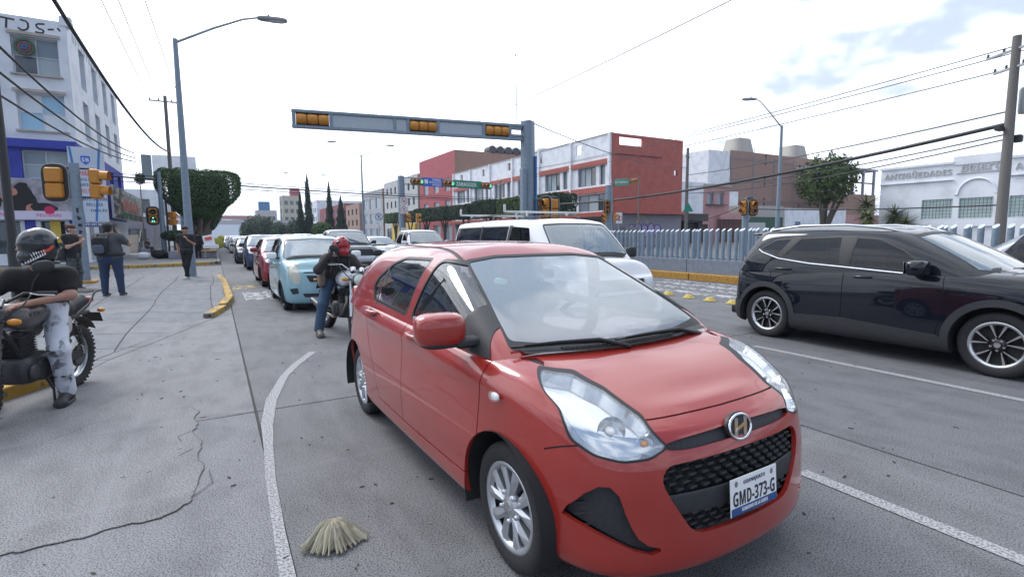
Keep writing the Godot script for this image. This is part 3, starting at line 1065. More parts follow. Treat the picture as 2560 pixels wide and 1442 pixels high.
		# handles and side repeater
		for e in [[-1.0, .905], [-1.87, .945]]:
			var hd := MB.new()
			hd.tube([V(s * .795, e[1], e[0] + .10), V(s * .832, e[1] + .002, e[0] + .085), V(s * .842, e[1], e[0] + .0), V(s * .832, e[1] - .003, e[0] - .085), V(s * .79, e[1], e[0] - .10)], [.010, .015, .016, .015, .010], 8)
			part("door_handle", hd, red, car)
			var cup := MB.new()
			cup.add(pod(V(s * .806, e[1] - .012, e[0]), V(.02, .055, .11), 1, .8))
			part("handle_recess", cup, mt.rubber, car)
		part("side_repeater", pod(V(s * .812, .80, -.02), V(.03, .042, .075), .7, .7), mt.lens, car)
		part("side_repeater_bulb", pod(V(s * .806, .80, -.02), V(.02, .03, .06), .7, .7), mt.white, car)
		# fog-corner fins
		for k in 5:
			var fn := MB.new()
			fn.tube([V(s * .59, .53 - k * .045, .47), V(s * .69, .52 - k * .045, .40)], .005, 5)
			part("vent_fin", fn, mt.plastic, car)
		part("tail_light", pod(V(s * .655, .90, -2.84), V(.12, .3, .14), .6, .6), mt.red, car)
	# wipers and the vented panel below the screen
	for e in [[.52, .955, -.05, -.05, .968, -.01], [-.06, .962, .0, -.60, .975, -.10]]:
		var wp := MB.new()
		var p0 := V(e[0], e[1], e[2])
		var p1 := V(e[3], e[4], e[5])
		wp.tube([p0 + V(0, -.02, .03), p0.lerp(p1, .3) + V(0, .022, .015), p0.lerp(p1, .7) + V(0, .02, .012), p1 + V(0, .012, .0)], [.012, .010, .008, .005], 6)
		wp.tube([p0.lerp(p1, .12) + V(0, .004, -.002), p0.lerp(p1, .6) + V(0, .008, -.006), p1.lerp(p0, -.12) + V(0, .004, -.005)], .007, 5)
		part("wiper", wp, mt.rubber, car)
	var cw := MB.new()
	var ca := []
	var cb := []
	for k in 25:
		var x := lerpf(-.62, .62, k / 24.0)
		ca.append(V(x, .958 + x * x * .02, -.045 - x * x * .18)); cb.append(V(x, .950 + x * x * .02, .03 - x * x * .24))
	cw.grid([ca, cb], true)
	part("cowl_panel", cw, mt.plastic, car)
	for k in 34:
		var x := -.42 + k * .021
		var sl := MB.new()
		sl.box(V(x, .960 + x * x * .02, .0 - x * x * .20), V(.009, .006, .045), .001)
		part("cowl_slat", sl, mt.rubber, car)
	part("sticker", pod(V(-.41, 1.235, -.655), V(.09, .004, .06), 1, 1, Basis(Vector3.RIGHT, .62)), M(Color(.35, .65, .5), .6), car)
	part("rear_view_mirror", pod(V(0, 1.245, -.86), V(.22, .06, .05), .5, .5), mt.dark, car)
	return car
func plate(car: Node3D, p: Vector3, yaw: float, tilt: float, text := "GMD-373-G", state := "GUANAJUATO", foot := "GOBIERNO DE LA GENTE") -> void:
	var mt := car_mats()
	var nd := Node3D.new()
	nd.name = "licence_plate"
	car.add_child(nd, true)
	nd.transform = tf(p, tilt, yaw, 0)
	var a := MB.new()
	a.box(Vector3.ZERO, V(.30, .15, .004), .0015)
	part("sheet", a, mt.white, nd)
	var blue := M(Color(.02, .07, .22), .45)
	var f := MB.new()
	f.box(V(0, -.0575, .0025), V(.292, .030, .002))
	part("blue_band", f, blue, nd)
	if text: letters(nd, "plate_number", text, V(0, -.008, .003), .058, M(Color(.02, .02, .03), .4), .27)
	if state: letters(nd, "state_name", state, V(0, .048, .003), .020, M(Color(.05, .05, .10), .4), .14)
	if foot: letters(nd, "motto", foot, V(0, -.056, .004), .014, mt.white, .17)
	for s in [-1.0, 1.0]:
		part("crest", pod(V(s * .115, .052, .003), V(.02, .024, .002), 1, 1), M(Color(.25, .18, .2), .5), nd)
func letters(parent: Node3D, called: String, text: String, p: Vector3, h: float, m: Material, w := 0.0, rot := Vector3.ZERO, bold := true, depth := .001, font := "Droid Sans") -> MeshInstance3D:
	var t := TextMesh.new()
	var f := SystemFont.new()
	f.font_names = PackedStringArray([font])
	f.font_weight = 700 if bold else 400
	t.font = f
	t.text = text
	t.font_size = 64
	t.pixel_size = 1.0
	t.depth = depth
	t.curve_step = 4.0
	var o := MeshInstance3D.new()
	o.name = called
	o.mesh = t
	o.material_override = m
	parent.add_child(o, true)
	var bb := t.get_aabb()
	var k := h / maxf(bb.size.y, .001)
	var kx := k if w <= 0.0 else w / maxf(bb.size.x, .001)
	o.basis = Basis.from_euler(rot * PI / 180.0) * Basis.from_scale(V(kx, k, 1.0))
	o.position = p
	var cc := bb.get_center()
	o.position -= o.basis * V(cc.x, cc.y, 0)
	return o
func generic(a: Dictionary) -> Dictionary:
	# a car from a few measures; see the calls below
	var W: float = a.W
	var nose: float = a.nose
	var tail: float = a.tail
	var wb: float = a.wheelbase
	var c: float = a.get("round", .34)
	var hf: float = a.hood_front
	var cowl: float = a.cowl
	var belt: float = a.belt
	var deck: float = a.deck
	var zf: float = a.screen_base
	var zt: float = a.screen_top
	var rt: float = a.roof_rear
	var rb: float = a.rear_base
	var H: float = a.height
	var wr: float = a.get("roof_w", .70) * W
	var g: float = a.get("sill", .20)
	var sp := a.duplicate()
	sp.cols = [0, nose, .36 * W, nose - .012, .68 * W, nose - .22 * c, .87 * W, nose - .55 * c, .95 * W, nose - 1.15 * c, .985 * W, nose - 2.0 * c, W, -.25 * wb, W, -.45 * wb, W, -.7 * wb, .992 * W, -.95 * wb, .975 * W, tail + 1.4 * c, .93 * W, tail + .62 * c, .80 * W, tail + .2 * c, .45 * W, tail + .02, 0, tail]
	var hk := func(dy: float, edge: float) -> Array:
		return [tail, deck + dy - edge, rb, lerpf(deck, belt, .6) + dy - edge, rb + .35, belt + dy - edge, zf - .2, cowl + dy - edge, zf + .1, cowl - .01 + dy - edge, lerpf(zf, nose, .55), lerpf(cowl, hf, .38) + dy - edge, nose - .12, hf + dy * .6 - edge, nose, hf - .02 - edge]
	sp.spine = [tail + .4, nose - .4]
	sp.rows = [["s", [g - .03], [.10]], ["s", [g], [.03]], ["s", [g + .09], [.008]], ["s", [g + .22], [.0]], ["s", [lerpf(g, hf, .58)], [tail, .01, -.3, .0, nose, .015]], ["s", [tail, belt * .74, 0, belt * .72, nose, lerpf(g, hf, .76)], [tail, .02, -.3, .004, nose, .03]],
		["s", [tail, belt * .86, 0, belt * .83, nose, lerpf(g, hf, .89)], [tail, .04, -.3, .008, .2, .02, nose, .06]],
		["s", hk.call(-.045, .03), [tail, .08, -1, .022, .1, .04, nose, .10]],
		["s", hk.call(-.012, .012), [tail, .13, -1, .055, .1, .09, nose, .17]],
		["t", .78, hk.call(.008, 0.0)], ["t", .52, hk.call(.022, 0.0)], ["t", .25, hk.call(.03, 0.0)], ["t", .0, hk.call(.032, 0.0)]]
	var tu: float = a.get("tumble", 1.0)
	var cr := .05
	var w0 := W * .945
	var corner: float = a.get("screen_sweep", .13)
	var rc: float = a.get("rear_sweep", .12)
	var row := func(t: float, w: float, y: Array) -> Array:
		return [w, lerpf(zf, zt, t), lerpf(zf, zt, t) - corner, lerpf(rb, rt, t), lerpf(rb, rt, t) + rc, y]
	sp.cabin = [row.call(-.12, w0, [belt - .12]), row.call(.06, w0 * .985, [belt + (cowl - belt) * .5]), row.call(.30, lerpf(w0, wr, .22 * tu), [lerpf(belt, H, .28)]), row.call(.62, lerpf(w0, wr, .52 * tu), [lerpf(belt, H, .60)]), row.call(.88, lerpf(w0, wr, .84 * tu), [lerpf(belt, H, .85)]), row.call(1.0, wr * .97, [rt, H - .075, (rt + zt) * .5, H - .045, zt, H - .085]),
		[wr * .80, zt - .09, zt - .2, rt + .10, rt + .22, [rt, H - .04, (rt + zt) * .5, H - .012, zt, H - .05]], [wr * .45, zt - .2, zt - .28, rt + .22, rt + .3, [rt, H - .025, (rt + zt) * .5, H, zt, H - .03]], [0.0, zt - .25, zt - .25, rt + .3, rt + .3, [rt, H - .02, (rt + zt) * .5, H + .003, zt, H - .025]]]
	if not sp.has("cuts"): sp.cuts = []
	return sp
func window(poly: Array, m: Material, inset := .018, called := "door_window", r := .03, view := "side", least := .1) -> Dictionary:
	var o := rp(poly, r)
	var inn := Geometry2D.offset_polygon(o, -inset)
	var d := {"skin": "cab", "view": view, "name": called, "mat": m, "push": -.005, "least": least, "poly": o, "edge_name": "window_seal"}
	if inn.size() > 0: d.inner = inn[0]
	return d
func screen(half: Array, m: Material, called := "windscreen", view := "front") -> Dictionary:
	# half outline for x >= 0 listed from the lower centre outwards and up
	var p := [-.2, half[1]]
	p += half
	p += [-.2, half[half.size() - 1]]
	var o := rp(p, .04)
	var inn: PackedVector2Array = Geometry2D.offset_polygon(o, -.022)[0]
	for i in inn.size():
		if inn[i].x < -.1: inn[i].x -= .1
	return {"skin": "cab", "view": view, "name": called, "mat": m, "push": -.004, "single": true, "least": .1, "poly": o, "inner": inn, "edge_name": called + "_edge"}
func lamp(poly: Array, m: Material, view := "corner", called := "headlight", back: Material = null) -> Dictionary:
	var d := {"skin": "body", "view": view, "name": called, "mat": m, "poly": rp(poly, .02), "push": .004, "wall": .02}
	if back: d.back = [called + "_bowl", -.03, back]
	return d
func insert(poly: Array, m: Material, called: String, push := -.02, view := "front", single := true, r := .02) -> Dictionary:
	return {"skin": "body", "view": view, "name": called, "mat": m, "poly": rp(poly, r), "push": push, "single": single, "least": .08}
func mirror_pair(car: Node3D, x: float, y: float, z: float, m: Material, s := V(.22, .15, .14)) -> void:
	var mt := car_mats()
	for k in [-1.0, 1.0]:
		part("mirror_shell", pod(V(k * x, y, z), s, .5, .6), m, car)
		var a := MB.new()
		a.box(V(k * (x - s.x * .6), y - s.y * .35, z + .02), V(s.x * .5, .05, .07), .015)
		part("mirror_arm", a, mt.plastic, car)
		var g := MB.new()
		g.box(V(k * x, y, z - s.z * .5), V(s.x * .8, s.y * .75, .006), .002)
		part("mirror_glass", g, mt.chrome, car)
func handle_pair(car: Node3D, W: float, e: Array, m: Material) -> void:
	for k in [-1.0, 1.0]:
		for q in e:
			var hd := MB.new()
			hd.tube([V(k * (W - .03), q[1], q[0] + .11), V(k * (W + .008), q[1] + .002, q[0] + .09), V(k * (W + .016), q[1], q[0]), V(k * (W + .008), q[1] - .002, q[0] - .09), V(k * (W - .03), q[1], q[0] - .11)], [.01, .015, .017, .015, .01], 8)
			part("door_handle", hd, m, car)
func black_suv() -> void:
	var mt := car_mats()
	var blk := paint(Color(.006, .008, .014), .3, 0.0, .1)
	var sp := generic({"name": "black_suv", "category": "car", "W": .895, "nose": .86, "tail": -3.24, "wheelbase": 2.55, "arch": .385, "arch_y": .345, "R": .335, "rim": .235, "tyre_w": .215, "wheel": "two_tone", "paint": blk, "detail": [84, 54, 64, 40], "cladding": .075,
		"hood_front": .90, "cowl": 1.07, "belt": 1.06, "deck": 1.12, "screen_base": .06, "screen_top": -.98, "roof_rear": -2.86, "rear_base": -3.14, "height": 1.585, "roof_w": .68, "sill": .22, "round": .36, "tumble": .9, "dash": [.98, -.35], "seats": [-1.1, -1.95], "screen_sweep": .2})
	sp.cuts = [screen([0, 1.06, .6, 1.06, .76, 1.075, .70, 1.2, .60, 1.42, .57, 1.46, .3, 1.49, 0, 1.5], mt.glass),
		window([-1.475, 1.065, -.80, 1.02, -.62, 1.10, -.89, 1.29, -1.16, 1.415, -1.44, 1.44], mt.tint), window([-2.36, 1.15, -2.15, 1.425, -1.60, 1.445, -1.56, 1.075, -1.95, 1.10], mt.tint), window([-2.74, 1.25, -2.42, 1.17, -2.24, 1.425, -2.50, 1.40], mt.tint),
		{"skin": "cab", "view": "side", "name": "pillar_trim", "mat": mt.rubber, "push": .002, "least": .1, "poly": pv([-1.60, 1.07, -1.44, 1.06, -1.42, 1.45, -1.60, 1.45])},
		{"skin": "cab", "view": "side", "name": "pillar_trim", "mat": mt.rubber, "push": .002, "least": .1, "poly": pv([-2.46, 1.17, -2.36, 1.14, -2.14, 1.44, -2.24, 1.43])},
		screen([0, 1.16, .6, 1.16, .56, 1.40, 0, 1.45], mt.tint, "rear_window", "rear"),
		lamp([.86 * .73 - 3.24 * .0 - 2.87, .98, -2.70, 1.0], mt.red, "tail")]
	sp.cuts.pop_back()
	# tail lamp outline in (.68x + .73z, y)
	sp.cuts.append(lamp([-1.86, .99, -1.50, 1.03, -1.56, 1.15, -1.70, 1.12, -1.84, 1.08], mt.red, "tail", "tail_light", mt.reflector))
	sp.cuts.append(lamp([-.20, .80, -.16, .90, .25, .95, .30, .90, .05, .80], mt.lens, "corner", "headlight", mt.reflector))
	sp.cuts.append(insert([-.3, .82, .42, .82, .46, .62, -.3, .60], mt.dark, "grille", -.03))
	sp.cuts.append({"skin": "body", "view": "side", "name": "sill_cladding", "mat": mt.plastic, "poly": pv([-2.3, .16, -2.14, .40, -1.49, .43, -.48, .37, -.3, .16]), "push": .012, "wall": .03, "least": .02})
	sp.cuts.append({"skin": "body", "view": "rear", "name": "rear_bumper_cladding", "mat": mt.plastic, "single": true, "poly": pv([-.2, .15, .95, .15, .95, .50, -.2, .46]), "push": .01, "least": .05})
	for s in [[-.47, 1.03, -.46, .88, -.47, .6, -.5, .36], [-1.5, 1.05, -1.5, .7, -1.49, .3], [-2.5, 1.1, -2.5, .9, -2.44, .8]]: sp.cuts.append(seams(s, .008))
	var car := car_build(sp, "glossy black crossover with alloy wheels and roof rails at the right edge", V(7.68, 0, -2.04), 0)
	mirror_pair(car, .99, 1.10, -.66, blk, V(.26, .17, .19))
	handle_pair(car, .875, [[-1.27, .955], [-2.3, 1.0]], blk)
	for k in [-1.0, 1.0]:
		var r := MB.new()
		r.tube([V(k * .55, 1.49, -1.0), V(k * .60, 1.545, -1.2), V(k * .615, 1.585, -1.6), V(k * .61, 1.585, -2.2), V(k * .58, 1.53, -2.65), V(k * .55, 1.47, -2.8)], [.01, .016, .016, .016, .016, .008], 8)
		part("roof_rail", r, mt.silver, car)
		var ch := MB.new()
		var X := .862
		var pts := []
		for q in [[-2.72, 1.255, .79], [-2.66, 1.215, .80], [-2.4, 1.135, .825], [-1.95, 1.085, .845], [-1.5, 1.06, .85], [-.85, 1.02, .85]]: pts.append(V(k * q[2], q[1], q[0]))
		ch.tube(pts, .011, 6)
		part("chrome_strip", ch, mt.chrome, car)
	var spo := MB.new()
	spo.add(pod(V(0, 1.47, -2.90), V(1.16, .05, .26), .5, .4))
	part("roof_spoiler", spo, blk, car)
	wiper_pair(car, 1.09, .03, .55)
func wiper_pair(car: Node3D, y: float, z: float, w: float) -> void:
	for e in [[w, -.02], [-.04, -w]]:
		var wp := MB.new()
		wp.tube([V(e[0], y - .01, z + .05), V(lerpf(e[0], e[1], .4), y + .02, z + .03), V(e[1], y + .02, z - .03)], [.012, .009, .006], 5)
		part("wiper", wp, car_mats().rubber, car)
func white_van() -> void:
	var mt := car_mats()
	var wh := paint(Color(.72, .73, .75), .5)
	var sp := generic({"name": "white_van", "category": "van", "W": .95, "nose": .95, "tail": -3.85, "wheelbase": 3.02, "arch": .38, "R": .335, "rim": .20, "tyre_w": .21, "wheel": "alloy", "paint": wh, "detail": [70, 40, 60, 40],
		"hood_front": .86, "cowl": 1.13, "belt": 1.14, "deck": 1.16, "screen_base": .28, "screen_top": -.42, "roof_rear": -3.70, "rear_base": -3.82, "height": 1.80, "roof_w": .80, "sill": .26, "round": .22, "dash": [1.05, .0], "seats": [-.75, -1.7], "screen_sweep": .10, "rear_sweep": .06})
	sp.cuts = [screen([0, 1.13, .6, 1.13, .79, 1.14, .76, 1.25, .685, 1.60, .65, 1.67, .3, 1.69, 0, 1.69], mt.glass),
		{"skin": "cab", "view": "side", "name": "", "mat": mt.dark, "least": .1, "poly": rp([-1.16, 1.17, -.32, 1.15, -.55, 1.61, -1.12, 1.64], .05)},
		window([-2.32, 1.17, -1.26, 1.17, -1.24, 1.65, -2.30, 1.65], mt.tint), window([-3.62, 1.17, -2.36, 1.17, -2.34, 1.65, -3.55, 1.64], mt.tint),
		{"skin": "cab", "view": "side", "name": "pillar_trim", "mat": mt.rubber, "push": .002, "least": .1, "poly": pv([-1.24, 1.16, -1.14, 1.16, -1.10, 1.66, -1.22, 1.66])},
		{"skin": "cab", "view": "side", "name": "pillar_trim", "mat": mt.rubber, "push": .002, "least": .1, "poly": pv([-2.37, 1.16, -2.31, 1.16, -2.29, 1.66, -2.35, 1.66])},
		lamp([.34, .60, .34, .78, -.07, .78, -.07, .60], mt.lens, "corner", "headlight", mt.reflector),
		insert([-.3, .78, .52, .78, .52, .60, -.3, .60], mt.plastic, "grille", -.02),
		{"skin": "body", "view": "front", "name": "front_bumper", "mat": mt.plastic, "single": true, "poly": pv([-.2, .25, .95, .25, .95, .55, -.2, .55]), "push": .05, "wall": .05, "least": .05}]
	for s in [[-.1, 1.1, -.1, .8, -.12, .3], [-1.2, 1.12, -1.2, .7, -1.2, .3]]: sp.cuts.append(seams(s, .008))
	var car := car_build(sp, "white passenger van with dark side windows and roof rack behind the red hatchback", V(5.5, 0, -7.05), 0)
	mirror_pair(car, 1.05, 1.17, -.02, mt.plastic, V(.20, .19, .12))
	wiper_pair(car, 1.16, .28, .6)
	# rack: two side rails, bars with upright stops
	var rk := M(Color(.55, .56, .55), .5)
	for k in [-1.0, 1.0]:
		var r := MB.new()
		r.tube([V(k * .58, 1.80, -.95), V(k * .58, 1.865, -1.15), V(k * .58, 1.885, -2.2), V(k * .58, 1.865, -3.3), V(k * .58, 1.79, -3.5)], .014, 6)
		part("rack_rail", r, mt.rubber, car)
	for z in [-1.35, -3.3]:
		var r := MB.new()
		r.box(V(0, 1.92, z), V(1.7, .035, .05), .006)
		for k in [-.84, .84]: r.box(V(k, 1.985, z), V(.035, .13, .05), .006)
		for k in [-.58, .58]: r.box(V(k, 1.89, z), V(.05, .06, .06), .01)
		part("rack_bar", r, rk, car)
func small_car(col: Color, label: String, at: Vector3, cfg := {}) -> Node3D:
	# compact hatchbacks, saloons and the rest of the queue
	var mt := car_mats()
	var pm := paint(col, .38, cfg.get("metal", 0.0))
	var base := {"name": "queued_car", "W": .86, "nose": .82, "tail": -3.40, "wheelbase": 2.6, "arch": .345, "R": .305, "rim": .205, "tyre_w": .19, "wheel": "alloy", "paint": pm, "detail": [48, 32, 40, 24],
		"hood_front": .80, "cowl": .96, "belt": .94, "deck": .98, "screen_base": -.02, "screen_top": -.95, "roof_rear": -2.35, "rear_base": -3.05, "height": 1.47, "roof_w": .66, "sill": .2, "dash": [.90, -.35], "seats": [-1.1]}
	base.merge(cfg, true)
	var sp := generic(base)
	var b: float = sp.belt
	var H: float = sp.height
	var zf: float = sp.screen_base
	var zt: float = sp.screen_top
	var W: float = sp.W
	var rb: float = sp.rear_base
	var rt: float = sp.roof_rear
	var wt: float = sp.get("roof_w", .7) * W
	var mid := -1.15 + zf
	sp.cuts = [screen([0, b + .03, W * .6, b + .03, W * .85, b + .045, W * .80, lerpf(b, H, .35), wt * .98, H - .14, wt * .9, H - .10, 0, H - .075], cfg.get("screen", mt.glass)),
		window([mid, b + .02, zf - .52, b + .02, lerpf(zf, zt, .72) - .15, H - .16, zt - .15, H - .09, mid + .03, H - .085], cfg.get("side_glass", mt.tint)),
		window([rb + .42, b + .05, mid - .09, b + .02, mid - .06, H - .085, rt + .1, H - .09, lerpf(rt, rb, .35) + .14, H - .17], cfg.get("side_glass", mt.tint)),
		screen([0, b + .08, W * .68, b + .08, wt * .9, H - .12, 0, H - .09], mt.tint, "rear_window", "rear")]
	var hf: float = sp.hood_front
	sp.cuts += cfg.get("front", [lamp([-.28, hf - .16, -.24, hf - .05, .10, hf - .0, .16, hf - .05, .0, hf - .17], mt.lens, "corner", "headlight", mt.reflector),
		insert([-.3, hf - .06, .34, hf - .06, .36, hf - .16, -.3, hf - .17], mt.dark, "grille", -.02), insert([-.3, .42, .48, .42, .40, .28, -.3, .28], mt.dark, "lower_grille", -.03)])
	for s in [[zf - .22, b, zf - .25, .6, zf - .25, .28], [mid - .02, b, mid - .02, .6, mid - .02, .28]]: sp.cuts.append(seams(s, .01))
	var car := car_build(sp, label, at, cfg.get("turn", 0.0), cfg.get("group", ""))
	mirror_pair(car, W + .07, b + .10, zf - .42, cfg.get("mirror_mat", pm), V(.2, .14, .13))
	handle_pair(car, W - .012, [[mid + .22, b - .08], [mid - .8, b - .07]], pm)
	if cfg.get("plate", true): plate(car, V(0, cfg.get("plate_y", .46), sp.nose + .006), 0, 0, cfg.get("plate_text", ""), "", "")
	wiper_pair(car, sp.cowl + .035, zf + .02, .5)
	return car
func recolor(car: Node3D, col: Color) -> void:
	var pm := paint(col, .38)
	for ch in car.get_children():
		if ch is MeshInstance3D:
			for k in ["body", "roof_and_pillars", "mirror_shell", "door_handle"]:
				if String(ch.name).begins_with(k): ch.material_override = pm
func traffic() -> void:
	var mt := car_mats()
	var hz := M(Color(.42, .40, .30), .35)
	# pale blue hatchback
	var lampz := [lamp([-.17, .56, -.155, .75, .0, .92, .16, .985, .20, .96, .10, .74, -.02, .60], mt.lens, "corner", "headlight", hz), insert([-.3, .79, .38, .80, .42, .775, -.3, .76], mt.dark, "upper_grille", -.012), insert([-.3, .71, .36, .73, .30, .60, -.3, .585], mt.plastic, "grille", -.02),
		insert([-.3, .37, .44, .38, .40, .30, -.3, .29], mt.plastic, "lower_grille", -.02), insert([.52, .49, .66, .47, .62, .36, .50, .38], mt.plastic, "fog_light_recess", -.02, "front", false)]
	var blue := small_car(Color(.22, .38, .44), "pale blue hatchback with faded headlights beside the motorcyclist in a red helmet", V(1.87, 0, -11.45), {"name": "pale_blue_hatchback", "W": .80, "nose": .74, "tail": -2.85, "wheelbase": 2.375, "arch": .335, "R": .287, "rim": .19, "tyre_w": .165, "wheel": "cover", "detail": [64, 44, 52, 32], "hood_front": .87, "cowl": 1.03, "belt": 1.0, "deck": 1.02, "screen_base": .02, "screen_top": -.80, "roof_rear": -2.35, "rear_base": -2.78, "height": 1.53, "roof_w": .74, "round": .36, "dash": [.96, -.3], "front": lampz, "plate_text": "GLZ-159-D", "plate_y": .50, "mirror_mat": mt.white})
	var bow := MB.new()
	bow.box(V(0, .765, .735), V(.15, .035, .012), .006)
	bow.box(V(0, .765, .737), V(.05, .06, .012), .006)
	part("badge", bow, mt.chrome, blue)
	for k in 5:
		var gb := MB.new()
		gb.tube([V(-.29, .625 + k * .022, .715), V(0, .625 + k * .022, .735), V(.29, .625 + k * .022, .715)], .004, 5)
		part("grille_bar", gb, mt.plastic, blue)
	var sign := MB.new()
	sign.box(V(.56, 1.49, -.75), V(.1, .14, .08), .03)
	# dark red saloon behind it
	small_car(Color(.22, .012, .025), "dark red car with black lower grille right behind the pale blue hatchback", V(1.95, 0, -17.15), {"name": "dark_red_car", "metal": .3, "W": .88, "hood_front": .86, "cowl": 1.02, "belt": 1.0, "height": 1.5, "deck": 1.08, "roof_rear": -2.6, "rear_base": -3.25, "arch": .36, "R": .325, "rim": .22,
		"front": [lamp([-.30, .74, -.27, .84, .10, .89, .16, .85, .0, .74], mt.lens, "corner", "headlight", mt.reflector), insert([-.3, .60, .58, .60, .50, .30, -.3, .30], mt.dark, "lower_grille", -.04)]})
	small_car(Color(.012, .03, .09), "navy blue crossover queueing behind the dark red car", V(1.98, 0, -26.2), {"name": "navy_crossover", "metal": .3, "W": .88, "hood_front": .92, "cowl": 1.06, "belt": 1.05, "height": 1.6, "deck": 1.12, "roof_rear": -2.75, "rear_base": -3.2, "arch": .37, "R": .33, "rim": .22, "detail": [40, 26, 32, 20]})
	var dark := small_car(Color(.012, .016, .015), "near-black car queueing behind the navy crossover", V(1.75, 0, -32.8), {"name": "dark_car", "detail": [36, 24, 28, 18]})
	# navy pick-up
	var pk := small_car(Color(.012, .018, .035), "dark navy pick-up truck with chrome bumper behind the motorcyclist in a red helmet", V(4.62, 0, -20.6), {"name": "navy_pickup", "category": "truck", "W": .97, "nose": .95, "tail": -4.3, "wheelbase": 3.3, "arch": .41, "R": .37, "rim": .21, "tyre_w": .23, "hood_front": 1.03, "cowl": 1.17, "belt": 1.14, "deck": 1.12, "screen_base": -.28, "screen_top": -.95, "roof_rear": -1.95, "rear_base": -2.15, "height": 1.76, "roof_w": .72, "sill": .32, "round": .26, "dash": [1.1, -.6], "mirror_mat": mt.plastic, "plate": false,
		"front": [lamp([.34, .80, .34, .99, -.04, .99, -.04, .80], mt.lens, "corner", "headlight", hz), insert([-.3, .99, .56, .99, .56, .82, -.3, .82], mt.dark, "grille", -.03)]})
	var bp := MB.new()
	bp.add(pod(V(0, .62, .93), V(1.94, .24, .28), .35, .3))
	part("front_bumper", bp, mt.silver, pk)
	var bl := MB.new()
	bl.box(V(0, .46, .95), V(1.8, .12, .16), .04)
	part("bumper_valance", bl, mt.plastic, pk)
	# white crew-cab pick-up behind the van
	var wp := small_car(Color(.72, .73, .75), "white crew-cab pick-up truck partly hidden behind the white van", V(7.95, 0, -20.7), {"name": "white_pickup", "category": "truck", "W": .90, "nose": .85, "tail": -4.4, "wheelbase": 3.1, "arch": .40, "R": .36, "rim": .21, "hood_front": .98, "cowl": 1.12, "belt": 1.10, "deck": 1.05, "screen_base": -.3, "screen_top": -1.0, "roof_rear": -2.5, "rear_base": -2.7, "height": 1.75, "roof_w": .74, "sill": .34, "round": .25, "dash": [1.05, -.6], "plate": false})
	# grey car beyond the black SUV, its windscreen pillar at the picture's edge
	small_car(Color(.22, .25, .30), "grey car beyond the black crossover, its windscreen pillar at the right edge", V(10.9, 0, -3.75), {"name": "grey_car", "turn": 180.0, "metal": .3, "height": 1.62, "belt": 1.0, "cowl": 1.02, "hood_front": .86, "screen_base": -.1, "screen_top": -1.0, "plate": false})
	# the rest of the queue, copies of two plain kinds
	var sal := small_car(Color(.70, .71, .72), "white saloon at the kerb, first clearly white car in the left lane", V(1.95, 0, -53.5), {"detail": [32, 22, 26, 16], "group": "cars queueing up the boulevard", "side_glass": mt.tint})
	var suv := small_car(Color(.66, .67, .68), "white crossover in the middle lane behind the navy pick-up", V(4.7, 0, -32.5), {"detail": [32, 22, 26, 16], "group": "cars queueing up the boulevard", "hood_front": .95, "cowl": 1.08, "belt": 1.06, "height": 1.66, "deck": 1.14, "roof_rear": -2.8, "rear_base": -3.2, "R": .34, "arch": .38})
	clone(sal, V(-10.2, 0, -26.6), 90, "white saloon on the cross street behind the left motorcyclist", "cars on the cross street")
	var tones := [Color(.7, .71, .72), Color(.12, .12, .13), Color(.35, .36, .38), Color(.66, .67, .68), Color(.05, .07, .14), Color(.20, .02, .025), Color(.5, .51, .52)]
	var names := ["white", "dark grey", "mid grey", "off-white", "dark blue", "maroon", "silver"]
	var rng := RandomNumberGenerator.new()
	rng.seed = 5
	var lanes := [["left", 1.95, -60.5, 18], ["middle", 4.7, -39.5, 20], ["right", 7.85, -27.5, 15]]
	for L in lanes:
		var z: float = L[2]
		for i in L[3]:
			var t := rng.randi() % 7
			if L[0] == "right" and i == 0: t = 0
			var kind := "saloon" if rng.randf() < .5 else "crossover"
			var o := clone(sal if kind == "saloon" else suv, V(L[1] + rng.randf_range(-.2, .2), 0, z), 0, "%s %s in the %s lane, %s car back in the queue" % [names[t], kind, L[0], ordinal(i + 1)], "cars queueing up the boulevard")
			recolor(o, tones[t])
			z -= rng.randf_range(6.2, 9.0)
func ordinal(i: int) -> String:
	return ["zeroth", "first", "second", "third", "fourth", "fifth", "sixth", "seventh", "eighth", "ninth", "tenth", "eleventh", "twelfth", "thirteenth", "fourteenth", "fifteenth", "sixteenth", "seventeenth", "eighteenth", "nineteenth", "twentieth", "twenty-first", "twenty-second"][i]

# ------------------------------------------------------------------ ground, slabs, kerbs
func island_h(x: float, z: float) -> float:
	# the paving is level at kerb height and ramps down to the crossing on its near side
	var a := Vector2(-.1, -11.6)
	var b := Vector2(-1.36, -7.2)
	var d := (b - a).normalized()
	var dist := absf((Vector2(x, z) - a).cross(d))
	return lerpf(.012, .125, smoothstep(.0, 1.3, dist))
func flat(mb: MB, poly: PackedVector2Array, y, thick := .0) -> void:
	# polygon in (x, z); y a height or a Callable
	var idx := Geometry2D.triangulate_polygon(poly)
	var P := func(p: Vector2) -> Vector3: return V(p.x, (y if not y is Callable else y.call(p.x, p.y)), p.y)
	for i in range(0, idx.size(), 3): mb.tri(P.call(poly[idx[i]]), P.call(poly[idx[i + 1]]), P.call(poly[idx[i + 2]]), Vector3.UP, Vector3.UP, Vector3.UP)
	if thick > 0.0:
		var s := 1.0 if Geometry2D.is_polygon_clockwise(poly) else -1.0
		for i in poly.size():
			var a: Vector3 = P.call(poly[i])
			var b: Vector3 = P.call(poly[(i + 1) % poly.size()])
			var nn := (b - a).cross(Vector3.UP).normalized() * s
			mb.squad(a, b, b + Vector3.DOWN * thick, a + Vector3.DOWN * thick, nn, nn, nn, nn)
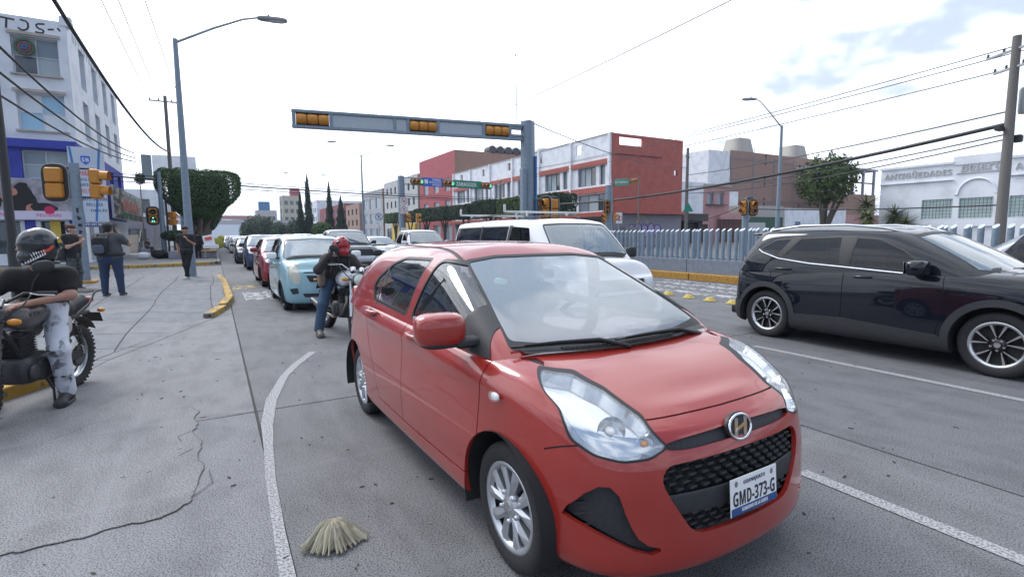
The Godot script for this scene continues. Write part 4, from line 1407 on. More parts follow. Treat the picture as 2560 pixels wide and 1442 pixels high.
func rect(x0: float, z0: float, x1: float, z1: float) -> PackedVector2Array:
	return PackedVector2Array([Vector2(x0, z0), Vector2(x1, z0), Vector2(x1, z1), Vector2(x0, z1)])
func street() -> void:
	street_mats()
	var g := MB.new()
	flat(g, rect(-900, 700, 900, -1500), -.016)
	struct("ground", g, sm.joint)
	# concrete carriageway in slabs
	var road := Node3D.new()
	road.name = "road"
	add_child(road)
	road.set_meta("kind", "structure")
	var xs := [-13.0, -8.6, -4.2, .22, 3.9, 6.55, 9.5, 13.2]
	var zs := [14.8, 8.25, 1.7, -4.85, -11.4, -17.95, -24.5, -31.0, -37.5, -44.0, -50.5]
	var rng := RandomNumberGenerator.new()
	rng.seed = 2
	for i in xs.size() - 1:
		for j in zs.size() - 1:
			if i < 3 and zs[j] < -30: continue
			var s := MB.new()
			var cx: float = (xs[i] + xs[i + 1]) * .5
			var cz: float = (zs[j] + zs[j + 1]) * .5
			s.box(V(cx, -.05 + rng.randf_range(-.0015, .0), cz), V(xs[i + 1] - xs[i] - .018, .1, zs[j] - zs[j + 1] - .016), .004)
			part("concrete_slab", s, sm[["concrete", "concrete", "concrete_pale", "concrete_warm"][rng.randi() % 4] if i < 3 else (["lane_a", "lane_b", "lane_c"][rng.randi() % 3] if i > 3 else "lane_c")], road)
	var far := MB.new()
	flat(far, rect(.05, -50.5, 13.2, -900), -.002)
	flat(far, rect(-70, -22, -13, -32), -.002)
	struct("far_road", far, sm.lane_a)
	var opp := MB.new()
	flat(opp, rect(13.2, 60, 42, -900), -.006)
	flat(opp, rect(42, -24, 260, -47), -.006)
	struct("opposite_carriageway", opp, sm.asphalt)
	# sidewalks of the left and right blocks
	var lw := MB.new()
	flat(lw, pv([-80, -31.6, -3.8, -31.6, -2, -32.2, -.1, -33.1, .02, -34, .02, -900, -80, -900]), .13, .15)
	struct("left_sidewalk", lw, sm.pavement)
	var rw := MB.new()
	flat(rw, rect(35.5, -47, 42, -900), .12, .15)
	flat(rw, pv([36, -46, 200, -46, 200, -50, 36, -50]), .125, .15)
	flat(rw, rect(37.5, 60, 80, -24), .12, .15)
	struct("right_sidewalk", rw, sm.pavement)
	kerb_run("kerb", "worn yellow kerb of the left sidewalk beyond the cross street", [V(-14, 0, -31.5), V(-3.8, 0, -31.5), V(-2, 0, -32.1), V(-.1, 0, -33.0)], .15, sm.kerb, sm.kerb_yellow)
	kerb_run("kerb", "pale kerb running up the boulevard beside the clipped trees", [V(.1, 0, -33.2), V(.12, 0, -60), V(.12, 0, -120)], .15, sm.kerb, null)
	kerb_run("kerb", "orange kerb in front of the graffiti wall across the junction", [V(36, 0, -45.9), V(60, 0, -45.9), V(96, 0, -45.9)], .15, sm.kerb_orange, null)
	kerb_run("kerb", "ochre kerb at the foot of the far signal mast", [V(14.2, 0, -52), V(15, 0, -50.5), V(18, 0, -50.5), V(18.8, 0, -52), V(18.8, 0, -110)], .16, sm.kerb_orange, null)
	island()
	markings()
	fence()
func kerb_run(called: String, label: String, pts: Array, h: float, m: Material, over: Material, wide := .16, hf = null) -> void:
	var k := thing(called, label, "kerb", pts[0])
	var o: Vector3 = pts[0]
	for i in pts.size() - 1:
		var a: Vector3 = pts[i]
		var b: Vector3 = pts[i + 1]
		var L := a.distance_to(b)
		var n := maxi(1, int(round(L / 1.0))) if L < 16 else maxi(1, int(L / 4.0))
		for j in n:
			var p := a.lerp(b, float(j) / n)
			var q := a.lerp(b, float(j + 1) / n)
			var d := (q - p)
			var bas := Basis(Vector3.UP, atan2(-d.z, d.x))
			var hh: float = h if hf == null else hf.call((p.x + q.x) * .5, (p.z + q.z) * .5)
			var s := MB.new()
			s.box((p + q) * .5 - o + V(0, hh * .5 - .02, 0), V(d.length() - .012, hh + .04, wide), .022, bas)
			part("kerb_stone", s, m, k)
			if over:
				var y := MB.new()
				y.box((p + q) * .5 - o + V(0, hh * .5 - .018, 0), V(d.length() - .012, hh + .042, wide + .005), .022, bas)
				part("kerb_paint", y, over, k)
func island() -> void:
	var edge := pv([.0, -21.6, .06, -20.6, .12, -19.0, .14, -16, .15, -13.6, .0, -12.2, -.24, -11.0, -.8, -9.4, -1.34, -8.0, -1.5, -7.2, -1.95, -6.35, -4, -5.2, -7, -4.2, -9.5, -6.5, -9.5, -20.5, -2.6, -22.9])
	var isl := Node3D.new()
	isl.name = "traffic_island"
	add_child(isl)
	isl.set_meta("kind", "structure")
	var bed := MB.new()
	var rng := RandomNumberGenerator.new()
	rng.seed = 21
	var x := -9.6
	while x < .3:
		var z := -23.2
		while z < -4.0:
			# stamped slabs, a little crooked
			var j := func(px: float, pz: float) -> Vector2:
				var hsh := sin(px * 12.9 + pz * 78.2) * 43758.5
				hsh -= floorf(hsh)
				return Vector2(px + .03 * sin(pz * .9) + (hsh - .5) * .05, pz + .04 * sin(px * .8) + (hsh - .5) * .05)
			var q := PackedVector2Array([j.call(x, z), j.call(x + 1.05, z), j.call(x + 1.05, z + 1.05), j.call(x, z + 1.05)])
			var sh := Geometry2D.offset_polygon(q, -.010)
			for piece in Geometry2D.intersect_polygons(q, edge): flat(bed, piece, func(ax, az): return island_h(ax, az) - .007)
			if sh.size() > 0:
				for piece in Geometry2D.intersect_polygons(sh[0], edge):
					var s := MB.new()
					flat(s, piece, island_h, .12)
					part("paving_slab", s, sm.paver if rng.randf() < .6 else sm.paver_b, isl)
			z += 1.05
		x += 1.05
	part("joint_bed", bed, sm.joint, isl)
	kerb_run("kerb", "worn yellow kerb along the traffic island's rounded tip beside the queue", [V(.02, 0, -21.5), V(.1, 0, -20.4), V(.17, 0, -19), V(.20, 0, -16), V(.21, 0, -13.7), V(.06, 0, -12.2), V(-.2, 0, -11.0)], .13, sm.kerb, sm.kerb_yellow, .17, func(xx, zz): return .135 if zz < -12.0 else .10)
	kerb_run("kerb", "yellow edge line on the far side of the traffic island", [V(-7.8, 0, -21.3), V(-2.6, 0, -22.85), V(.0, 0, -21.7)], .10, sm.kerb, sm.kerb_yellow, .14)
	kerb_run("kerb", "flat concrete edge of the ramp in front of the parked motorcycle's wheel", [V(-.2, 0, -10.95), V(-.78, 0, -9.3), V(-1.32, 0, -7.9), V(-1.46, 0, -7.2)], .012, sm.concrete_warm, null, .22)
	kerb_run("kerb", "yellow and black kerb under the grey motorcycle", [V(-1.48, 0, -7.15), V(-1.95, 0, -6.3), V(-4, 0, -5.1)], .12, sm.kerb, sm.kerb_yellow, .18)
func strip(mb: MB, pts: Array, w: float, y: float) -> void:
	var p := PackedVector2Array()
	for q in pts: p.append(Vector2(q[0], q[1]))
	flat(mb, ribbon(p, w), y)
func markings() -> void:
	# curved edge line
	var m := MB.new()
	var L := pv([.98, -7.05, .70, -6.45, .53, -5.98, .32, -5.15, .235, -4.5, .215, -3.97, .185, -3.42, .17, -2.78, .16, -2.38, .15, -1.5, .15, 2])
	var R := pv([1.06, -7.0, .78, -6.4, .60, -5.93, .41, -5.1, .32, -4.45, .275, -3.93, .24, -3.39, .225, -2.75, .225, -2.35, .22, -1.5, .22, 2])
	R.reverse()
	L.append_array(R)
	flat(m, L, .004)
	struct("lane_line", m, sm.line)
	for e in [[6.14, -4.26, 1.0], [3.12, -1.8, 3.0], [3.12, -12.5, -8.0], [6.14, -14.5, -10.2], [3.12, -24, -19], [6.14, -24, -19]]:
		var d := MB.new()
		flat(d, rect(e[0] - .05, e[1], e[0] + .05, e[2]), .004)
		struct("lane_line", d, sm.line)
	# worn crossing bars and boxes
	for e in [[.55, -15.6, 1.15, -13.6], [10.1, -10.8, 10.6, -7.2], [10.9, -11.2, 11.4, -7.5], [11.7, -11.6, 12.2, -8.0], [12.4, -12, 12.8, -8.5]]:
		var d := MB.new()
		flat(d, rect(e[0], e[1], e[2], e[3]), .004)
		struct("crossing_mark", d, sm.faded_white)
	for e in [[.35, -17.9, 1.0, -16.7], [-3.4, -25.0, -2.3, -23.6], [-5.6, -22.6, -4.8, -21.9]]:
		var d := MB.new()
		flat(d, rect(e[0], e[1], e[2], e[3]), .004)
		struct("crossing_mark", d, sm.faded_yellow)
	# repaired corner with its cracks
	var patch := MB.new()
	var rng := RandomNumberGenerator.new()
	rng.seed = 8
	var pts := [[-4.0, -4.95], [-1.9, -4.86], [-1.41, -4.88], [-1.16, -4.93], [-1.05, -5.05], [-.95, -5.21], [-.7, -5.22], [-.45, -5.3], [-.26, -5.26], [-.2, -5.1], [-.24, -4.93], [-.20, -4.75], [-.24, -4.58], [-.17, -4.3], [-.19, -4.1], [-.15, -3.8], [-.19, -3.5], [-.2, -3.37], [-.27, -3.27], [-.43, -3.22], [-.55, -3.24], [-.67, -3.2], [-.82, -3.22], [-.97, -3.22], [-1.4, -3.1], [-4.0, -3.0]]
	var poly := PackedVector2Array()
	var crack := []
	for i in pts.size():
		var p := Vector2(pts[i][0], pts[i][1])
		poly.append(p)
		crack.append([p.x, p.y])
		if i < pts.size() - 1:
			for k in 3:
				var q: Vector2 = p.lerp(Vector2(pts[i + 1][0], pts[i + 1][1]), (k + 1) / 4.0) + Vector2(rng.randf_range(-.012, .012), rng.randf_range(-.018, .018))
				poly.append(q)
				crack.append([q.x, q.y])
	flat(patch, poly, .004)
	struct("road_patch", patch, sm.concrete_pale)
	var seg := 0
	for i in range(0, crack.size() - 4, 3):
		if rng.randf() < .28 and i > 20: continue
		var c := MB.new()
		strip(c, [crack[i], crack[i + 1], crack[i + 2], crack[i + 3]], rng.randf_range(.0025, .0055), .0065)
		struct("road_crack", c, sm.crack)
	for e in [[[-.24, -4.93], [-.05, -4.9], [.08, -4.87], [.21, -4.855]], [[-.25, -4.6], [-.33, -4.52], [-.3, -4.4]], [[-.22, -4.2], [-.3, -4.12]], [[-.2, -3.4], [-.1, -3.55], [-.12, -3.75]], [[1.1, -4.85], [1.5, -4.3], [1.6, -4.0]]]:
		var c := MB.new()
		strip(c, e, .006, .0065)
		struct("road_crack", c, sm.crack)
	# grit, twigs and fallen bits on the concrete
	var gm := MB.new()
	gm.has_c = true
	for k in 520:
		var d := rng.randf_range(1.6, 12.0)
		var a := rng.randf_range(-.75, 1.25)
		var p := V(d * sin(a), 0, -d * cos(a))
		if p.x < -1.0 and p.z < -6: continue
		gm.col = [Color(.04, .035, .03), Color(.09, .075, .05), Color(.30, .26, .17), Color(.05, .05, .05)][rng.randi() % 4]
		var r := rng.randf_range(.003, .009)
		var bas := Basis(Vector3.UP, rng.randf() * TAU)
		gm.box(p + V(0, .004, 0), V(r * rng.randf_range(1.5, 5), .004, r), .0, bas)
	var vm := M(Color(1, 1, 1), .9)
	vm.vertex_color_use_as_albedo = true
	var go := struct("litter", gm, vm, "stuff")
	meta(go, "tiny twigs, grit and leaf bits scattered on the concrete road", "litter")
	# yellow dome studs
	var i := 0
	for e in [[9.55, -9.0], [9.47, -8.29], [9.45, -7.68], [9.46, -7.1], [9.46, -6.5]]:
		var s := MB.new()
		s.lathe([Vector2(.15, 0), Vector2(.15, .012), Vector2(.11, .02), Vector2(.085, .06), Vector2(.05, .082), Vector2(0, .088)], 16)
		var o := thing("road_stud", "yellow dome road stud, %s from the white van along the row" % ["nearest", "second", "third", "fourth", "fifth"][i], "road stud", V(e[0], .004, e[1]), 0, "yellow lane studs")
		part("dome", s, M(Color(.58, .42, .07), .5, 0, noise_tex("worn", .03, 5, []), 4.0), o)
		for q in 6:
			var b := MB.new()
			b.lathe([Vector2(.012, .016), Vector2(.010, .026), Vector2(0, .027)], 6, Transform3D(Basis(), V(.13 * cos(q * TAU / 6), 0, .13 * sin(q * TAU / 6))))
			part("bolt", b, sm.galv, o)
		i += 1
func fence() -> void:
	var f := thing("median_fence", "grey median barrier of round slant-topped posts on a low wall with an orange kerb", "fence", V(13.2, 0, -17.6))
	var o := f.position
	var z := -17.6
	var k := 0
	while z < 7.0:
		var w := MB.new()
		w.box(V(.30, .44, z + 1.45 - o.z), V(.34, .46, 2.885), .01)
		part("wall_panel", w, sm.grey_wall, f)
		for q in [[.12, .35], [.12, .56], [1.0, .35], [1.9, .56], [1.9, .35]]:
			var b := MB.new()
			b.lathe([Vector2(.018, 0), Vector2(.018, .012), Vector2(0, .012)], 8, Transform3D(Basis(Vector3.UP, Vector3.LEFT, Vector3.BACK), V(.13, q[1], z + q[0] + .3 - o.z)))
			part("wall_bolt", b, sm.grey_steel, f)
		z += 2.9
	z = -17.6
	while z < 7.0:
		var kb := MB.new()
		kb.box(V(.35, .1, z + 1.0 - o.z), V(.7, .24, 1.99), .03)
		part("kerb_stone", kb, sm.kerb_orange, f)
		z += 2.0
	# one post: a tube cut on a slant, with a pale cap plate
	var pm := MB.new()
	var cap := MB.new()
	var ring := []
	for i in 14:
		var a := TAU * i / 14
		ring.append(V(.055 * cos(a), 0, .055 * sin(a)))
	for i in 14:
		var a: Vector3 = ring[i]
		var b: Vector3 = ring[(i + 1) % 14]
		var ha := .93 + (a.x + a.z * .35) * .75
		var hb := .93 + (b.x + b.z * .35) * .75
		pm.squad(a, b, b + V(0, hb, 0), a + V(0, ha, 0), a.normalized(), b.normalized(), b.normalized(), a.normalized())
		var nn := V(-.6, 1, -.2).normalized()
		cap.tri(a + V(0, ha, 0), b + V(0, hb, 0), V(0, .93, 0), nn, nn, nn)
	var capm := M(Color(.52, .58, .63), .4, .2)
	var mesh := pm.mesh()
	var cm := cap.mesh()
	for row in 2:
		z = -17.3 + row * .11
		while z < 6.5:
			var p := part("post", mesh, sm.grey_steel, f, V(.24 + row * 1.35, .66, z - o.z))
			var c := part("post_cap", cm, capm, p)
			z += .2265 if row == 0 else .45
	var w2 := MB.new()
	w2.box(V(1.6, .44, 12.0), V(.34, .46, 24.2), .01)
	part("rear_wall", w2, sm.grey_wall, f)

# ------------------------------------------------------------------ buildings
# a wall: o = lower left corner seen from outside, r = direction to the right, holes = [x0, y0, x1, y1]
func wall(mb: MB, o: Vector3, r: Vector3, W: float, H: float, holes: Array, depth := .22) -> void:
	var n := r.cross(Vector3.UP).normalized()
	var xs := [0.0, W]
	var ys := [0.0, H]
	for h in holes:
		for q in [h[0], h[2]]:
			if not xs.has(q): xs.append(q)
		for q in [h[1], h[3]]:
			if not ys.has(q): ys.append(q)
	xs.sort()
	ys.sort()
	var P := func(x: float, y: float, d := 0.0) -> Vector3: return o + r * x + V(0, y, 0) - n * d
	for i in xs.size() - 1:
		for j in ys.size() - 1:
			var cx: float = (xs[i] + xs[i + 1]) * .5
			var cy: float = (ys[j] + ys[j + 1]) * .5
			var solid := true
			for h in holes:
				if cx > h[0] and cx < h[2] and cy > h[1] and cy < h[3]: solid = false
			if solid: mb.squad(P.call(xs[i], ys[j]), P.call(xs[i + 1], ys[j]), P.call(xs[i + 1], ys[j + 1]), P.call(xs[i], ys[j + 1]), n, n, n, n)
	for h in holes:
		for e in [[h[0], h[1], h[2], h[1], Vector3.UP], [h[0], h[3], h[2], h[3], Vector3.DOWN], [h[0], h[1], h[0], h[3], r], [h[2], h[1], h[2], h[3], -r]]:
			mb.squad(P.call(e[0], e[1]), P.call(e[2], e[3]), P.call(e[2], e[3], depth), P.call(e[0], e[1], depth), e[4], e[4], e[4], e[4])
func pane(b: Node3D, o: Vector3, r: Vector3, h: Array, mats: Array, nx := 2, ny := 1, depth := .18, called := "window") -> void:
	# window > frame, pane
	var n := r.cross(Vector3.UP).normalized()
	var w: float = h[2] - h[0]
	var t: float = h[3] - h[1]
	var bas := Basis(r, Vector3.UP, n)
	var c: Vector3 = o + r * ((h[0] + h[2]) * .5) + V(0, (h[1] + h[3]) * .5, 0) - n * depth
	var nd := Node3D.new()
	nd.name = called
	b.add_child(nd, true)
	nd.transform = Transform3D(bas, c)
	for i in nx:
		for j in ny:
			var p := MB.new()
			p.box(V(-w * .5 + w * (i + .5) / nx, -t * .5 + t * (j + .5) / ny, .0), V(w / nx - .02, t / ny - .02, .02))
			part("pane", p, mats[1 + (i + j) % (mats.size() - 1)], nd)
	if mats[0]:
		var f := MB.new()
		var q := .06
		f.box(V(0, t * .5 - q * .5, .03), V(w, q, .06)); f.box(V(0, -t * .5 + q * .5, .03), V(w, q, .06))
		f.box(V(-w * .5 + q * .5, 0, .03), V(q, t - 2 * q, .06)); f.box(V(w * .5 - q * .5, 0, .03), V(q, t - 2 * q, .06))
		for i in nx - 1: f.box(V(-w * .5 + w * (i + 1.0) / nx, 0, .028), V(q * .8, t - 2 * q, .056))
		for j in ny - 1: f.box(V(0, -t * .5 + t * (j + 1.0) / ny, .026), V(w - 2 * q, q * .7, .05))
		part("frame", f, mats[0], nd)
func blk(b: Node3D, called: String, m: Material, p: Vector3, s: Vector3, bv := .0) -> MeshInstance3D:
	var k := MB.new()
	k.box(p, s, bv)
	return part(called, k, m, b)
func banner_tex(kind: int) -> Texture2D:
	# printed pictures of the hoardings: soft colour shapes only
	var W := 384
	var H := 192
	var im := Image.create(W, H, false, Image.FORMAT_RGB8)
	var f := FastNoiseLite.new()
	f.seed = 40 + kind
	f.frequency = .02
	f.fractal_octaves = 4
	for y in H:
		for x in W:
			var n := f.get_noise_2d(x, y)
			var c := Color(.62, .60, .64) + Color(n, n, n) * .22
			if kind == 0:
				if y > 150: c = Color(.86, .84, .92)
				else:
					for e in [[60, 60, 34, 60, 0], [95, 95, 40, 60, 0], [205, 70, 36, 55, 0], [215, 120, 48, 60, 0], [178, 62, 13, 20, 1], [150, 85, 22, 12, 1], [235, 140, 20, 22, 1], [280, 135, 50, 22, 0], [20, 110, 22, 30, 1]]:
						var d := Vector2((x - e[0]) / float(e[2]), (y - e[1]) / float(e[3])).length()
						if d < 1.0 + n * .25: c = Color(.06, .05, .06) if e[4] == 0 else Color(.78, .52, .46)
				var d2 := Vector2(x - 92, y - 150).length()
				if d2 < 20: c = Color(.80, .62, .70) if d2 < 16 else Color(.86, .7, .78)
				d2 = Vector2(x - 300, y - 146).length()
				if d2 < 20: c = Color(.82, .12, .36)
			elif kind == 1:
				c = Color(.80, .84, .90)
				if absf((x - 20) - y * .5) < 14 or absf((W - 40 - x) - y * .5) < 14: c = Color(.25, .50, .76)
			else:
				c = Color(.58, .60, .58) + Color(n, n, n) * .25
				if x < 110: c = Color(.40, .40, .36) + Color(n, n, n) * .7
			im.set_pixel(x, y, c)
	return ImageTexture.create_from_image(im)
func printed(b: Node3D, called: String, t: Texture2D, a: Vector3, bb: Vector3, d: Vector3, e: Vector3) -> void:
	var m := MB.new()
	m.uvquad(a, bb, d, e)
	var mt := StandardMaterial3D.new()
	mt.albedo_texture = t
	mt.albedo_color = Color(.92, .92, .92)
	mt.roughness = .6
	part(called, m, mt, b)
func left_building() -> void:
	var b := thing("corner_building", "white four-storey corner building with a blue band and advertising boards on the left", "building", V(-6.1, .1, -36))
	var X := Vector3.RIGHT
	var o := V(-28, 0, 0)
	# street front, then the boulevard side; local origin at the corner
	var fr := []
	for k in 10:
		var x := 28 - 2.25 - k * 2.55
		fr.append([x, 9.75, x + 1.85, 11.6]); fr.append([x, 6.95, x + 1.9, 8.8]); fr.append([x - .05, 4.5, x + 1.85, 5.95])
	var w := MB.new()
	wall(w, o + V(0, 2.45, 0), X, 28, 3.6, fr.filter(func(h): return h[3] < 6.1).map(func(h): return [h[0], h[1] - 2.45, h[2], h[3] - 2.45]), .3)
	part("lower_wall", w, sm.blue_paint, b)
	w = MB.new()
	var up := []
	for h in fr:
		if h[1] > 6.1: up.append([h[0], h[1] - 6.45, h[2], h[3] - 6.45])
	wall(w, o + V(0, 6.45, 0), X, 28, 6.1, up, .3)
	part("upper_wall", w, sm.white_wall, b)
	blk(b, "blue_band", sm.blue_paint, V(-14, 6.25, .06), V(28, .42, .36))
	for h in fr: pane(b, o, X, h, [sm.frame_w, M(Color(.30, .50, .66), .3), M(Color(.62, .66, .70), .25)] if h[1] < 9 and h[1] > 6 else [sm.frame_w, sm.blind, sm.pane_sky, sm.blind] if h[1] < 9 else [sm.frame_w, sm.pane, sm.blind, sm.pane_sky], 2, 2, .28)  # middle row: bright reflection painted into the pale pane colours
	for h in up:
		blk(b, "window_head", sm.beige, o + V((h[0] + h[2]) * .5, 6.45 + h[3] + .12, .05), V(h[2] - h[0] + .2, .14, .16))
		blk(b, "window_sill", sm.beige, o + V((h[0] + h[2]) * .5, 6.45 + h[1] - .05, .06), V(h[2] - h[0] + .2, .08, .2))
	var R := Vector3.FORWARD
	var sd := []
	for k in 4:
		var x := 2.6 + k * 3.5
		for y in [9.9, 7.0]: sd.append([x, y, x + 1.5, y + 2.2])
		sd.append([x, 4.5, x + 1.6, 6.0])
	w = MB.new()
	var s2 := []
	for h in sd:
		if h[1] > 6.1: s2.append([h[0], h[1] - 6.45, h[2], h[3] - 6.45])
	wall(w, V(0, 6.45, 0), R, 16, 6.1, s2, .5)
	part("side_wall", w, sm.white_wall, b)
	w = MB.new()
	wall(w, V(0, 2.6, 0), R, 16, 3.85, [[2.6, 1.9, 4.2, 3.4], [6.1, 1.9, 7.7, 3.4], [9.6, 1.9, 11.2, 3.4], [13.1, 1.9, 14.7, 3.4]], .4)
	part("blue_side_wall", w, sm.blue_paint, b)
	for h in sd: pane(b, Vector3.ZERO, R, h, [sm.frame_w, sm.pane_sky, sm.blind], 1, 2, .42)
	blk(b, "roof", sm.beige, V(-14, 12.5, -8), V(27.6, .1, 15.6))
	blk(b, "corner_pier", sm.white_wall, V(-.02, 12.6, -.2), V(.5, .5, .5), .02)
	blk(b, "stair_tower", sm.white_wall, V(-14, 13.2, -9), V(5, 1.6, 5))
	blk(b, "back_wall", sm.white_wall, V(-14, 6.2, -15.9), V(27.8, 12.4, .2))
	# street level: dark shop windows between coloured panels
	var gf := [[3, .3, 9, 2.3], [10, .3, 16, 2.3], [17, .3, 20.2, 2.3], [20.6, .1, 22.4, 2.3], [22.9, .6, 25.4, 2.3], [26.2, .1, 27.2, 2.3]]
	w = MB.new()
	wall(w, o, X, 28, 2.45, gf, .5)
	part("shop_front", w, sm.white_wall, b)
	for h in gf: pane(b, o, X, h, [sm.frame_d, sm.pane], 2, 1, .4, "shop_window")
	for e in [[-7.7, sm.green_dark], [-2.2, sm.blue_paint], [-1.2, sm.yellow_wall], [-.4, sm.blue_paint]]: blk(b, "painted_panel", e[1], V(e[0], 1.75, .03), V(.42, 1.2, .05))
	w = MB.new()
	wall(w, Vector3.ZERO, R, 16, 2.6, [[1.2, .1, 2.6, 2.4], [4, .4, 8, 2.3], [9, .1, 11, 2.4]], .4)
	part("side_shop_front", w, sm.white_wall, b)
	for h in [[1.2, .1, 2.6, 2.4], [4, .4, 8, 2.3], [9, .1, 11, 2.4]]: pane(b, Vector3.ZERO, R, h, [sm.frame_d, sm.pane], 2, 1, .35, "shop_window")
	# sprayed letters on the parapet
	var g := [[[-3.4, 12.0], [-3.4, 11.9], [-3.1, 12.25], [-2.9, 12.05], [-3.2, 11.85], [-2.75, 11.75]], [[-2.6, 12.25], [-2.0, 12.2]], [[-2.3, 12.2], [-2.35, 11.75]], [[-1.8, 12.25], [-1.5, 12.2], [-1.5, 11.85], [-1.75, 11.72], [-1.9, 11.85]], [[-.85, 12.2], [-1.2, 12.15], [-1.15, 11.95], [-.9, 11.9], [-.95, 11.72], [-1.25, 11.75]], [[-.75, 11.95], [-.5, 12.0]], [[-.35, 12.1], [-.25, 11.95]]]
	for st in g:
		var t := MB.new()
		var p := PackedVector2Array()
		for q in st: p.append(Vector2(q[0], q[1] + .12))
		t.prism(ribbon(chaikin(p, 1, false), .085), .006, Transform3D(Basis(), V(0, 0, .0)))
		part("graffiti_stroke", t, sm.graffiti, b)
	for k in 15:
		var t := MB.new()
		var z := 1.2 + k * .72 + (.3 if k > 9 else 0.0)
		var p := PackedVector2Array([Vector2(z, 11.95), Vector2(z + .12, 12.4), Vector2(z + .3, 11.95 + .15 * (k % 3)), Vector2(z + .42, 12.35)])
		t.prism(ribbon(p, .07), .006, Transform3D(Basis(Vector3.FORWARD, Vector3.UP, Vector3.RIGHT), V(0, 0, 0)))
		part("graffiti_stroke", t, M(Color(.22, .23, .25), .8), b)
	# wheel-shaped emblem in the top window
	var em := MB.new()
	for q in [[.36, .07, Color(.05, .10, .06)], [.22, .05, Color(.25, .07, .05)], [.09, .09, Color(.05, .10, .22)]]:
		var ring := []
		for k in 25: ring.append(V(-1.72 + q[0] * cos(TAU * k / 24), 11.05 + q[0] * sin(TAU * k / 24), .0))
		var e2 := MB.new()
		e2.tube(ring, q[1], 6, false)
		part("round_emblem", e2, M(q[2], .7), b)
	# hoarding with the beauty-salon picture
	var hb := solo_board("advertising_board", "long salon advertising board with women's portraits above the shop windows", V(-18, 2.45, -35.8), V(11.55, 2.1, .12))
	printed(hb, "printed_picture", banner_tex(0), V(7.3, .02, .124), V(11.5, .02, .124), V(11.5, 2.08, .124), V(7.3, 2.08, .124))
	printed(hb, "printed_picture", banner_tex(2), V(.1, .02, .124), V(7.2, .02, .124), V(7.2, 2.08, .124), V(.1, 2.08, .124))
	letters(hb, "lettering", "MAQUILLAJE", V(8.3, .26, .128), .2, sm.magenta, 1.3)
	letters(hb, "lettering", "PESTAÑAS", V(10.55, .26, .128), .2, sm.magenta, 1.0)
	letters(hb, "lettering", "DOMINIOS 281", V(4.0, .9, .128), .6, sm.navy_print, 4.5)
	var pb := solo_board("advertising_board", "tall white school banner lettered PREPARATORIA at the building's corner", V(-6.42, 2.35, -35.45), V(1.5, 3.9, .1))
	printed(pb, "printed_picture", banner_tex(1), V(.02, .02, .104), V(1.48, .02, .104), V(1.48, 3.88, .104), V(.02, 3.88, .104))
	letters(pb, "lettering", "PREPARATORIA", V(.74, 2.55, .108), .26, sm.red_print, 1.34)
	for e in [["PRESENCIAL O EN LINEA!", .75, 2.22, .15, sm.navy_print], ["4 MESES", .6, 1.95, .16, sm.navy_print], ["PROFES.TECNICAS", .78, 1.62, .2, sm.red_print], ["COMPUTACION", .85, 1.2, .16, sm.navy_print], ["BELLEZA", .95, .92, .16, sm.navy_print], ["INGLÉS", 1.1, .62, .16, sm.navy_print]]:
		letters(pb, "lettering", e[0], V(e[1], e[2], .108), e[3], e[4], 1.25 if String(e[0]).length() > 10 else .7)
	var crest := MB.new()
	crest.prism(rp([-.2, .2, .2, .2, .2, -.08, 0, -.28, -.2, -.08], .06), .01, Transform3D(Basis(), V(.72, 3.25, .104)))
	part("crest", crest, sm.sign_blue, pb)
	letters(pb, "crest_letters", "SB", V(.72, 3.25, .118), .2, sm.sign_white)
	var lb := solo_board("advertising_board", "blue strip sign with a telephone number under the school banner", V(-6.2, 2.08, -35.4), V(1.28, .24, .08))
	part("face", board_face(V(.64, .12, .082), V(1.26, .22, .01)), sm.navy_print, lb)
	letters(lb, "lettering", "(477) 331 20 62", V(.64, .12, .09), .13, sm.sign_white, 1.0)
	var sb := solo_board("advertising_board", "long grey school board lettered PREPARATORIA running along the boulevard side", V(-5.55, 2.75, -41.2), V(.12, 2.1, -15.2))
	printed(sb, "printed_picture", banner_tex(2), V(.124, .02, -.02), V(.124, .02, -15.1), V(.124, 2.08, -15.1), V(.124, 2.08, -.02))
	letters(sb, "lettering", "PREPARATORIA", V(.13, 1.05, -8.2), .8, sm.red_print, 8.6, V(0, 90, 0))
	letters(sb, "lettering", "SISTEMA ABIERTO", V(.13, 1.7, -8.2), .25, M(Color(.2, .2, .2), .6), 7.5, V(0, 90, 0))
	for k in 4: part("green_tab", board_face(V(.128, .32, -4.6 - k * 2.9), V(.01, .42, 2.5)), sm.green_dark if k < 3 else sm.dark_red, sb)
func board_face(p: Vector3, s: Vector3) -> MB:
	var m := MB.new()
	m.box(p, s)
	return m
func solo_board(called: String, label: String, p: Vector3, s: Vector3) -> Node3D:
	var t := thing(called, label, "sign", p)
	var m := MB.new()
	m.box(s * .5, s.abs(), .01)
	part("panel", m, M(Color(.55, .56, .6), .6), t)
	return t
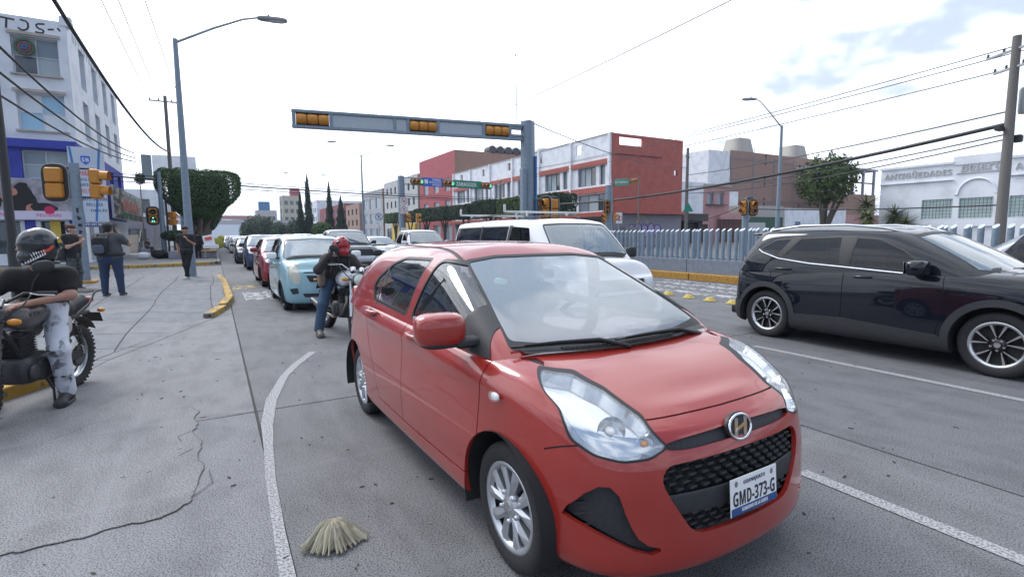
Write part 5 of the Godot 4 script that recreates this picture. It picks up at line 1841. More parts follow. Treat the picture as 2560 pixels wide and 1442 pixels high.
func block(called: String, label: String, p: Vector3, s: Vector3, m: Material, fronts: Array, extra = null) -> Node3D:
	# p = ground point of the left front corner seen from the boulevard (x = facade), body runs to +x and -z
	# fronts: [which, holes, window mats]; "w" looks to -x, "s" looks to +z
	var b := thing(called, label, "building", p)
	var roof := MB.new()
	roof.box(V(s.x * .5, s.y - .35, -s.z * .5), V(s.x - .1, .1, s.z - .1))
	part("roof", roof, sm.beige, b)
	var done := {}
	for f in fronts: done[f[0]] = f
	for side in ["w", "s", "n", "e"]:
		var o := Vector3.ZERO
		var r := Vector3.RIGHT
		var W := s.x
		match side:
			"w": o = V(0, 0, -s.z); r = Vector3.BACK; W = s.z
			"n": o = V(s.x, 0, -s.z); r = Vector3.LEFT
			"e": o = V(s.x, 0, 0); r = Vector3.FORWARD; W = s.z
		var mb := MB.new()
		var holes: Array = done[side][1] if done.has(side) else []
		wall(mb, o, r, W, s.y, holes, .25)
		part("wall", mb, done[side][3] if done.has(side) and done[side].size() > 3 else m, b)
		if done.has(side):
			for h in holes:
				if h.size() > 4 and h[4] == "open": continue
				pane(b, o, r, h, done[side][2], h[4] if h.size() > 4 else 2, h[5] if h.size() > 5 else 1, .2)
	return b
func rows_of(x0: float, x1: float, n: int, w: float, ys: Array, h: float) -> Array:
	var out := []
	for y in ys:
		for i in n:
			var x := lerpf(x0, x1, (i + .5) / n)
			out.append([x - w * .5, y, x + w * .5, y + h])
	return out
func right_buildings() -> void:
	# --- white and red showroom on the far corner: body, screen parapet, bands
	var b := thing("showroom_building", "white and brick-red three-storey building with bare screen parapet at the far corner", "building", V(38, .1, -44.4))
	var L := 43.0
	var D := 11.0
	var ws := []
	for k in 6:
		var x := 1.5 + k * 7.1
		ws.append([x, 6.0 + .9, x + 3.4, 9.0]); ws.append([x + 4.0, 6.9, x + 5.0, 9.0])
	for k in 6: ws.append([2.0 + k * 7.0, 4.0, 7.4 + k * 7.0, 5.9])
	var w := MB.new()
	wall(w, V(0, 3.4, -L), Vector3.BACK, L, 6.0, ws.map(func(h): return [h[0], h[1] - 3.4, h[2], h[3] - 3.4]), .35)
	part("front_wall", w, sm.cool_white, b)
	for h in ws: pane(b, V(0, 0, -L), Vector3.BACK, h, [sm.frame_d, sm.pane_sky, sm.blind, sm.pane], 3 if h[2] - h[0] > 2 else 1, 1, .3)
	var scr := MB.new()
	var so := []
	for k in 5: so.append([3.0 + k * 8.4, 1.3, 4.0 + k * 8.4, 2.4])
	wall(scr, V(0, 9.4, -L), Vector3.BACK, L, 2.85, so, .25)
	wall(scr, V(.25, 9.4, 0), Vector3.FORWARD, L, 2.85, so.map(func(h): return [L - h[2], h[1], L - h[0], h[3]]), .0)
	part("screen_parapet", scr, sm.cool_white, b)
	for k in 7: blk(b, "pier", sm.cool_white, V(-.12, 7.8, -.2 - k * 7.1), V(.24, 8.9, .35))
	for e in [[9.35, .55], [6.35, .62], [3.55, .5]]: blk(b, "red_band", sm.red_paint, V(-.10 if e[0] > 4 else -.5, e[0], -L * .5), V(.2 if e[0] > 4 else 1.0, e[1], L - .1))
	blk(b, "coping", sm.beige, V(.12, 12.3, -L * .5), V(.4, .1, L))
	w = MB.new()
	wall(w, V(0, 0, .02), Vector3.RIGHT, D, 12.3, [[1.1, 11.1, 4.6, 12.0], [9.6, 8.2, 10.2, 8.8]], .3)
	part("red_side_wall", w, sm.red_paint, b)
	w = MB.new()
	wall(w, V(D, 9.2, -.28), Vector3.LEFT, D, 3.1, [[6.4, 1.9, 9.9, 2.8]], .0)
	part("side_wall_back", w, sm.red_paint, b)
	blk(b, "string_course", sm.dark_red, V(4, 10.1, .06), V(7, .10, .1))
	blk(b, "canopy", sm.red_paint, V(D * .5 - .5, 3.75, .5), V(D + 1.2, .3, 1.2))
	w = MB.new()
	wall(w, V(0, 0, -L), Vector3.BACK, L, 3.4, rows_of(.5, L - 1, 9, 3.6, [.1], 2.9), .5)
	part("shop_front", w, sm.lilac_grey, b)
	for h in rows_of(.5, L - 1, 9, 3.6, [.1], 2.9): pane(b, V(0, 0, -L), Vector3.BACK, h, [sm.frame_d, sm.pane, sm.shutter], 2, 1, .45, "shop_window")
	blk(b, "roof_slab", sm.beige, V(D * .5, 9.3, -L * .5), V(D - .6, .15, L - .6))
	var gw := MB.new()
	wall(gw, V(.3, 0, .06), Vector3.RIGHT, D - .4, 3.55, [], .1)
	part("graffiti_wall", gw, M(Color(.26, .26, .30), .85), b)
	for k in 5:
		var q := pod(V(3.0 + k * 1.0, 1.7 + .12 * (k % 2), .06), V(1.15, 1.5, .04), .7, .7)
		part("graffiti_bubble", q, M(Color(.40, .34, .58), .8), b)
		var ln := MB.new()
		var rg := []
		for a in 17: rg.append(V(3.0 + k * 1.0 + .56 * cos(TAU * a / 16), 1.7 + .12 * (k % 2) + .74 * sin(TAU * a / 16), .09))
		ln.tube(rg, .04, 5, false)
		part("graffiti_outline", ln, sm.graffiti, b)
	for e in [[.95, Color(.55, .30, .25)], [.8, Color(.6, .5, .25)], [.65, Color(.3, .45, .6)]]:
		var ln := MB.new()
		var rg := []
		for a in 13: rg.append(V(4.6 + e[0] * cos(PI * a / 12), 2.5 + e[0] * sin(PI * a / 12), .075))
		ln.tube(rg, .05, 5)
		part("painted_rainbow", ln, M(e[1], .8), b)
	# --- shop 247, white wall above
	var c := thing("shop_building", "white blank-walled shop with a black fascia numbered 247", "building", V(49.1, .1, -48))
	blk(c, "upper_wall", sm.cool_white, V(4.0, 5.9, -4), V(8.0, 4.3, 8))
	blk(c, "fascia", sm.brown, V(4.0, 3.45, .35), V(8.1, .95, 1.1), .03)
	letters(c, "lettering", "247", V(2.4, 3.3, .92), .36, sm.sign_white)
	w = MB.new()
	wall(w, Vector3.ZERO, Vector3.RIGHT, 8, 3.7, [[.3, .0, 4.4, 2.9], [5.0, .0, 7.2, 2.9]], .6)
	part("ground_wall", w, M(Color(.05, .05, .055), .8), c)
	for h in [[.3, .0, 4.4, 2.9], [5.0, .0, 7.2, 2.9]]: pane(c, Vector3.ZERO, Vector3.RIGHT, h, [sm.frame_d, sm.black], 2, 1, .5, "shutter_door")
	# --- pink house
	var p := thing("pink_house", "pink two-storey house with two arched windows and a carport", "house", V(58.4, .1, -50))
	var ph := [[1.9, 5.4, 3.3, 7.0], [4.0, 5.4, 5.4, 7.0], [.4, 5.9, 1.1, 6.9]]
	w = MB.new()
	wall(w, Vector3.ZERO, Vector3.RIGHT, 6.6, 8.0, ph + [[.4, .1, 2.2, 2.6]], .25)
	part("wall", w, sm.pink, p)
	for h in ph:
		pane(p, Vector3.ZERO, Vector3.RIGHT, h, [sm.frame_w, sm.blind, sm.pane], 2, 1, .2)
		var ar := MB.new()
		var rg := []
		for a in 11: rg.append(V((h[0] + h[2]) * .5 + (h[2] - h[0]) * .55 * cos(PI * a / 10), h[3] - .1 + .35 * sin(PI * a / 10), .05))
		ar.tube(rg, .07, 5)
		part("arch_trim", ar, sm.beige, p)
	pane(p, Vector3.ZERO, Vector3.RIGHT, [.4, .1, 2.2, 2.6], [sm.frame_d, sm.dark_red], 2, 1, .2, "door")
	blk(p, "cornice", sm.beige, V(3.3, 8.05, .05), V(6.8, .3, .4))
	blk(p, "body", sm.pink, V(3.3, 4, -3.2), V(6.58, 8, 6))
	blk(p, "balcony_rail", sm.frame_d, V(3.6, 5.35, .3), V(4.0, .12, .5))
	var gar := thing("garage_gate", "brown garage gate under a pink curved canopy beside the pink house", "gate", V(62.2, .1, -49.2))
	var cp := MB.new()
	var arc := PackedVector2Array()
	for a in 13: arc.append(Vector2(3.1 - 3.1 * cos(PI * a / 12), 3.5 + .75 * sin(PI * a / 12)))
	arc.append(Vector2(6.2, 3.3)); arc.append(Vector2(0, 3.3))
	cp.prism(arc, .5, Transform3D(Basis(), V(0, 0, -.3)))
	part("canopy", cp, sm.pink, gar)
	for k in 11: blk(gar, "gate_slat", sm.dark_red, V(.3 + k * .56, 1.65, 0), V(.5, 3.3, .06))
	# --- low white and green houses behind the pale post
	var lw := thing("low_house", "low grey-green workshop with a pale roller door beside the brick block", "building", V(68.6, .1, -50))
	blk(lw, "upper_wall", M(Color(.40, .38, .36), .85), V(4.7, 4.6, -3), V(9.4, 1.7, 6))
	blk(lw, "green_wall", sm.green_dark, V(4.7, 1.9, -3), V(9.4, 3.7, 5.9))
	blk(lw, "roller_door", M(Color(.45, .46, .47), .6), V(2.6, 1.5, .0), V(4.6, 2.8, .1))
	blk(lw, "white_parapet", sm.cool_white, V(2.4, 6.6, -5), V(4.8, 2.6, .3))
	part("water_tank", pod(V(3.6, 6.2, -2.0), V(1.5, 1.6, 1.5), .6, 1), sm.black, lw)
	var wl := thing("boundary_wall", "long low white wall with a small blue window right of the green workshop", "wall", V(78.3, .1, -50))
	blk(wl, "wall", sm.cool_white, V(8.7, 2.6, 0), V(17.4, 5.1, .3))
	blk(wl, "coping", sm.beige, V(8.7, 5.2, 0), V(17.5, .12, .4))
	pane(wl, V(0, 0, .16), Vector3.RIGHT, [2.6, 1.6, 4.0, 3.1], [sm.cyan, sm.pane], 1, 1, -.02)
	var sw := thing("boundary_wall", "salmon wall continuing right of the long white wall", "wall", V(96, .1, -50))
	blk(sw, "wall", sm.pink, V(12, 2.2, 0), V(24, 4.4, .3))
	# --- brick block
	var bk := thing("brick_block", "big bare-brick block with a white flank and rooftop tanks", "building", V(78.4, .1, -65))
	blk(bk, "white_flank", sm.cool_white, V(2.9, 8.2, -7), V(5.8, 16.4, 14))
	w = MB.new()
	var bw := []
	for e in [[10.4, 10.5], [10.4, 6.0], [10.4, 14.5], [22, 5.0], [22, 12.0]]: bw.append([e[0], e[1], e[0] + .5, e[1] + 2.2])
	wall(w, V(5.8, 0, .05), Vector3.RIGHT, 40, 16.0, bw, .3)
	part("brick_wall", w, sm.brick, bk)
	for h in bw: pane(bk, V(5.8, 0, .05), Vector3.RIGHT, h, [null, sm.pane], 1, 1, .2)
	for k in 7: blk(bk, "concrete_post", M(Color(.24, .20, .19), .9), V(6.3 + k * 6.5, 8, .08), V(.5, 16.0, .12))
	for k in 4: blk(bk, "floor_beam", M(Color(.24, .19, .18), .9), V(25.8, 3.6 + k * 3.9, .07), V(40, .35, .1))
	blk(bk, "roof", sm.beige, V(25, 15.8, -7), V(40, .2, 13.8))
	for x in [12.0, 30.0]:
		var tk := MB.new()
		tk.lathe([Vector2(2.9, 16.0), Vector2(2.9, 17.0), Vector2(2.2, 19.6), Vector2(0, 19.6)], 4, Transform3D(Basis(Vector3.UP, PI / 4), V(x, 0, -3)), false)
		part("roof_tank_house", tk, M(Color(.36, .34, .31), .9), bk)
	for k in 9: blk(bk, "rebar", sm.galv, V(9 + k * 4.2, 16.9, -.2), V(.06, 1.9, .06))
	var gb := thing("open_frame_building", "unfinished grey frame and brick building behind the round tree", "building", V(104, .1, -58))
	blk(gb, "brick_wall", sm.brick, V(9, 4.5, 0), V(18, 9, .4))
	blk(gb, "roof_slab", M(Color(.45, .45, .45), .8), V(9, 14.2, -3), V(20, .4, 6))
	for k in 5: blk(gb, "column", sm.galv, V(.5 + k * 4.2, 11.5, 0), V(.4, 5.4, .4))
	blk(gb, "beam", sm.frame_d, V(9, 11.4, -.1), V(18, .25, .2))
	# --- antiques shop
	var a := thing("antiques_shop", "white single-storey shop lettered ANTIGÜEDADES with green barred windows", "building", V(42, .1, -19.6))
	var hs := [[2.6, 2.2, 4.3, 3.5], [4.65, 2.2, 6.35, 3.5], [7.1, 2.2, 8.8, 3.5], [9.6, 2.2, 11.3, 3.5], [12.0, 2.2, 13.7, 3.5]]
	w = MB.new()
	wall(w, V(0, 0, 0), Vector3.BACK, 26, 5.75, hs + [[1.0, .0, 2.0, 1.4], [5, .0, 6.4, 1.7]], .3)
	part("front_wall", w, sm.cool_white, a)
	blk(a, "body", sm.cool_white, V(6.1, 2.8, 13), V(11.9, 5.5, 25.8))
	blk(a, "raised_parapet", sm.cool_white, V(.18, 5.9, 5.5), V(.5, .55, 2.6), .01)
	for e in [[5.82, .12], [4.72, .05]]: blk(a, "cornice", sm.cool_white, V(-.06, e[0], 2.1), V(.16, e[1], 4.3)); blk(a, "cornice", sm.cool_white, V(-.06, e[0], 16), V(.16, e[1], 18))
	for h in hs:
		pane(a, Vector3.ZERO, Vector3.BACK, h, [sm.frame_w, M(Color(.012, .03, .026), .35)], 2, 1, .25)
		for k in 9:
			blk(a, "grille_bar", M(Color(.05, .20, .14), .5), V(-.02, 2.85, h[0] + .1 + k * (h[2] - h[0] - .2) / 8.0), V(.03, 1.25, .025))
		for k in 6: blk(a, "grille_rail", M(Color(.05, .20, .14), .5), V(-.025, 2.3 + k * .21, (h[0] + h[2]) * .5), V(.025, .025, h[2] - h[0] - .05))
	var ar := MB.new()
	var rg := []
	for k in 17: rg.append(V(-.05, 3.75 + .95 * sin(PI * k / 16), 5.5 - .95 * cos(PI * k / 16)))
	rg.push_front(V(-.05, 3.75, 4.4)); rg.append(V(-.05, 3.75, 6.6))
	ar.tube(rg, .06, 6)
	part("arch_moulding", ar, sm.cool_white, a)
	var lt := M(Color(.40, .40, .40), .6)
	letters(a, "lettering", "ANTIGÜEDADES", V(-.03, 5.28, 2.2), .50, lt, 3.9, V(0, -90, 0), true, .06)
	letters(a, "lettering", "Belart", V(-.03, 5.45, 5.55), .52, lt, 1.9, V(0, -90, 0), true, .06, "Droid Serif")
	blk(a, "lettering_underline", lt, V(-.03, 5.08, 5.5), V(.05, .07, 2.2))
	letters(a, "lettering", "ANTIGÜEDADES", V(-.03, 5.28, 9.2), .50, lt, 3.9, V(0, -90, 0), true, .06)
	blk(a, "rear_brick_storey", sm.brick, V(8, 6.9, 14), V(5, 2.6, 14))
	# --- houses up the right side of the boulevard
	block("red_house", "tall rose-red house with bare brick flank and rooftop cylinders", V(38.2, .1, -87.2), V(22, 16.6, 18.5), sm.pink_red, [["w", rows_of(.8, 17.8, 3, 2.6, [5.6, 9.6], 2.2) + rows_of(.8, 17.8, 3, 3.6, [.1], 3.2), [sm.frame_w, sm.pane_sky, sm.blind]], ["s", [], [null, sm.pane], sm.brick]])
	var dr := thing("roof_cylinders", "row of dark cylinders and a white tank on the rose-red house", "tank", V(46, 16.4, -87))
	for k in 5:
		var t := MB.new()
		t.lathe([Vector2(0, 0), Vector2(.75, 0), Vector2(.75, 2.2), Vector2(0, 2.2)], 14, Transform3D(Basis(Vector3.RIGHT, PI / 2), V(k * 1.7, .9, -2.4)), false)
		part("cylinder", t, M(Color(.07, .07, .08), .6), dr)
	part("white_tank", pod(V(11.5, .9, -1), V(3.4, 2.6, 2.6), .6, .8), sm.cool_white, dr)
	block("beige_block", "pale beige four-storey block with small dark square windows", V(38.0, .1, -106.5), V(20, 14.4, 25), M(Color(.50, .50, .50), .85, 0, noise_tex("plaster", .008, 6, []), .1), [["w", rows_of(1, 24, 7, 1.3, [4.6, 8.0, 11.3], 1.6) + rows_of(1, 24, 4, 4.4, [.1], 3.0), [sm.frame_d, sm.pane]], ["s", rows_of(2, 12, 2, 2.4, [4.6, 8.0, 11.0], 1.6), [sm.frame_d, sm.pane], sm.beige]])
	blk(get_node("beige_block") as Node3D, "yellow_shop_front", sm.yellow_wall, V(-.3, 2.0, -9), V(.6, 4.0, 17))
	for k in 4: blk(get_node("beige_block") as Node3D, "yellow_shutter", M(Color(.62, .44, .07), .6), V(-.64, 1.7, -2.5 - k * 4.2), V(.1, 3.1, 3.2))
	block("brick_flats", "narrow brick and grey flats with a violet top storey", V(37.8, .1, -132.5), V(18, 13.4, 21), M(Color(.36, .36, .38), .85), [["w", rows_of(1, 20, 3, 4.6, [4.5, 8.6], 2.8) + rows_of(1, 20, 3, 5, [.1], 3.2), [sm.frame_w, sm.pane_sky, sm.blind]], ["s", rows_of(3, 12, 2, 1.6, [5, 9], 1.6), [sm.frame_d, sm.pane], sm.brick]])
	block("far_brick_house", "plain brown house left of the brick flats", V(37.5, .1, -156), V(18, 11, 18), M(Color(.33, .22, .17), .9), [["w", rows_of(1, 17, 3, 2, [4.5, 7.8], 1.7), [sm.frame_d, sm.pane]]])
	block("far_red_house", "long dark red building behind the cypresses", V(37.5, .1, -176), V(20, 12, 46), M(Color(.24, .06, .07), .9), [["w", rows_of(1, 45, 8, 2.6, [4.5, 8.2], 2), [sm.frame_w, sm.pane_sky]]])
	block("far_pale_block", "pale block with balconies far up the boulevard", V(37, .1, -225), V(22, 16, 30), sm.white_wall, [["w", rows_of(1, 29, 6, 2.2, [4, 7.5, 11], 2), [sm.frame_d, sm.pane]]])
	block("far_hotel", "tall cream block with a salmon stair tower far up the boulevard", V(30, .1, -282), V(9, 21.5, 12), M(Color(.45, .42, .33), .9), [["w", rows_of(1, 11, 3, 2.0, [5, 9, 13, 17], 2.2), [sm.frame_d, sm.pane]], ["s", rows_of(.5, 8.5, 3, 1.6, [5, 9, 13, 17], 2), [sm.frame_d, sm.pane]]])
	blk(get_node("far_hotel") as Node3D, "salmon_tower", sm.pink_red, V(6.5, 23, -4), V(4.4, 5, 4))
	block("far_office", "distant grey office with a blue rooftop hoarding", V(21.5, .1, -335), V(11, 16.5, 12), M(Color(.46, .44, .44), .9), [["s", rows_of(.5, 10.5, 4, 1.6, [3, 7, 11], 2), [sm.frame_d, sm.pane]]])
	blk(get_node("far_office") as Node3D, "blue_hoarding", M(Color(.05, .18, .34), .6), V(4.5, 19, -1), V(6, 5, 2))
	block("far_blue_hall", "distant low blue hall behind the footbridge", V(15.5, .1, -372), V(8.5, 13, 12), M(Color(.06, .17, .33), .8), [["s", rows_of(.5, 8, 3, 1.6, [6], 2), [sm.frame_d, sm.pane]]])
	# --- left side beyond the corner building
	var gh := block("grey_house", "low lilac-grey house with steps behind the walk signal", V(-16, .13, -62), V(10.8, 3.4, 12), sm.lilac_grey, [["s", [[7.4, .2, 8.6, 2.4], [8.8, 1.0, 10.2, 2.2]], [sm.frame_d, sm.pane]], ["e", [], [null, sm.pane]]])
	blk(gh, "cornice", sm.cool_white, V(5.4, 3.45, .1), V(11, .2, .4))
	for k in 5: blk(gh, "step", sm.beige, V(8.9, .12 + k * .17, 5.8 - k * .35), V(2.2, .24 + k * .34, .36))
	for k in [7.6, 10.2]:
		var rl := MB.new()
		rl.tube([V(k, .9, 6.2), V(k, 2.1, 3.8)], .04, 6)
		for q in 5: rl.tube([V(k, .1, 6.1 - q * .5), V(k, .95 + q * .25, 6.1 - q * .5)], .02, 5)
		part("stair_rail", rl, sm.frame_d, gh)
	block("left_far_house", "white house with a red sign up the left side of the boulevard", V(-20, .13, -82), V(14, 7.5, 24), sm.white_wall, [["s", rows_of(6, 13.5, 3, 1.4, [1, 4.5], 1.8), [sm.frame_d, sm.pane]], ["e", rows_of(1, 23, 5, 2.4, [1, 4.5], 2), [sm.frame_d, sm.pane]]])
	var bb := thing("billboard", "white rooftop billboard with a red strip above the first clipped tree", "billboard", V(-5.6, .13, -61))
	blk(bb, "panel", sm.cool_white, V(2.6, 8.1, 0), V(3.6, 2.3, .2))
	blk(bb, "side_panel", M(Color(.16, .20, .22), .7), V(.35, 8.0, .1), V(.8, 2.4, .2))
	blk(bb, "red_strip", sm.red_print, V(2.6, 7.55, .12), V(2.6, .6, .04))
	letters(bb, "lettering", "FARMACIA", V(2.75, 7.55, .15), .36, sm.sign_white, 1.9)
	var gd := MB.new()
	gd.prism(circle(1.5, 7.55, .22, 16), .02, Transform3D(Basis(), V(0, 0, .15)))
	part("green_disc", gd, sm.sign_green, bb)
	blk(bb, "post", sm.grey_steel, V(3.0, 3.5, -.1), V(.5, 7.0, .5), .05)
	# --- footbridge far up
	var fb := thing("footbridge", "pale footbridge across the boulevard far in the distance", "bridge", V(0, .1, -205))
	blk(fb, "deck", M(Color(.5, .5, .5), .8), V(8, 6.4, 0), V(46, 1.6, 3))
	for x in [-9.0, 14.0, 27.0]: blk(fb, "pier", M(Color(.4, .4, .4), .8), V(x, 2.8, 0), V(1.2, 5.6, 1.4))
	blk(fb, "banner", sm.pink, V(2, 8.0, .5), V(26, 1.3, .3))
	# --- hills
	var hm := MB.new()
	var r0 := []
	var r1 := []
	for k in 61:
		var x := lerpf(-1800, 2400, k / 60.0)
		r0.append(V(x, -2, -2300)); r1.append(V(x, 40 + 40 * sin(x * .004) + 25 * sin(x * .011 + 1.0), -2500))
	hm.grid([r0, r1], true)
	struct("hills", hm, M(Color(.10, .12, .12), .95))

# ------------------------------------------------------------------ plants
func leaf(mb: MB, p: Vector3, n: Vector3, s: float, rng: RandomNumberGenerator, c: Color) -> void:
	# one leaf: two triangles folded along the midrib
	var t := n.cross(V(rng.randf_range(-1, 1), rng.randf_range(-1, 1), rng.randf_range(-1, 1)))
	if t.length_squared() < .001: t = Vector3.RIGHT
	t = t.normalized()
	var w := n.cross(t).normalized() * s * .36
	var a := p - t * s * .5
	var b := p + t * s * .5
	var f := n * s * .12
	mb.col = c
	mb.ftri(a, p + w + f, b)
	mb.ftri(a, b, p - w + f)
func crown_box(mb: MB, lo: Vector3, hi: Vector3, count: int, size: float, rng: RandomNumberGenerator, taper := 0.0, tone := Color(.045, .10, .03)) -> void:
	# clipped block of foliage; taper draws the lower rim in
	var f := FastNoiseLite.new()
	f.seed = rng.randi() % 1000
	f.frequency = .55
	f.fractal_octaves = 3
	var c := (lo + hi) * .5
	var h := (hi - lo) * .5
	mb.has_c = true
	for i in count:
		var d := V(rng.randf_range(-1, 1), rng.randf_range(-1, 1), rng.randf_range(-1, 1))
		var ax := rng.randi() % 3
		# sides weighted by area
		var ar := [h.y * h.z, h.x * h.z, h.x * h.y]
		var pick: float = rng.randf() * (ar[0] + ar[1] + ar[2])
		ax = 0 if pick < ar[0] else (1 if pick < ar[0] + ar[1] else 2)
		d[ax] = 1.0 if rng.randf() < .5 else -1.0
		var n := Vector3.ZERO
		n[ax] = d[ax]
		# rounded edges
		var q := d
		var l := V(pow(absf(q.x), 7), pow(absf(q.y), 7), pow(absf(q.z), 7))
		q /= pow(l.x + l.y + l.z, 1.0 / 7.0)
		var p := c + q * h
		var k := 1.0
		if taper > 0.0: k = lerpf(1.0 - taper, 1.0, smoothstep(0.0, .62, (p.y - lo.y) / (hi.y - lo.y)))
		p.x = c.x + (p.x - c.x) * k
		p.z = c.z + (p.z - c.z) * k
		var bump := f.get_noise_3d(p.x * 2.2, p.y * 2.2, p.z * 2.2)
		p += n * (bump * .22 - rng.randf() * rng.randf() * .30)
		var nn := (n + V(rng.randf_range(-1, 1), rng.randf_range(-1, 1), rng.randf_range(-1, 1)) * .9).normalized()
		var v := rng.randf_range(.55, 1.45)
		leaf(mb, p, nn, size * rng.randf_range(.7, 1.3), rng, Color(tone.r * v * rng.randf_range(.85, 1.3), tone.g * v, tone.b * v))
func clipped_tree(label: String, at: Vector3, lo: Vector3, hi: Vector3, count: int, size: float, sd: int, taper := 0.0, tone := Color(.045, .10, .03), group := "") -> Node3D:
	var t := thing("clipped_tree", label, "tree", at, 0, group)
	var rng := RandomNumberGenerator.new()
	rng.seed = sd
	var m := MB.new()
	crown_box(m, lo, hi, count, size, rng, taper, tone)
	var co := part("crown", m, sm.leaf, t)
	var core := MB.new()
	var c := (lo + hi) * .5
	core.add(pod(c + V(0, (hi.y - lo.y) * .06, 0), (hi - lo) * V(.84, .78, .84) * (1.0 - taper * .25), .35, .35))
	part("added_dark_core", core, M(Color(.012, .02, .009), 1.0), t)  # added opaque dark core, not branches: blocks the view through the crown
	var tr := MB.new()
	var top := lo.y + .5
	for k in 4:
		var a := TAU * k / 4 + sd
		var e := V(c.x + cos(a) * (hi.x - lo.x) * .22, top + .3, c.z + sin(a) * (hi.z - lo.z) * .22)
		tr.tube([V(0, -.1, 0), V(cos(a) * .05, top * .35, sin(a) * .05), V(lerpf(0, e.x, .4), top * .7, lerpf(0, e.z, .4)), e], [.24, .19, .13, .07], 8)
	part("trunk", tr, sm.bark, t)
	return t
func cypress(label: String, at: Vector3, h: float, r: float, sd: int) -> void:
	var t := thing("cypress", label, "tree", at, 0, "dark cypresses on the far median")
	var rng := RandomNumberGenerator.new()
	rng.seed = sd
	var m := MB.new()
	m.has_c = true
	for i in 2600:
		var y := pow(rng.randf(), 1.25)
		var rr := r * pow(1.0 - y, .75) * (.55 + .45 * smoothstep(0, .12, y)) * rng.randf_range(.82, 1.08) * (1.0 + .16 * sin(y * 37 + sd))
		var a := rng.randf() * TAU
		var n := V(cos(a), .25, sin(a)).normalized()
		var v := rng.randf_range(.5, 1.4)
		leaf(m, V(cos(a) * rr, .3 + y * (h - .3), sin(a) * rr), (n + V(rng.randf_range(-.6, .6), rng.randf_range(-.6, .6), rng.randf_range(-.6, .6))).normalized(), .34 * (1.0 - y * .5), rng, Color(.022 * v, .042 * v, .022 * v))
	part("crown", m, sm.leaf, t)
	var tr := MB.new()
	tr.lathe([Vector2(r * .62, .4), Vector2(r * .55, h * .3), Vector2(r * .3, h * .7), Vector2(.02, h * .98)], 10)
	part("added_dark_core", tr, M(Color(.010, .015, .009), 1.0), t)  # added dark cone inside the foliage, keeps the crown from being seen through
	var tk := MB.new()
	tk.tube([V(0, -.1, 0), V(0, 1, 0)], .14, 8)
	part("trunk", tk, sm.bark, t)
func ball(called: String, label: String, at: Vector3, c: Vector3, s: Vector3, count: int, size: float, sd: int, tone: Color, group := "", core := .8, rag := .12) -> Node3D:
	var t := thing(called, label, "tree" if s.y > 2.5 else "shrub", at, 0, group)
	var rng := RandomNumberGenerator.new()
	rng.seed = sd
	var f := FastNoiseLite.new()
	f.seed = sd
	f.frequency = .8
	var m := MB.new()
	m.has_c = true
	for i in count:
		var d := V(rng.randfn(), rng.randfn(), rng.randfn()).normalized()
		var k := 1.0 + f.get_noise_3d(d.x * 3, d.y * 3, d.z * 3) * rag * 2.5 - rng.randf() * rng.randf() * .3
		var v := rng.randf_range(.55, 1.45)
		leaf(m, c + d * s * .5 * k, (d + V(rng.randfn(), rng.randfn(), rng.randfn()) * .5).normalized(), size * rng.randf_range(.7, 1.3), rng, Color(tone.r * v * rng.randf_range(.85, 1.25), tone.g * v, tone.b * v))
	part("crown", m, sm.leaf, t)
	if core > 0.0: part("added_dark_core", pod(c, s * core, .9, 1.0), M(Color(.012, .02, .009), 1.0), t)  # added dark filler pod so no sky shows between the leaves
	var tk := MB.new()
	tk.tube([V(0, -.05, 0), V(0, maxf(c.y - s.y * .2, .2), 0)], [maxf(.06, s.x * .035), maxf(.04, s.x * .025)], 7)
	part("trunk", tk, sm.bark, t)
	return t
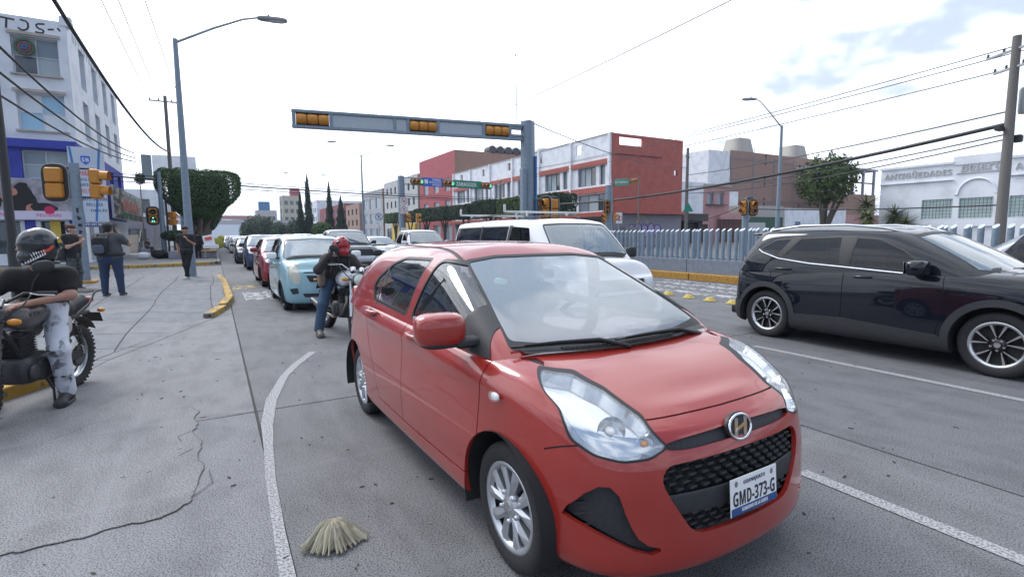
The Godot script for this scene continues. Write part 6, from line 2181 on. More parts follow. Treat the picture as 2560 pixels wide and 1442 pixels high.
func plants() -> void:
	clipped_tree("big box-clipped street tree behind the street lamp on the left", V(-.95, .1, -43.2), V(-2.35, 2.75, -2.2), V(2.75, 6.0, 2.0), 26000, .105, 3, .52, Color(.055, .115, .036))
	var k := 0
	for z in [-50.0, -57.0, -64.0, -72.0, -81.0, -91.0]:
		clipped_tree("box-clipped street tree, %s in the row behind the big one" % ["second", "third", "fourth", "fifth", "sixth", "seventh"][k], V(-.75, .1, z), V(-2.0, 2.5, -2.6), V(1.7, 5.6, 2.6), 3200, .24, 20 + k, .45, Color(.040, .085, .028), "clipped trees along the left kerb")
		k += 1
	# right-hand row, nearest first
	var zz := -43.5
	k = 0
	for L in [6.5, 7.0, 7.5, 8.0, 8.0, 8.0, 9.0, 9.0]:
		clipped_tree("flat-topped hedge tree before the far shops, %s from the corner" % ["first", "second", "third", "fourth", "fifth", "sixth", "seventh", "eighth"][k], V(31.6, .1, zz - L * .5), V(-1.5, 3.5 + .06 * k, -L * .5 + .05), V(1.5, 5.65 + .1 * (k % 3), L * .5 - .05), 5200 if k < 5 else 3200, .2 if k < 5 else .28, 60 + k, .0, Color(.07, .13, .03) if k in [1, 7] else Color(.030, .062, .024), "hedge trees along the right-hand shops")
		zz -= L
		k += 1
	cypress("shorter slim cypress, leftmost of the four", V(13.2, .0, -97), 9.2, .85, 5)
	cypress("tallest slim cypress, second from the left", V(14.5, .0, -97), 12.2, 1.0, 6)
	cypress("slim cypress, third from the left of the four", V(17.7, .0, -95), 10.9, .95, 7)
	cypress("broad short cypress, rightmost of the four", V(19.4, .0, -94), 8.4, 1.25, 8)
	ball("round_tree", "light green ball-clipped tree at the foot of the third cypress", V(16.0, .0, -93), V(0, 2.6, 0), V(3.4, 2.6, 3.4), 1500, .26, 4, Color(.07, .14, .03), "", .8, .05)
	for e in [[8.0, -150, 5.5], [12, -160, 7], [14, -140, 5], [17, -130, 5.5], [20, -120, 4], [11, -178, 8]]:
		ball("median_tree", "bushy dark tree on the far median, %s along" % ["first", "second", "third", "fourth", "fifth", "sixth"][k % 6], V(e[0], 0, e[1]), V(0, e[2] * .55, 0), V(e[2] * .9, e[2] * .9, e[2] * .9), 900, .5, 30 + k, Color(.035, .07, .03), "bushy trees on the far median")
		k += 1
	# ragged tree by the antiques shop
	var t := ball("round_tree", "ragged round-crowned tree left of the antiques shop", V(40.9, .1, -22.9), V(.1, 5.35, .0), V(4.0, 3.5, 3.9), 4200, .22, 12, Color(.06, .10, .025), "", .40, .20)
	var tr := MB.new()
	for e in [[-1.2, 4.4, .2], [.9, 4.6, -.3], [.2, 4.8, .9], [1.4, 4.2, .7]]:
		tr.tube([V(0, 0, 0), V(e[0] * .12, 1.6, e[2] * .12), V(e[0] * .5, 2.9, e[2] * .5), V(e[0], e[1], e[2])], [.22, .18, .13, .05], 8)
	part("limbs", tr, sm.bark, t)
	var y := thing("yucca", "spiky yucca clump beside the antiques shop", "plant", V(40.2, .1, -19.6))
	y.scale = V(1.5, 1.25, 1.5)
	var rng := RandomNumberGenerator.new()
	rng.seed = 9
	for s in [[0, 2.7, 0], [-.9, 2.0, .5], [.9, 2.1, .8], [.2, 1.6, 1.6]]:
		var st := MB.new()
		st.tube([V(s[0] * .4, 0, s[2] * .4), V(s[0], s[1], s[2])], [.16, .1], 7)
		part("stem", st, sm.bark, y)
		var m := MB.new()
		m.has_c = true
		for i in 130:
			var d := V(rng.randfn(), rng.randfn() * .8 - .1, rng.randfn()).normalized()
			var p := V(s[0], s[1], s[2])
			var w := d.cross(Vector3.UP).normalized() * .045
			var L := rng.randf_range(.7, 1.1)
			var v := rng.randf_range(.6, 1.4)
			m.col = Color(.10 * v, .12 * v, .04 * v)
			m.ftri(p + w, p - w, p + d * L + V(0, -.25 * L, 0))
		part("leaf_tuft", m, sm.leaf, y)
	ball("shrub", "dark shrub in front of the antiques shop's low window", V(40.6, .1, -15.2), V(0, .7, 0), V(1.2, 1.5, 1.2), 500, .14, 15, Color(.02, .045, .02))
	# planter with its clipped mushroom bush
	var pl := thing("planter", "low concrete planter with an ochre rim at the foot of the first clipped tree", "planter", V(-2.6, .13, -39.6))
	blk(pl, "planter_wall", sm.lilac_grey, V(1.3, .22, -2.2), V(2.7, .44, 4.4), .03)
	blk(pl, "planter_rim", sm.kerb_orange, V(1.9, .42, -2.2), V(1.6, .06, 4.5), .02)
	ball("shrub", "mushroom-clipped bush in the planter behind the man in black", V(-2.0, .5, -40.2), V(-.2, 1.1, 0), V(1.7, .72, 1.5), 2200, .09, 16, Color(.03, .06, .02), "", .85, .04)
	ball("shrub", "small leafy bush at the planter's corner", V(-1.3, .5, -39.9), V(0, .35, 0), V(1.1, .9, .9), 700, .1, 17, Color(.035, .07, .02))
	ball("palm_tuft", "small palm tuft above the grey house", V(-5.6, .13, -58), V(0, 6.7, 0), V(.7, .9, .7), 160, .3, 18, Color(.03, .05, .03), "", .0, .3)

# ------------------------------------------------------------------ signals, lamps, poles, cables
func signal_head(parent: Node3D, called: String, p: Vector3, yaw: float, n: int, k := .30, horizontal := false, lit := -1, walker := false, plate_on := true) -> Node3D:
	# housing of n sections with visors, lenses and a backing board; faces +z before turning
	var h := Node3D.new()
	h.name = called
	parent.add_child(h, true)
	h.position = p
	h.rotation.y = deg_to_rad(yaw)
	for i in n:
		var off := (i - (n - 1) * .5) * k * 1.12
		var c := V(off, 0, 0) if horizontal else V(0, -off, 0)
		var b := MB.new()
		b.box(c, V(k * 1.08, k * 1.08, k * .62), k * .12)
		part("section", b, sm.signal, h)
		var v := MB.new()
		var rows := []
		for zz in [k * .31, k * .31 + k * .55]:
			var r := []
			for a in 15:
				var q := lerpf(-PI * .15, PI * 1.15, a / 14.0)
				r.append(c + V(k * .44 * cos(q), k * .44 * sin(q), zz))
			rows.append(r)
		v.grid(rows)
		part("visor", v, sm.signal, h)
		var l := MB.new()
		l.lathe([Vector2(k * .42, 0), Vector2(k * .3, .03), Vector2(0, .045)], 16, Transform3D(Basis(Vector3.RIGHT, Vector3.BACK, Vector3.DOWN), c + V(0, 0, k * .30)))
		var on := lit == i
		var lm: Material = sm.lens_off
		if on: lm = glow(Color(.05, .8, .45), 1.6) if not walker else sm.black
		part("lens", l, lm, h)
		if on and walker:
			var w := MB.new()
			var gt := Transform3D(Basis(), c + V(0, 0, k * .36))
			w.prism(circle(0, k * .25, k * .09, 10), .01, gt)
			w.prism(pv([-.09 * k, .15 * k, .09 * k, .15 * k, .2 * k, -.05 * k, .12 * k, -.08 * k, .08 * k, -.02 * k, .2 * k, -.36 * k, .1 * k, -.36 * k, 0, -.14 * k, -.12 * k, -.36 * k, -.22 * k, -.36 * k, -.08 * k, -.02 * k, -.14 * k, -.08 * k, -.2 * k, -.05 * k]), .01, gt)
			part("walking_figure", w, glow(Color(.15, .95, .65), 2.2), h)
	if plate_on:
		var L := n * k * 1.12 + k * .55
		var o := rp([-k * .85, -L * .5, k * .85, -L * .5, k * .85, L * .5, -k * .85, L * .5] if not horizontal else [-L * .5, -k * .7, L * .5, -k * .7, L * .5, k * .7, -L * .5, k * .7], k * .7)
		var bp := MB.new()
		bp.prism(o, .012, Transform3D(Basis(), V(0, 0, k * .05)))
		part("backplate", bp, sm.black, h)
		var rim := MB.new()
		var pts := []
		for q in o: pts.append(V(q.x, q.y, k * .07))
		pts.append(pts[0])
		rim.tube(pts, .012, 5, false)
		part("backplate_rim", rim, sm.galv, h)
	return h
func round_sign(parent: Node3D, p: Vector3, w: float, h: float, kind := 0) -> void:
	var nd := Node3D.new()
	nd.name = "sign_plate"
	parent.add_child(nd, true)
	nd.position = p
	blk(nd, "sheet", sm.sign_white, Vector3.ZERO, V(w, h, .02), .008)
	var r := MB.new()
	var pts := []
	for k in 25: pts.append(V(w * .38 * cos(TAU * k / 24), w * .38 * sin(TAU * k / 24), .014))
	r.tube(pts, w * .035, 5, false)
	part("red_ring", r, sm.red_print if kind < 2 else sm.navy_print, nd)
	var g := MB.new()
	g.prism(rp([-.2 * w, -.06 * w, .05 * w, -.06 * w, .22 * w, .02 * w, .08 * w, .1 * w, -.2 * w, .06 * w], .03) if kind == 0 else rp([-.08 * w, -.2 * w, .0, -.2 * w, .0, .08 * w, .14 * w, .08 * w, .14 * w, .16 * w, -.08 * w, .16 * w], .02), .004, Transform3D(Basis(), V(0, 0, .011)))
	part("symbol", g, sm.black, nd)
	var s := MB.new()
	s.tube([V(-w * .27, w * .27, .018), V(w * .27, -w * .27, .018)], w * .03, 5)
	part("slash", s, sm.red_print if kind < 2 else sm.navy_print, nd)
func poles() -> void:
	# left signal post on the island
	var a := thing("signal_post", "tapered grey signal post with two orange pedestrian heads on the traffic island", "traffic light", V(-3.54, .12, -20.15))
	var m := MB.new()
	m.lathe([Vector2(.21, 0), Vector2(.20, .3), Vector2(.165, 3.6), Vector2(0, 3.6)], 4, Transform3D(Basis(Vector3.UP, PI / 4 + .3), Vector3.ZERO), false)
	part("post", m, sm.grey_steel, a)
	blk(a, "footing", sm.kerb_orange, V(0, .0, 0), V(.62, .18, .62), .03)
	signal_head(a, "pedestrian_signal", V(-.46, 3.0, .05), 165, 2, .40)
	signal_head(a, "pedestrian_signal", V(.50, 3.0, .0), 80, 2, .40, false, -1, false, false)
	for y in [2.6, 3.45]:
		var br := MB.new()
		br.tube([V(-.5, y, 0), V(.5, y, 0)], .03, 6)
		part("bracket", br, sm.black, a)
	for k in 4:
		var st := MB.new()
		st.box(V(.02 * sin(k * 7.0), 2.2 - k * .22, .135), V(.09, .15, .004), 0, Basis(Vector3.BACK, k * .8))
		part("graffiti_tag", st, sm.graffiti, a)
	# walk signal on the far kerb
	var b := thing("signal_post", "slim grey post with the lit green walking figure by the rubbish bags", "traffic light", V(-2.93, .13, -41.05))
	m = MB.new()
	m.lathe([Vector2(.16, 0), Vector2(.11, 5.6), Vector2(0, 5.6)], 10)
	part("post", m, sm.grey_steel, b)
	signal_head(b, "pedestrian_signal", V(-.48, 2.75, .15), 8, 2, .44, false, 1, true)
	signal_head(b, "pedestrian_signal", V(.55, 2.6, -.1), 150, 2, .40, false, -1, false, false)
	var pp := MB.new()
	pp.tube([V(.28, 0, .1), V(.28, 4.2, .1)], .06, 8)
	part("black_pipe", pp, sm.black, b)
	# big gantry over the lanes: mast, box arm seen from behind
	var g := thing("signal_gantry", "grey cantilever gantry with three horizontal orange signal backs above the lanes", "traffic light", V(12.4, 0, -20.15))
	m = MB.new()
	m.lathe([Vector2(.36, 0), Vector2(.32, 6.5), Vector2(0, 6.5)], 4, Transform3D(Basis(Vector3.UP, PI / 4 + .5), Vector3.ZERO), false)
	part("mast", m, sm.grey_steel, g)
	blk(g, "mast_cabinet", sm.grey_steel, V(-.36, 3.2, .18), V(.2, 2.4, .3), .02)
	blk(g, "blue_plate", M(Color(.12, .30, .62), .5), V(.33, 3.6, .16), V(.04, 2.8, .14), .01)
	var arm := Node3D.new()
	arm.name = "arm"
	g.add_child(arm, true)
	arm.position = V(-.3, 0, -.05)
	arm.rotation.y = deg_to_rad(-10.2)
	var T := 6.28
	var B := 5.70
	var hh := T - B
	# rails and dividers
	for y in [T, B]:
		var rl := MB.new()
		rl.box(V(-4.7, y, 0), V(9.45, .11, .22), .015)
		part("rail", rl, sm.grey_steel, arm)
	for x in [-.55, -1.75, -3.75, -5.0, -5.55, -8.0, -9.35]: blk(arm, "divider", sm.grey_steel, V(x, (T + B) * .5, 0), V(.12, hh, .20), .01)
	var pn := [[-1.82, -3.68, 0], [-5.06, -5.48, 0], [-5.62, -7.94, 0]]
	for q in pn: blk(arm, "sign_back", M(Color(.50, .55, .60), .5, .4, noise_tex("speckle", .22, 3, []), 2.5), V((q[0] + q[1]) * .5, (T + B) * .5, .02), V(q[0] - q[1], hh - .12, .04))
	for q in [[-.62, -1.68], [-3.82, -4.94], [-8.07, -9.28]]:
		var sg := Node3D.new()
		sg.name = "signal_back"
		arm.add_child(sg, true)
		var w: float = (q[0] - q[1]) / 3.0
		for i in 3:
			var c := MB.new()
			c.lathe([Vector2(0, 0), Vector2(.13, 0), Vector2(.19, .02), Vector2(.2, w * .5), Vector2(.19, w - .03), Vector2(.13, w - .01), Vector2(0, w - .01)], 14, Transform3D(Basis(Vector3.UP, Vector3.LEFT, Vector3.BACK), V(q[0] - i * w, (T + B) * .5, .02)))
			part("section", c, sm.signal, sg)
		blk(sg, "recess", sm.black, V((q[0] + q[1]) * .5, (T + B) * .5, -.06), V(q[0] - q[1], hh - .12, .02))
	for y in [T - .1, B + .12]:
		var cl := MB.new()
		cl.tube([V(.0, y, 0), V(-.6, y, 0)], .09, 8)
		part("clamp", cl, sm.grey_steel, arm)
	var an := MB.new()
	an.tube([V(-.55, 6.0, 0), V(-.6, 9.2, 0)], [.02, .012], 6)
	an.add(pod(V(-.6, 9.25, 0), V(.06, .1, .06), 1, 1))
	part("aerial", an, sm.galv, g)
	signal_head(g, "pedestrian_signal", V(.62, 2.65, .55), -75, 2, .40)
	signal_head(g, "pedestrian_signal", V(1.15, 2.65, .35), 175, 2, .40)
	for y in [2.2, 3.1]:
		var br := MB.new()
		br.tube([V(.2, y, .2), V(1.1, y, .4)], .03, 6)
		part("bracket", br, sm.grey_steel, g)
	# far gantry with the street name
	var f := thing("signal_gantry", "far grey gantry with green ZARAGOZA sign and three green-lit signals", "traffic light", V(20.1, 0, -62.2))
	m = MB.new()
	m.lathe([Vector2(.44, 0), Vector2(.40, 8.7), Vector2(0, 8.7)], 4, Transform3D(Basis(Vector3.UP, PI / 4 + .5), Vector3.ZERO), false)
	part("mast", m, sm.grey_steel, f)
	var fa := Node3D.new()
	fa.name = "arm"
	f.add_child(fa, true)
	fa.rotation.y = deg_to_rad(8)
	for y in [8.55, 7.75]: blk(fa, "rail", sm.grey_steel, V(6.8, y, -.12), V(13.4, .1, .15))
	for e in [2.1, 6.6, 12.6]: signal_head(fa, "traffic_signal", V(e, 8.12, .15), 0, 3, .5, true, 2)
	blk(fa, "blue_sign", sm.sign_blue, V(4.35, 8.15, .1), V(3.0, 1.1, .05), .01)
	letters(fa, "lettering", "CARRIL", V(4.9, 8.48, .13), .26, sm.sign_white, 1.3)
	letters(fa, "lettering", "EXCLUSIVO", V(4.9, 8.15, .13), .22, sm.sign_white, 1.5)
	letters(fa, "lettering", "OPTIBUS", V(4.9, 7.84, .13), .22, sm.sign_white, 1.3)
	blk(fa, "bus_symbol", sm.sign_white, V(3.4, 8.2, .13), V(.5, .5, .01), .004)
	letters(fa, "arrow", "+", V(3.95, 8.15, .13), .3, sm.sign_white)
	blk(fa, "green_sign", sm.sign_green, V(9.6, 8.15, .1), V(4.4, 1.0, .05), .01)
	letters(fa, "lettering", "ZARAGOZA", V(9.4, 8.15, .13), .5, sm.sign_white, 3.2)
	var an2 := MB.new()
	an2.tube([V(1.6, 8.6, 0), V(1.7, 13.4, 0)], .03, 5)
	part("aerial", an2, sm.galv, f)
	for e in [[5.6, 0], [4.6, 1], [1.9, 0]]: round_sign(f, V(.1, e[0], .65), .95, .95, e[1])
	signal_head(f, "pedestrian_signal", V(.75, 3.6, .4), -80, 2, .52, false, -1, false, false)
	signal_head(f, "pedestrian_signal", V(1.9, 3.6, .2), 80, 2, .52, false, -1, false, false)
	# right corner gantry with the boulevard's name
	var r := thing("signal_gantry", "signal mast with green boulevard name sign before the red wall", "traffic light", V(26.6, 0, -31.3))
	m = MB.new()
	m.lathe([Vector2(.36, 0), Vector2(.32, 5.2), Vector2(0, 5.2)], 4, Transform3D(Basis(Vector3.UP, PI / 4 + .6), Vector3.ZERO), false)
	part("mast", m, sm.grey_steel, r)
	var ra := Node3D.new()
	ra.name = "arm"
	r.add_child(ra, true)
	ra.position = V(.3, 5.35, .2)
	ra.rotation_degrees = V(0, 22, 5.5)
	blk(ra, "rail", sm.grey_steel, V(1.7, 0, -.1), V(3.8, .1, .12))
	blk(ra, "green_sign", sm.sign_green, V(1.35, .05, 0), V(2.55, .55, .05), .01)
	letters(ra, "lettering", "Blvd. A. López Mateos Ote.", V(1.35, .05, .03), .26, sm.sign_white, 2.35)
	signal_head(ra, "traffic_signal", V(3.2, .12, .1), 0, 3, .28, true)
	signal_head(r, "traffic_signal", V(-.38, 3.5, .25), -35, 3, .30)
	signal_head(r, "pedestrian_signal", V(-.5, 2.7, .1), -80, 2, .28, false, -1, false, false)
	signal_head(r, "pedestrian_signal", V(.55, 2.75, .1), 60, 2, .28, false, -1, false, false)
	blk(r, "cabinet", sm.grey_wall, V(.6, 1.2, -.3), V(.5, 1.0, .4), .02)
	var mc := thing("meter_box", "grey electricity cabinet on a post by the graffiti wall", "cabinet", V(40.0, .1, -43.5))
	blk(mc, "cabinet", M(Color(.2, .2, .2), .6), V(0, 1.5, 0), V(1.8, 1.3, .5), .03)
	for s in [-.45, .45]: blk(mc, "meter_window", sm.pane, V(s, 1.6, .26), V(.5, .5, .02))
	blk(mc, "plinth", sm.kerb, V(0, .4, 0), V(1.6, .9, .5))
	# pedestrian heads beyond the fence
	var q := thing("signal_post", "post with two yellow pedestrian heads beyond the median fence", "traffic light", V(29.3, 0, -21.3))
	m = MB.new()
	m.lathe([Vector2(.22, 0), Vector2(.20, 3.3), Vector2(0, 3.3)], 8)
	part("post", m, sm.grey_steel, q)
	signal_head(q, "pedestrian_signal", V(.28, 3.05, .3), -22, 2, .38)
	signal_head(q, "pedestrian_signal", V(-.42, 3.05, .2), -100, 2, .38)
	# street lamps
	lamp_post("tall grey street lamp arching over the lane behind the man in black", V(-.77, .1, -21.25), 8.0, [V(2.55, .95, .6)], .115)
	lamp_post("grey street lamp beyond the median fence with its arm to the left", V(33.4, 0, -21.8), 8.6, [V(-1.6, 1.75, -.9)], .13)
	lamp_post("double-armed street lamp on the far median", V(15.2, 0, -61.4), 10.7, [V(-2.6, 1.5, -1.0), V(2.7, 1.2, 1.0)], .12)
	lamp_post("second double-armed street lamp farther up the median", V(14.6, 0, -100), 11.2, [V(-2.6, 1.5, -1.0), V(2.7, 1.2, 1.0)], .12)
	lamp_post("third double-armed street lamp farthest up the median", V(14.6, 0, -140), 11.2, [V(-2.6, 1.5, -1.0), V(2.7, 1.2, 1.0)], .12)
	var ln := thing("lantern_post", "black lantern lamp post at the left edge", "street lamp", V(-3.05, .1, -12.1))
	m = MB.new()
	m.lathe([Vector2(.17, 0), Vector2(.15, .25), Vector2(.09, .35), Vector2(.085, 1.2), Vector2(.07, 1.3), Vector2(.055, 5.2), Vector2(0, 5.2)], 12)
	part("post", m, sm.black, ln)
	m = MB.new()
	m.lathe([Vector2(.0, 5.2), Vector2(.12, 5.2), Vector2(.13, 5.3), Vector2(.05, 5.35)], 12)
	m.lathe([Vector2(.30, 5.62), Vector2(.24, 5.72), Vector2(.1, 5.8), Vector2(0, 5.82)], 14)
	for k in 4:
		m.tube([V(.12 * cos(k * PI / 2), 5.3, .12 * sin(k * PI / 2)), V(.2 * cos(k * PI / 2), 5.64, .2 * sin(k * PI / 2))], .012, 5)
	part("lantern_frame", m, sm.black, ln)
	m = MB.new()
	m.lathe([Vector2(.09, 5.3), Vector2(.17, 5.62)], 14)
	part("lantern_glass", m, glass(Color(.8, .82, .85), .35), ln)
	# utility poles
	utility_pole("concrete utility pole with crossarms and a transformer at the right edge", V(28.2, 0, -8.6), 9.2, .20, [[8.7, 1.3, 60.0], [8.0, .9, 60.0]], true)
	utility_pole("wooden utility pole before the white blank wall of shop 247", V(43.8, 0, -39.0), 10.4, .2, [[9.4, .5, 20.0]], false)
	utility_pole("bare utility pole with a wide crossarm behind the street lamp on the left", V(-2.5, .1, -45.2), 11.4, .15, [[11.0, .98, 0.0]], false)
	utility_pole("shorter bare pole right behind the crossarm pole", V(-1.75, .1, -47.0), 9.6, .14, [], false)
	utility_pole("small pole with a crossarm before the white showroom", V(36.0, .1, -66.0), 9.0, .16, [[8.6, 1.6, 80.0]], false)
	utility_pole("thin dark pole between the no-parking sign and the graffiti", V(38.4, .1, -40.5), 7.2, .09, [], false)
	# no-parking sign and the rest
	var np := thing("no_parking_sign", "white no-parking sign in front of the graffiti wall", "sign", V(36.6, .1, -41.5))
	var pl := MB.new()
	pl.tube([V(0, 0, 0), V(0, 3.3, 0)], .04, 6)
	part("post", pl, sm.galv, np)
	round_sign(np, V(0, 3.0, .06), .85, 1.1, 1)
	letters(np, "lettering", "E", V(0, 3.0, .09), .4, sm.navy_print)
	var np2 := thing("no_parking_sign", "white no-parking sign beside the far double lamp", "sign", V(16.2, .1, -58.5))
	pl = MB.new()
	pl.tube([V(0, 0, 0), V(0, 3.9, 0)], .04, 6)
	part("post", pl, sm.galv, np2)
	round_sign(np2, V(0, 3.5, .06), 1.0, 1.3, 2)
	var tri := thing("triangle_sign", "small green triangular sign on the wooden utility pole", "sign", V(43.6, 3.9, -38.7))
	m = MB.new()
	m.prism(pv([-.55, -.45, .55, -.45, 0, .5]), .03, tf(V(0, .3, .12), 0, -30, 0))
	part("plate", m, sm.sign_green, tri)
func lamp_post(label: String, at: Vector3, h: float, arms: Array, r: float) -> void:
	var t := thing("street_lamp", label, "street lamp", at)
	var m := MB.new()
	m.lathe([Vector2(r * 1.9, 0), Vector2(r * 1.9, .04), Vector2(r * 1.25, .05), Vector2(r * .62, h), Vector2(0, h)], 12)
	part("post", m, sm.grey_steel, t)
	for a in arms:
		var k := MB.new()
		k.tube([V(0, h - .12, 0), V(a.x * .45, h + a.y * .48, a.z * .45), V(a.x * .8, h + a.y * .88, a.z * .8), V(a.x, h + a.y, a.z)], [.045, .038, .034, .03], 7)
		part("arm", k, sm.galv, t)
		var d := V(a.x, 0, a.z).normalized()
		var hd := pod(V(a.x, h + a.y, a.z) + d * .42 + V(0, -.02, 0), V(.98, .15, .30), .6, .5, Basis(Vector3.UP, atan2(-d.z, d.x)))
		part("lamp_head", hd, M(Color(.25, .26, .27), .5), t)
		var g := pod(V(a.x, h + a.y, a.z) + d * .55 + V(0, -.08, 0), V(.55, .08, .24), .8, .6, Basis(Vector3.UP, atan2(-d.z, d.x)))
		part("lamp_glass", g, M(Color(.5, .5, .48), .2), t)
		part("photocell", pod(V(a.x, h + a.y, a.z) + d * .3 + V(0, .08, 0), V(.08, .1, .08), 1, 1), sm.black, t)
func utility_pole(label: String, at: Vector3, h: float, r: float, arms: Array, trafo: bool) -> void:
	var t := thing("utility_pole", label, "pole", at)
	var m := MB.new()
	m.lathe([Vector2(r, 0), Vector2(r * .72, h), Vector2(0, h)], 10)
	part("post", m, sm.pole_wood, t)
	for a in arms:
		var bas := Basis(Vector3.UP, deg_to_rad(a[2]))
		var k := MB.new()
		k.box(V(0, a[0], 0), V(a[1] * 2, .09, .09), .01, bas)
		part("crossarm", k, sm.galv, t)
		for s in [-.95, -.4, .4, .95]:
			var i := MB.new()
			i.lathe([Vector2(.03, .04), Vector2(.06, .07), Vector2(.03, .11), Vector2(.055, .15), Vector2(0, .2)], 8, Transform3D(Basis(), bas * V(s * a[1], 0, 0) + V(0, a[0], 0)))
			part("insulator", i, sm.brown, t)
	if trafo:
		var c := MB.new()
		c.lathe([Vector2(0, 6.2), Vector2(.30, 6.2), Vector2(.32, 6.3), Vector2(.32, 7.1), Vector2(.28, 7.2), Vector2(0, 7.2)], 16, Transform3D(Basis(), V(.45, 0, .4)))
		part("transformer", c, M(Color(.30, .33, .34), .5), t)
		blk(t, "cable_box", sm.black, V(-.3, 5.6, -.2), V(.5, .16, .2), .02)
		blk(t, "cable_box", sm.black, V(.3, 5.2, .2), V(.3, .3, .3), .05)
func cable(label: String, a: Vector3, b: Vector3, sag: float, r: float, group := "overhead cables") -> void:
	var m := MB.new()
	var p := []
	for k in 21:
		var t := k / 20.0
		p.append(a.lerp(b, t) - V(0, sag * 4.0 * t * (1 - t), 0))
	m.tube(p, r * 1.9, 5, false)
	solo("overhead_cable", m, sm.cable, label, "cable", Vector3.ZERO, group)
func cables() -> void:
	var P := V(28.2, 0, -8.6)
	# bundle from the corner building across the junction
	for e in [[5.55, 6.4, .030, "thick cable bundle from the corner building across the junction"], [5.75, 6.65, .014, "thin cable just above the thick bundle over the junction"], [5.2, 6.2, .014, "thin cable just below the thick bundle over the junction"]]:
		cable(e[3], V(-30, e[0] + .6, -33.5), V(36, e[1], -66), .55, e[2])
	cable("heavy twisted cable descending from the upper left to the crossarm pole", V(-3.2, 8.4, -6.5), V(-2.5, 7.6, -45.2), 1.3, .028)
	for e in [[-4.2, 6.6, 0.0, "upper"], [-4.6, 6.2, .3, "middle"], [-5.2, 5.9, .55, "lower"]]:
		cable("%s of three cables sloping down past the corner building's front" % e[3], V(e[0], e[1], -7.0), V(-4.4, 7.2 - e[2], -44), .8, .018)
	for e in [[-3.5, -.95, "left"], [-2.9, -.35, "middle"], [-2.2, .9, "right"]]:
		cable("%s of three thin power lines running to the crossarm pole" % e[2], V(e[0], 11.6, -12), V(-2.5 + e[1], 11.3, -45.2), .25, .010)
	# cables to the right-hand pole
	cable("thick black cable rising to the right-hand concrete pole", V(31, 5.0, -52), P + V(0, 5.8, 0), 1.0, .045)
	for e in [[5.4, 5.4, .016, "upper"], [4.7, 5.2, .016, "lower"]]: cable("%s thin cable beside the thick one to the concrete pole" % e[3], V(43.8, e[0] + 1.0, -39), P + V(0, e[1], 0), .5, e[2])
	cable("straight cable from the wooden pole up to the concrete pole", V(43.8, 7.6, -39), P + V(0, 6.3, 0), .25, .016)
	for e in [[8.8, .9, "highest"], [8.85, .1, "second highest"], [8.1, .5, "third highest"]]: cable("%s thin line from the concrete pole towards the far corner" % e[2], V(38, e[0] + 1.6, -64), P + V(e[1], e[0], 0), .5, .011)
	cable("long thin line crossing the sky at the upper right", V(26, 14.0, -64), V(21, 12.5, -4), .4, .014)
	cable("drooping wire along the low walls beyond the fence", V(29.3, 3.3, -21.3), V(43.8, 2.6, -39), .25, .016)
	cable("wire strung level in front of the antiques shop windows", V(29.3, 3.0, -21.3), P + V(0, 2.55, 0), .12, .016)
	cable("wire from the gantry mast to the wooden pole", V(12.4, 6.5, -20.1), V(43.8, 8.4, -39), .6, .012)
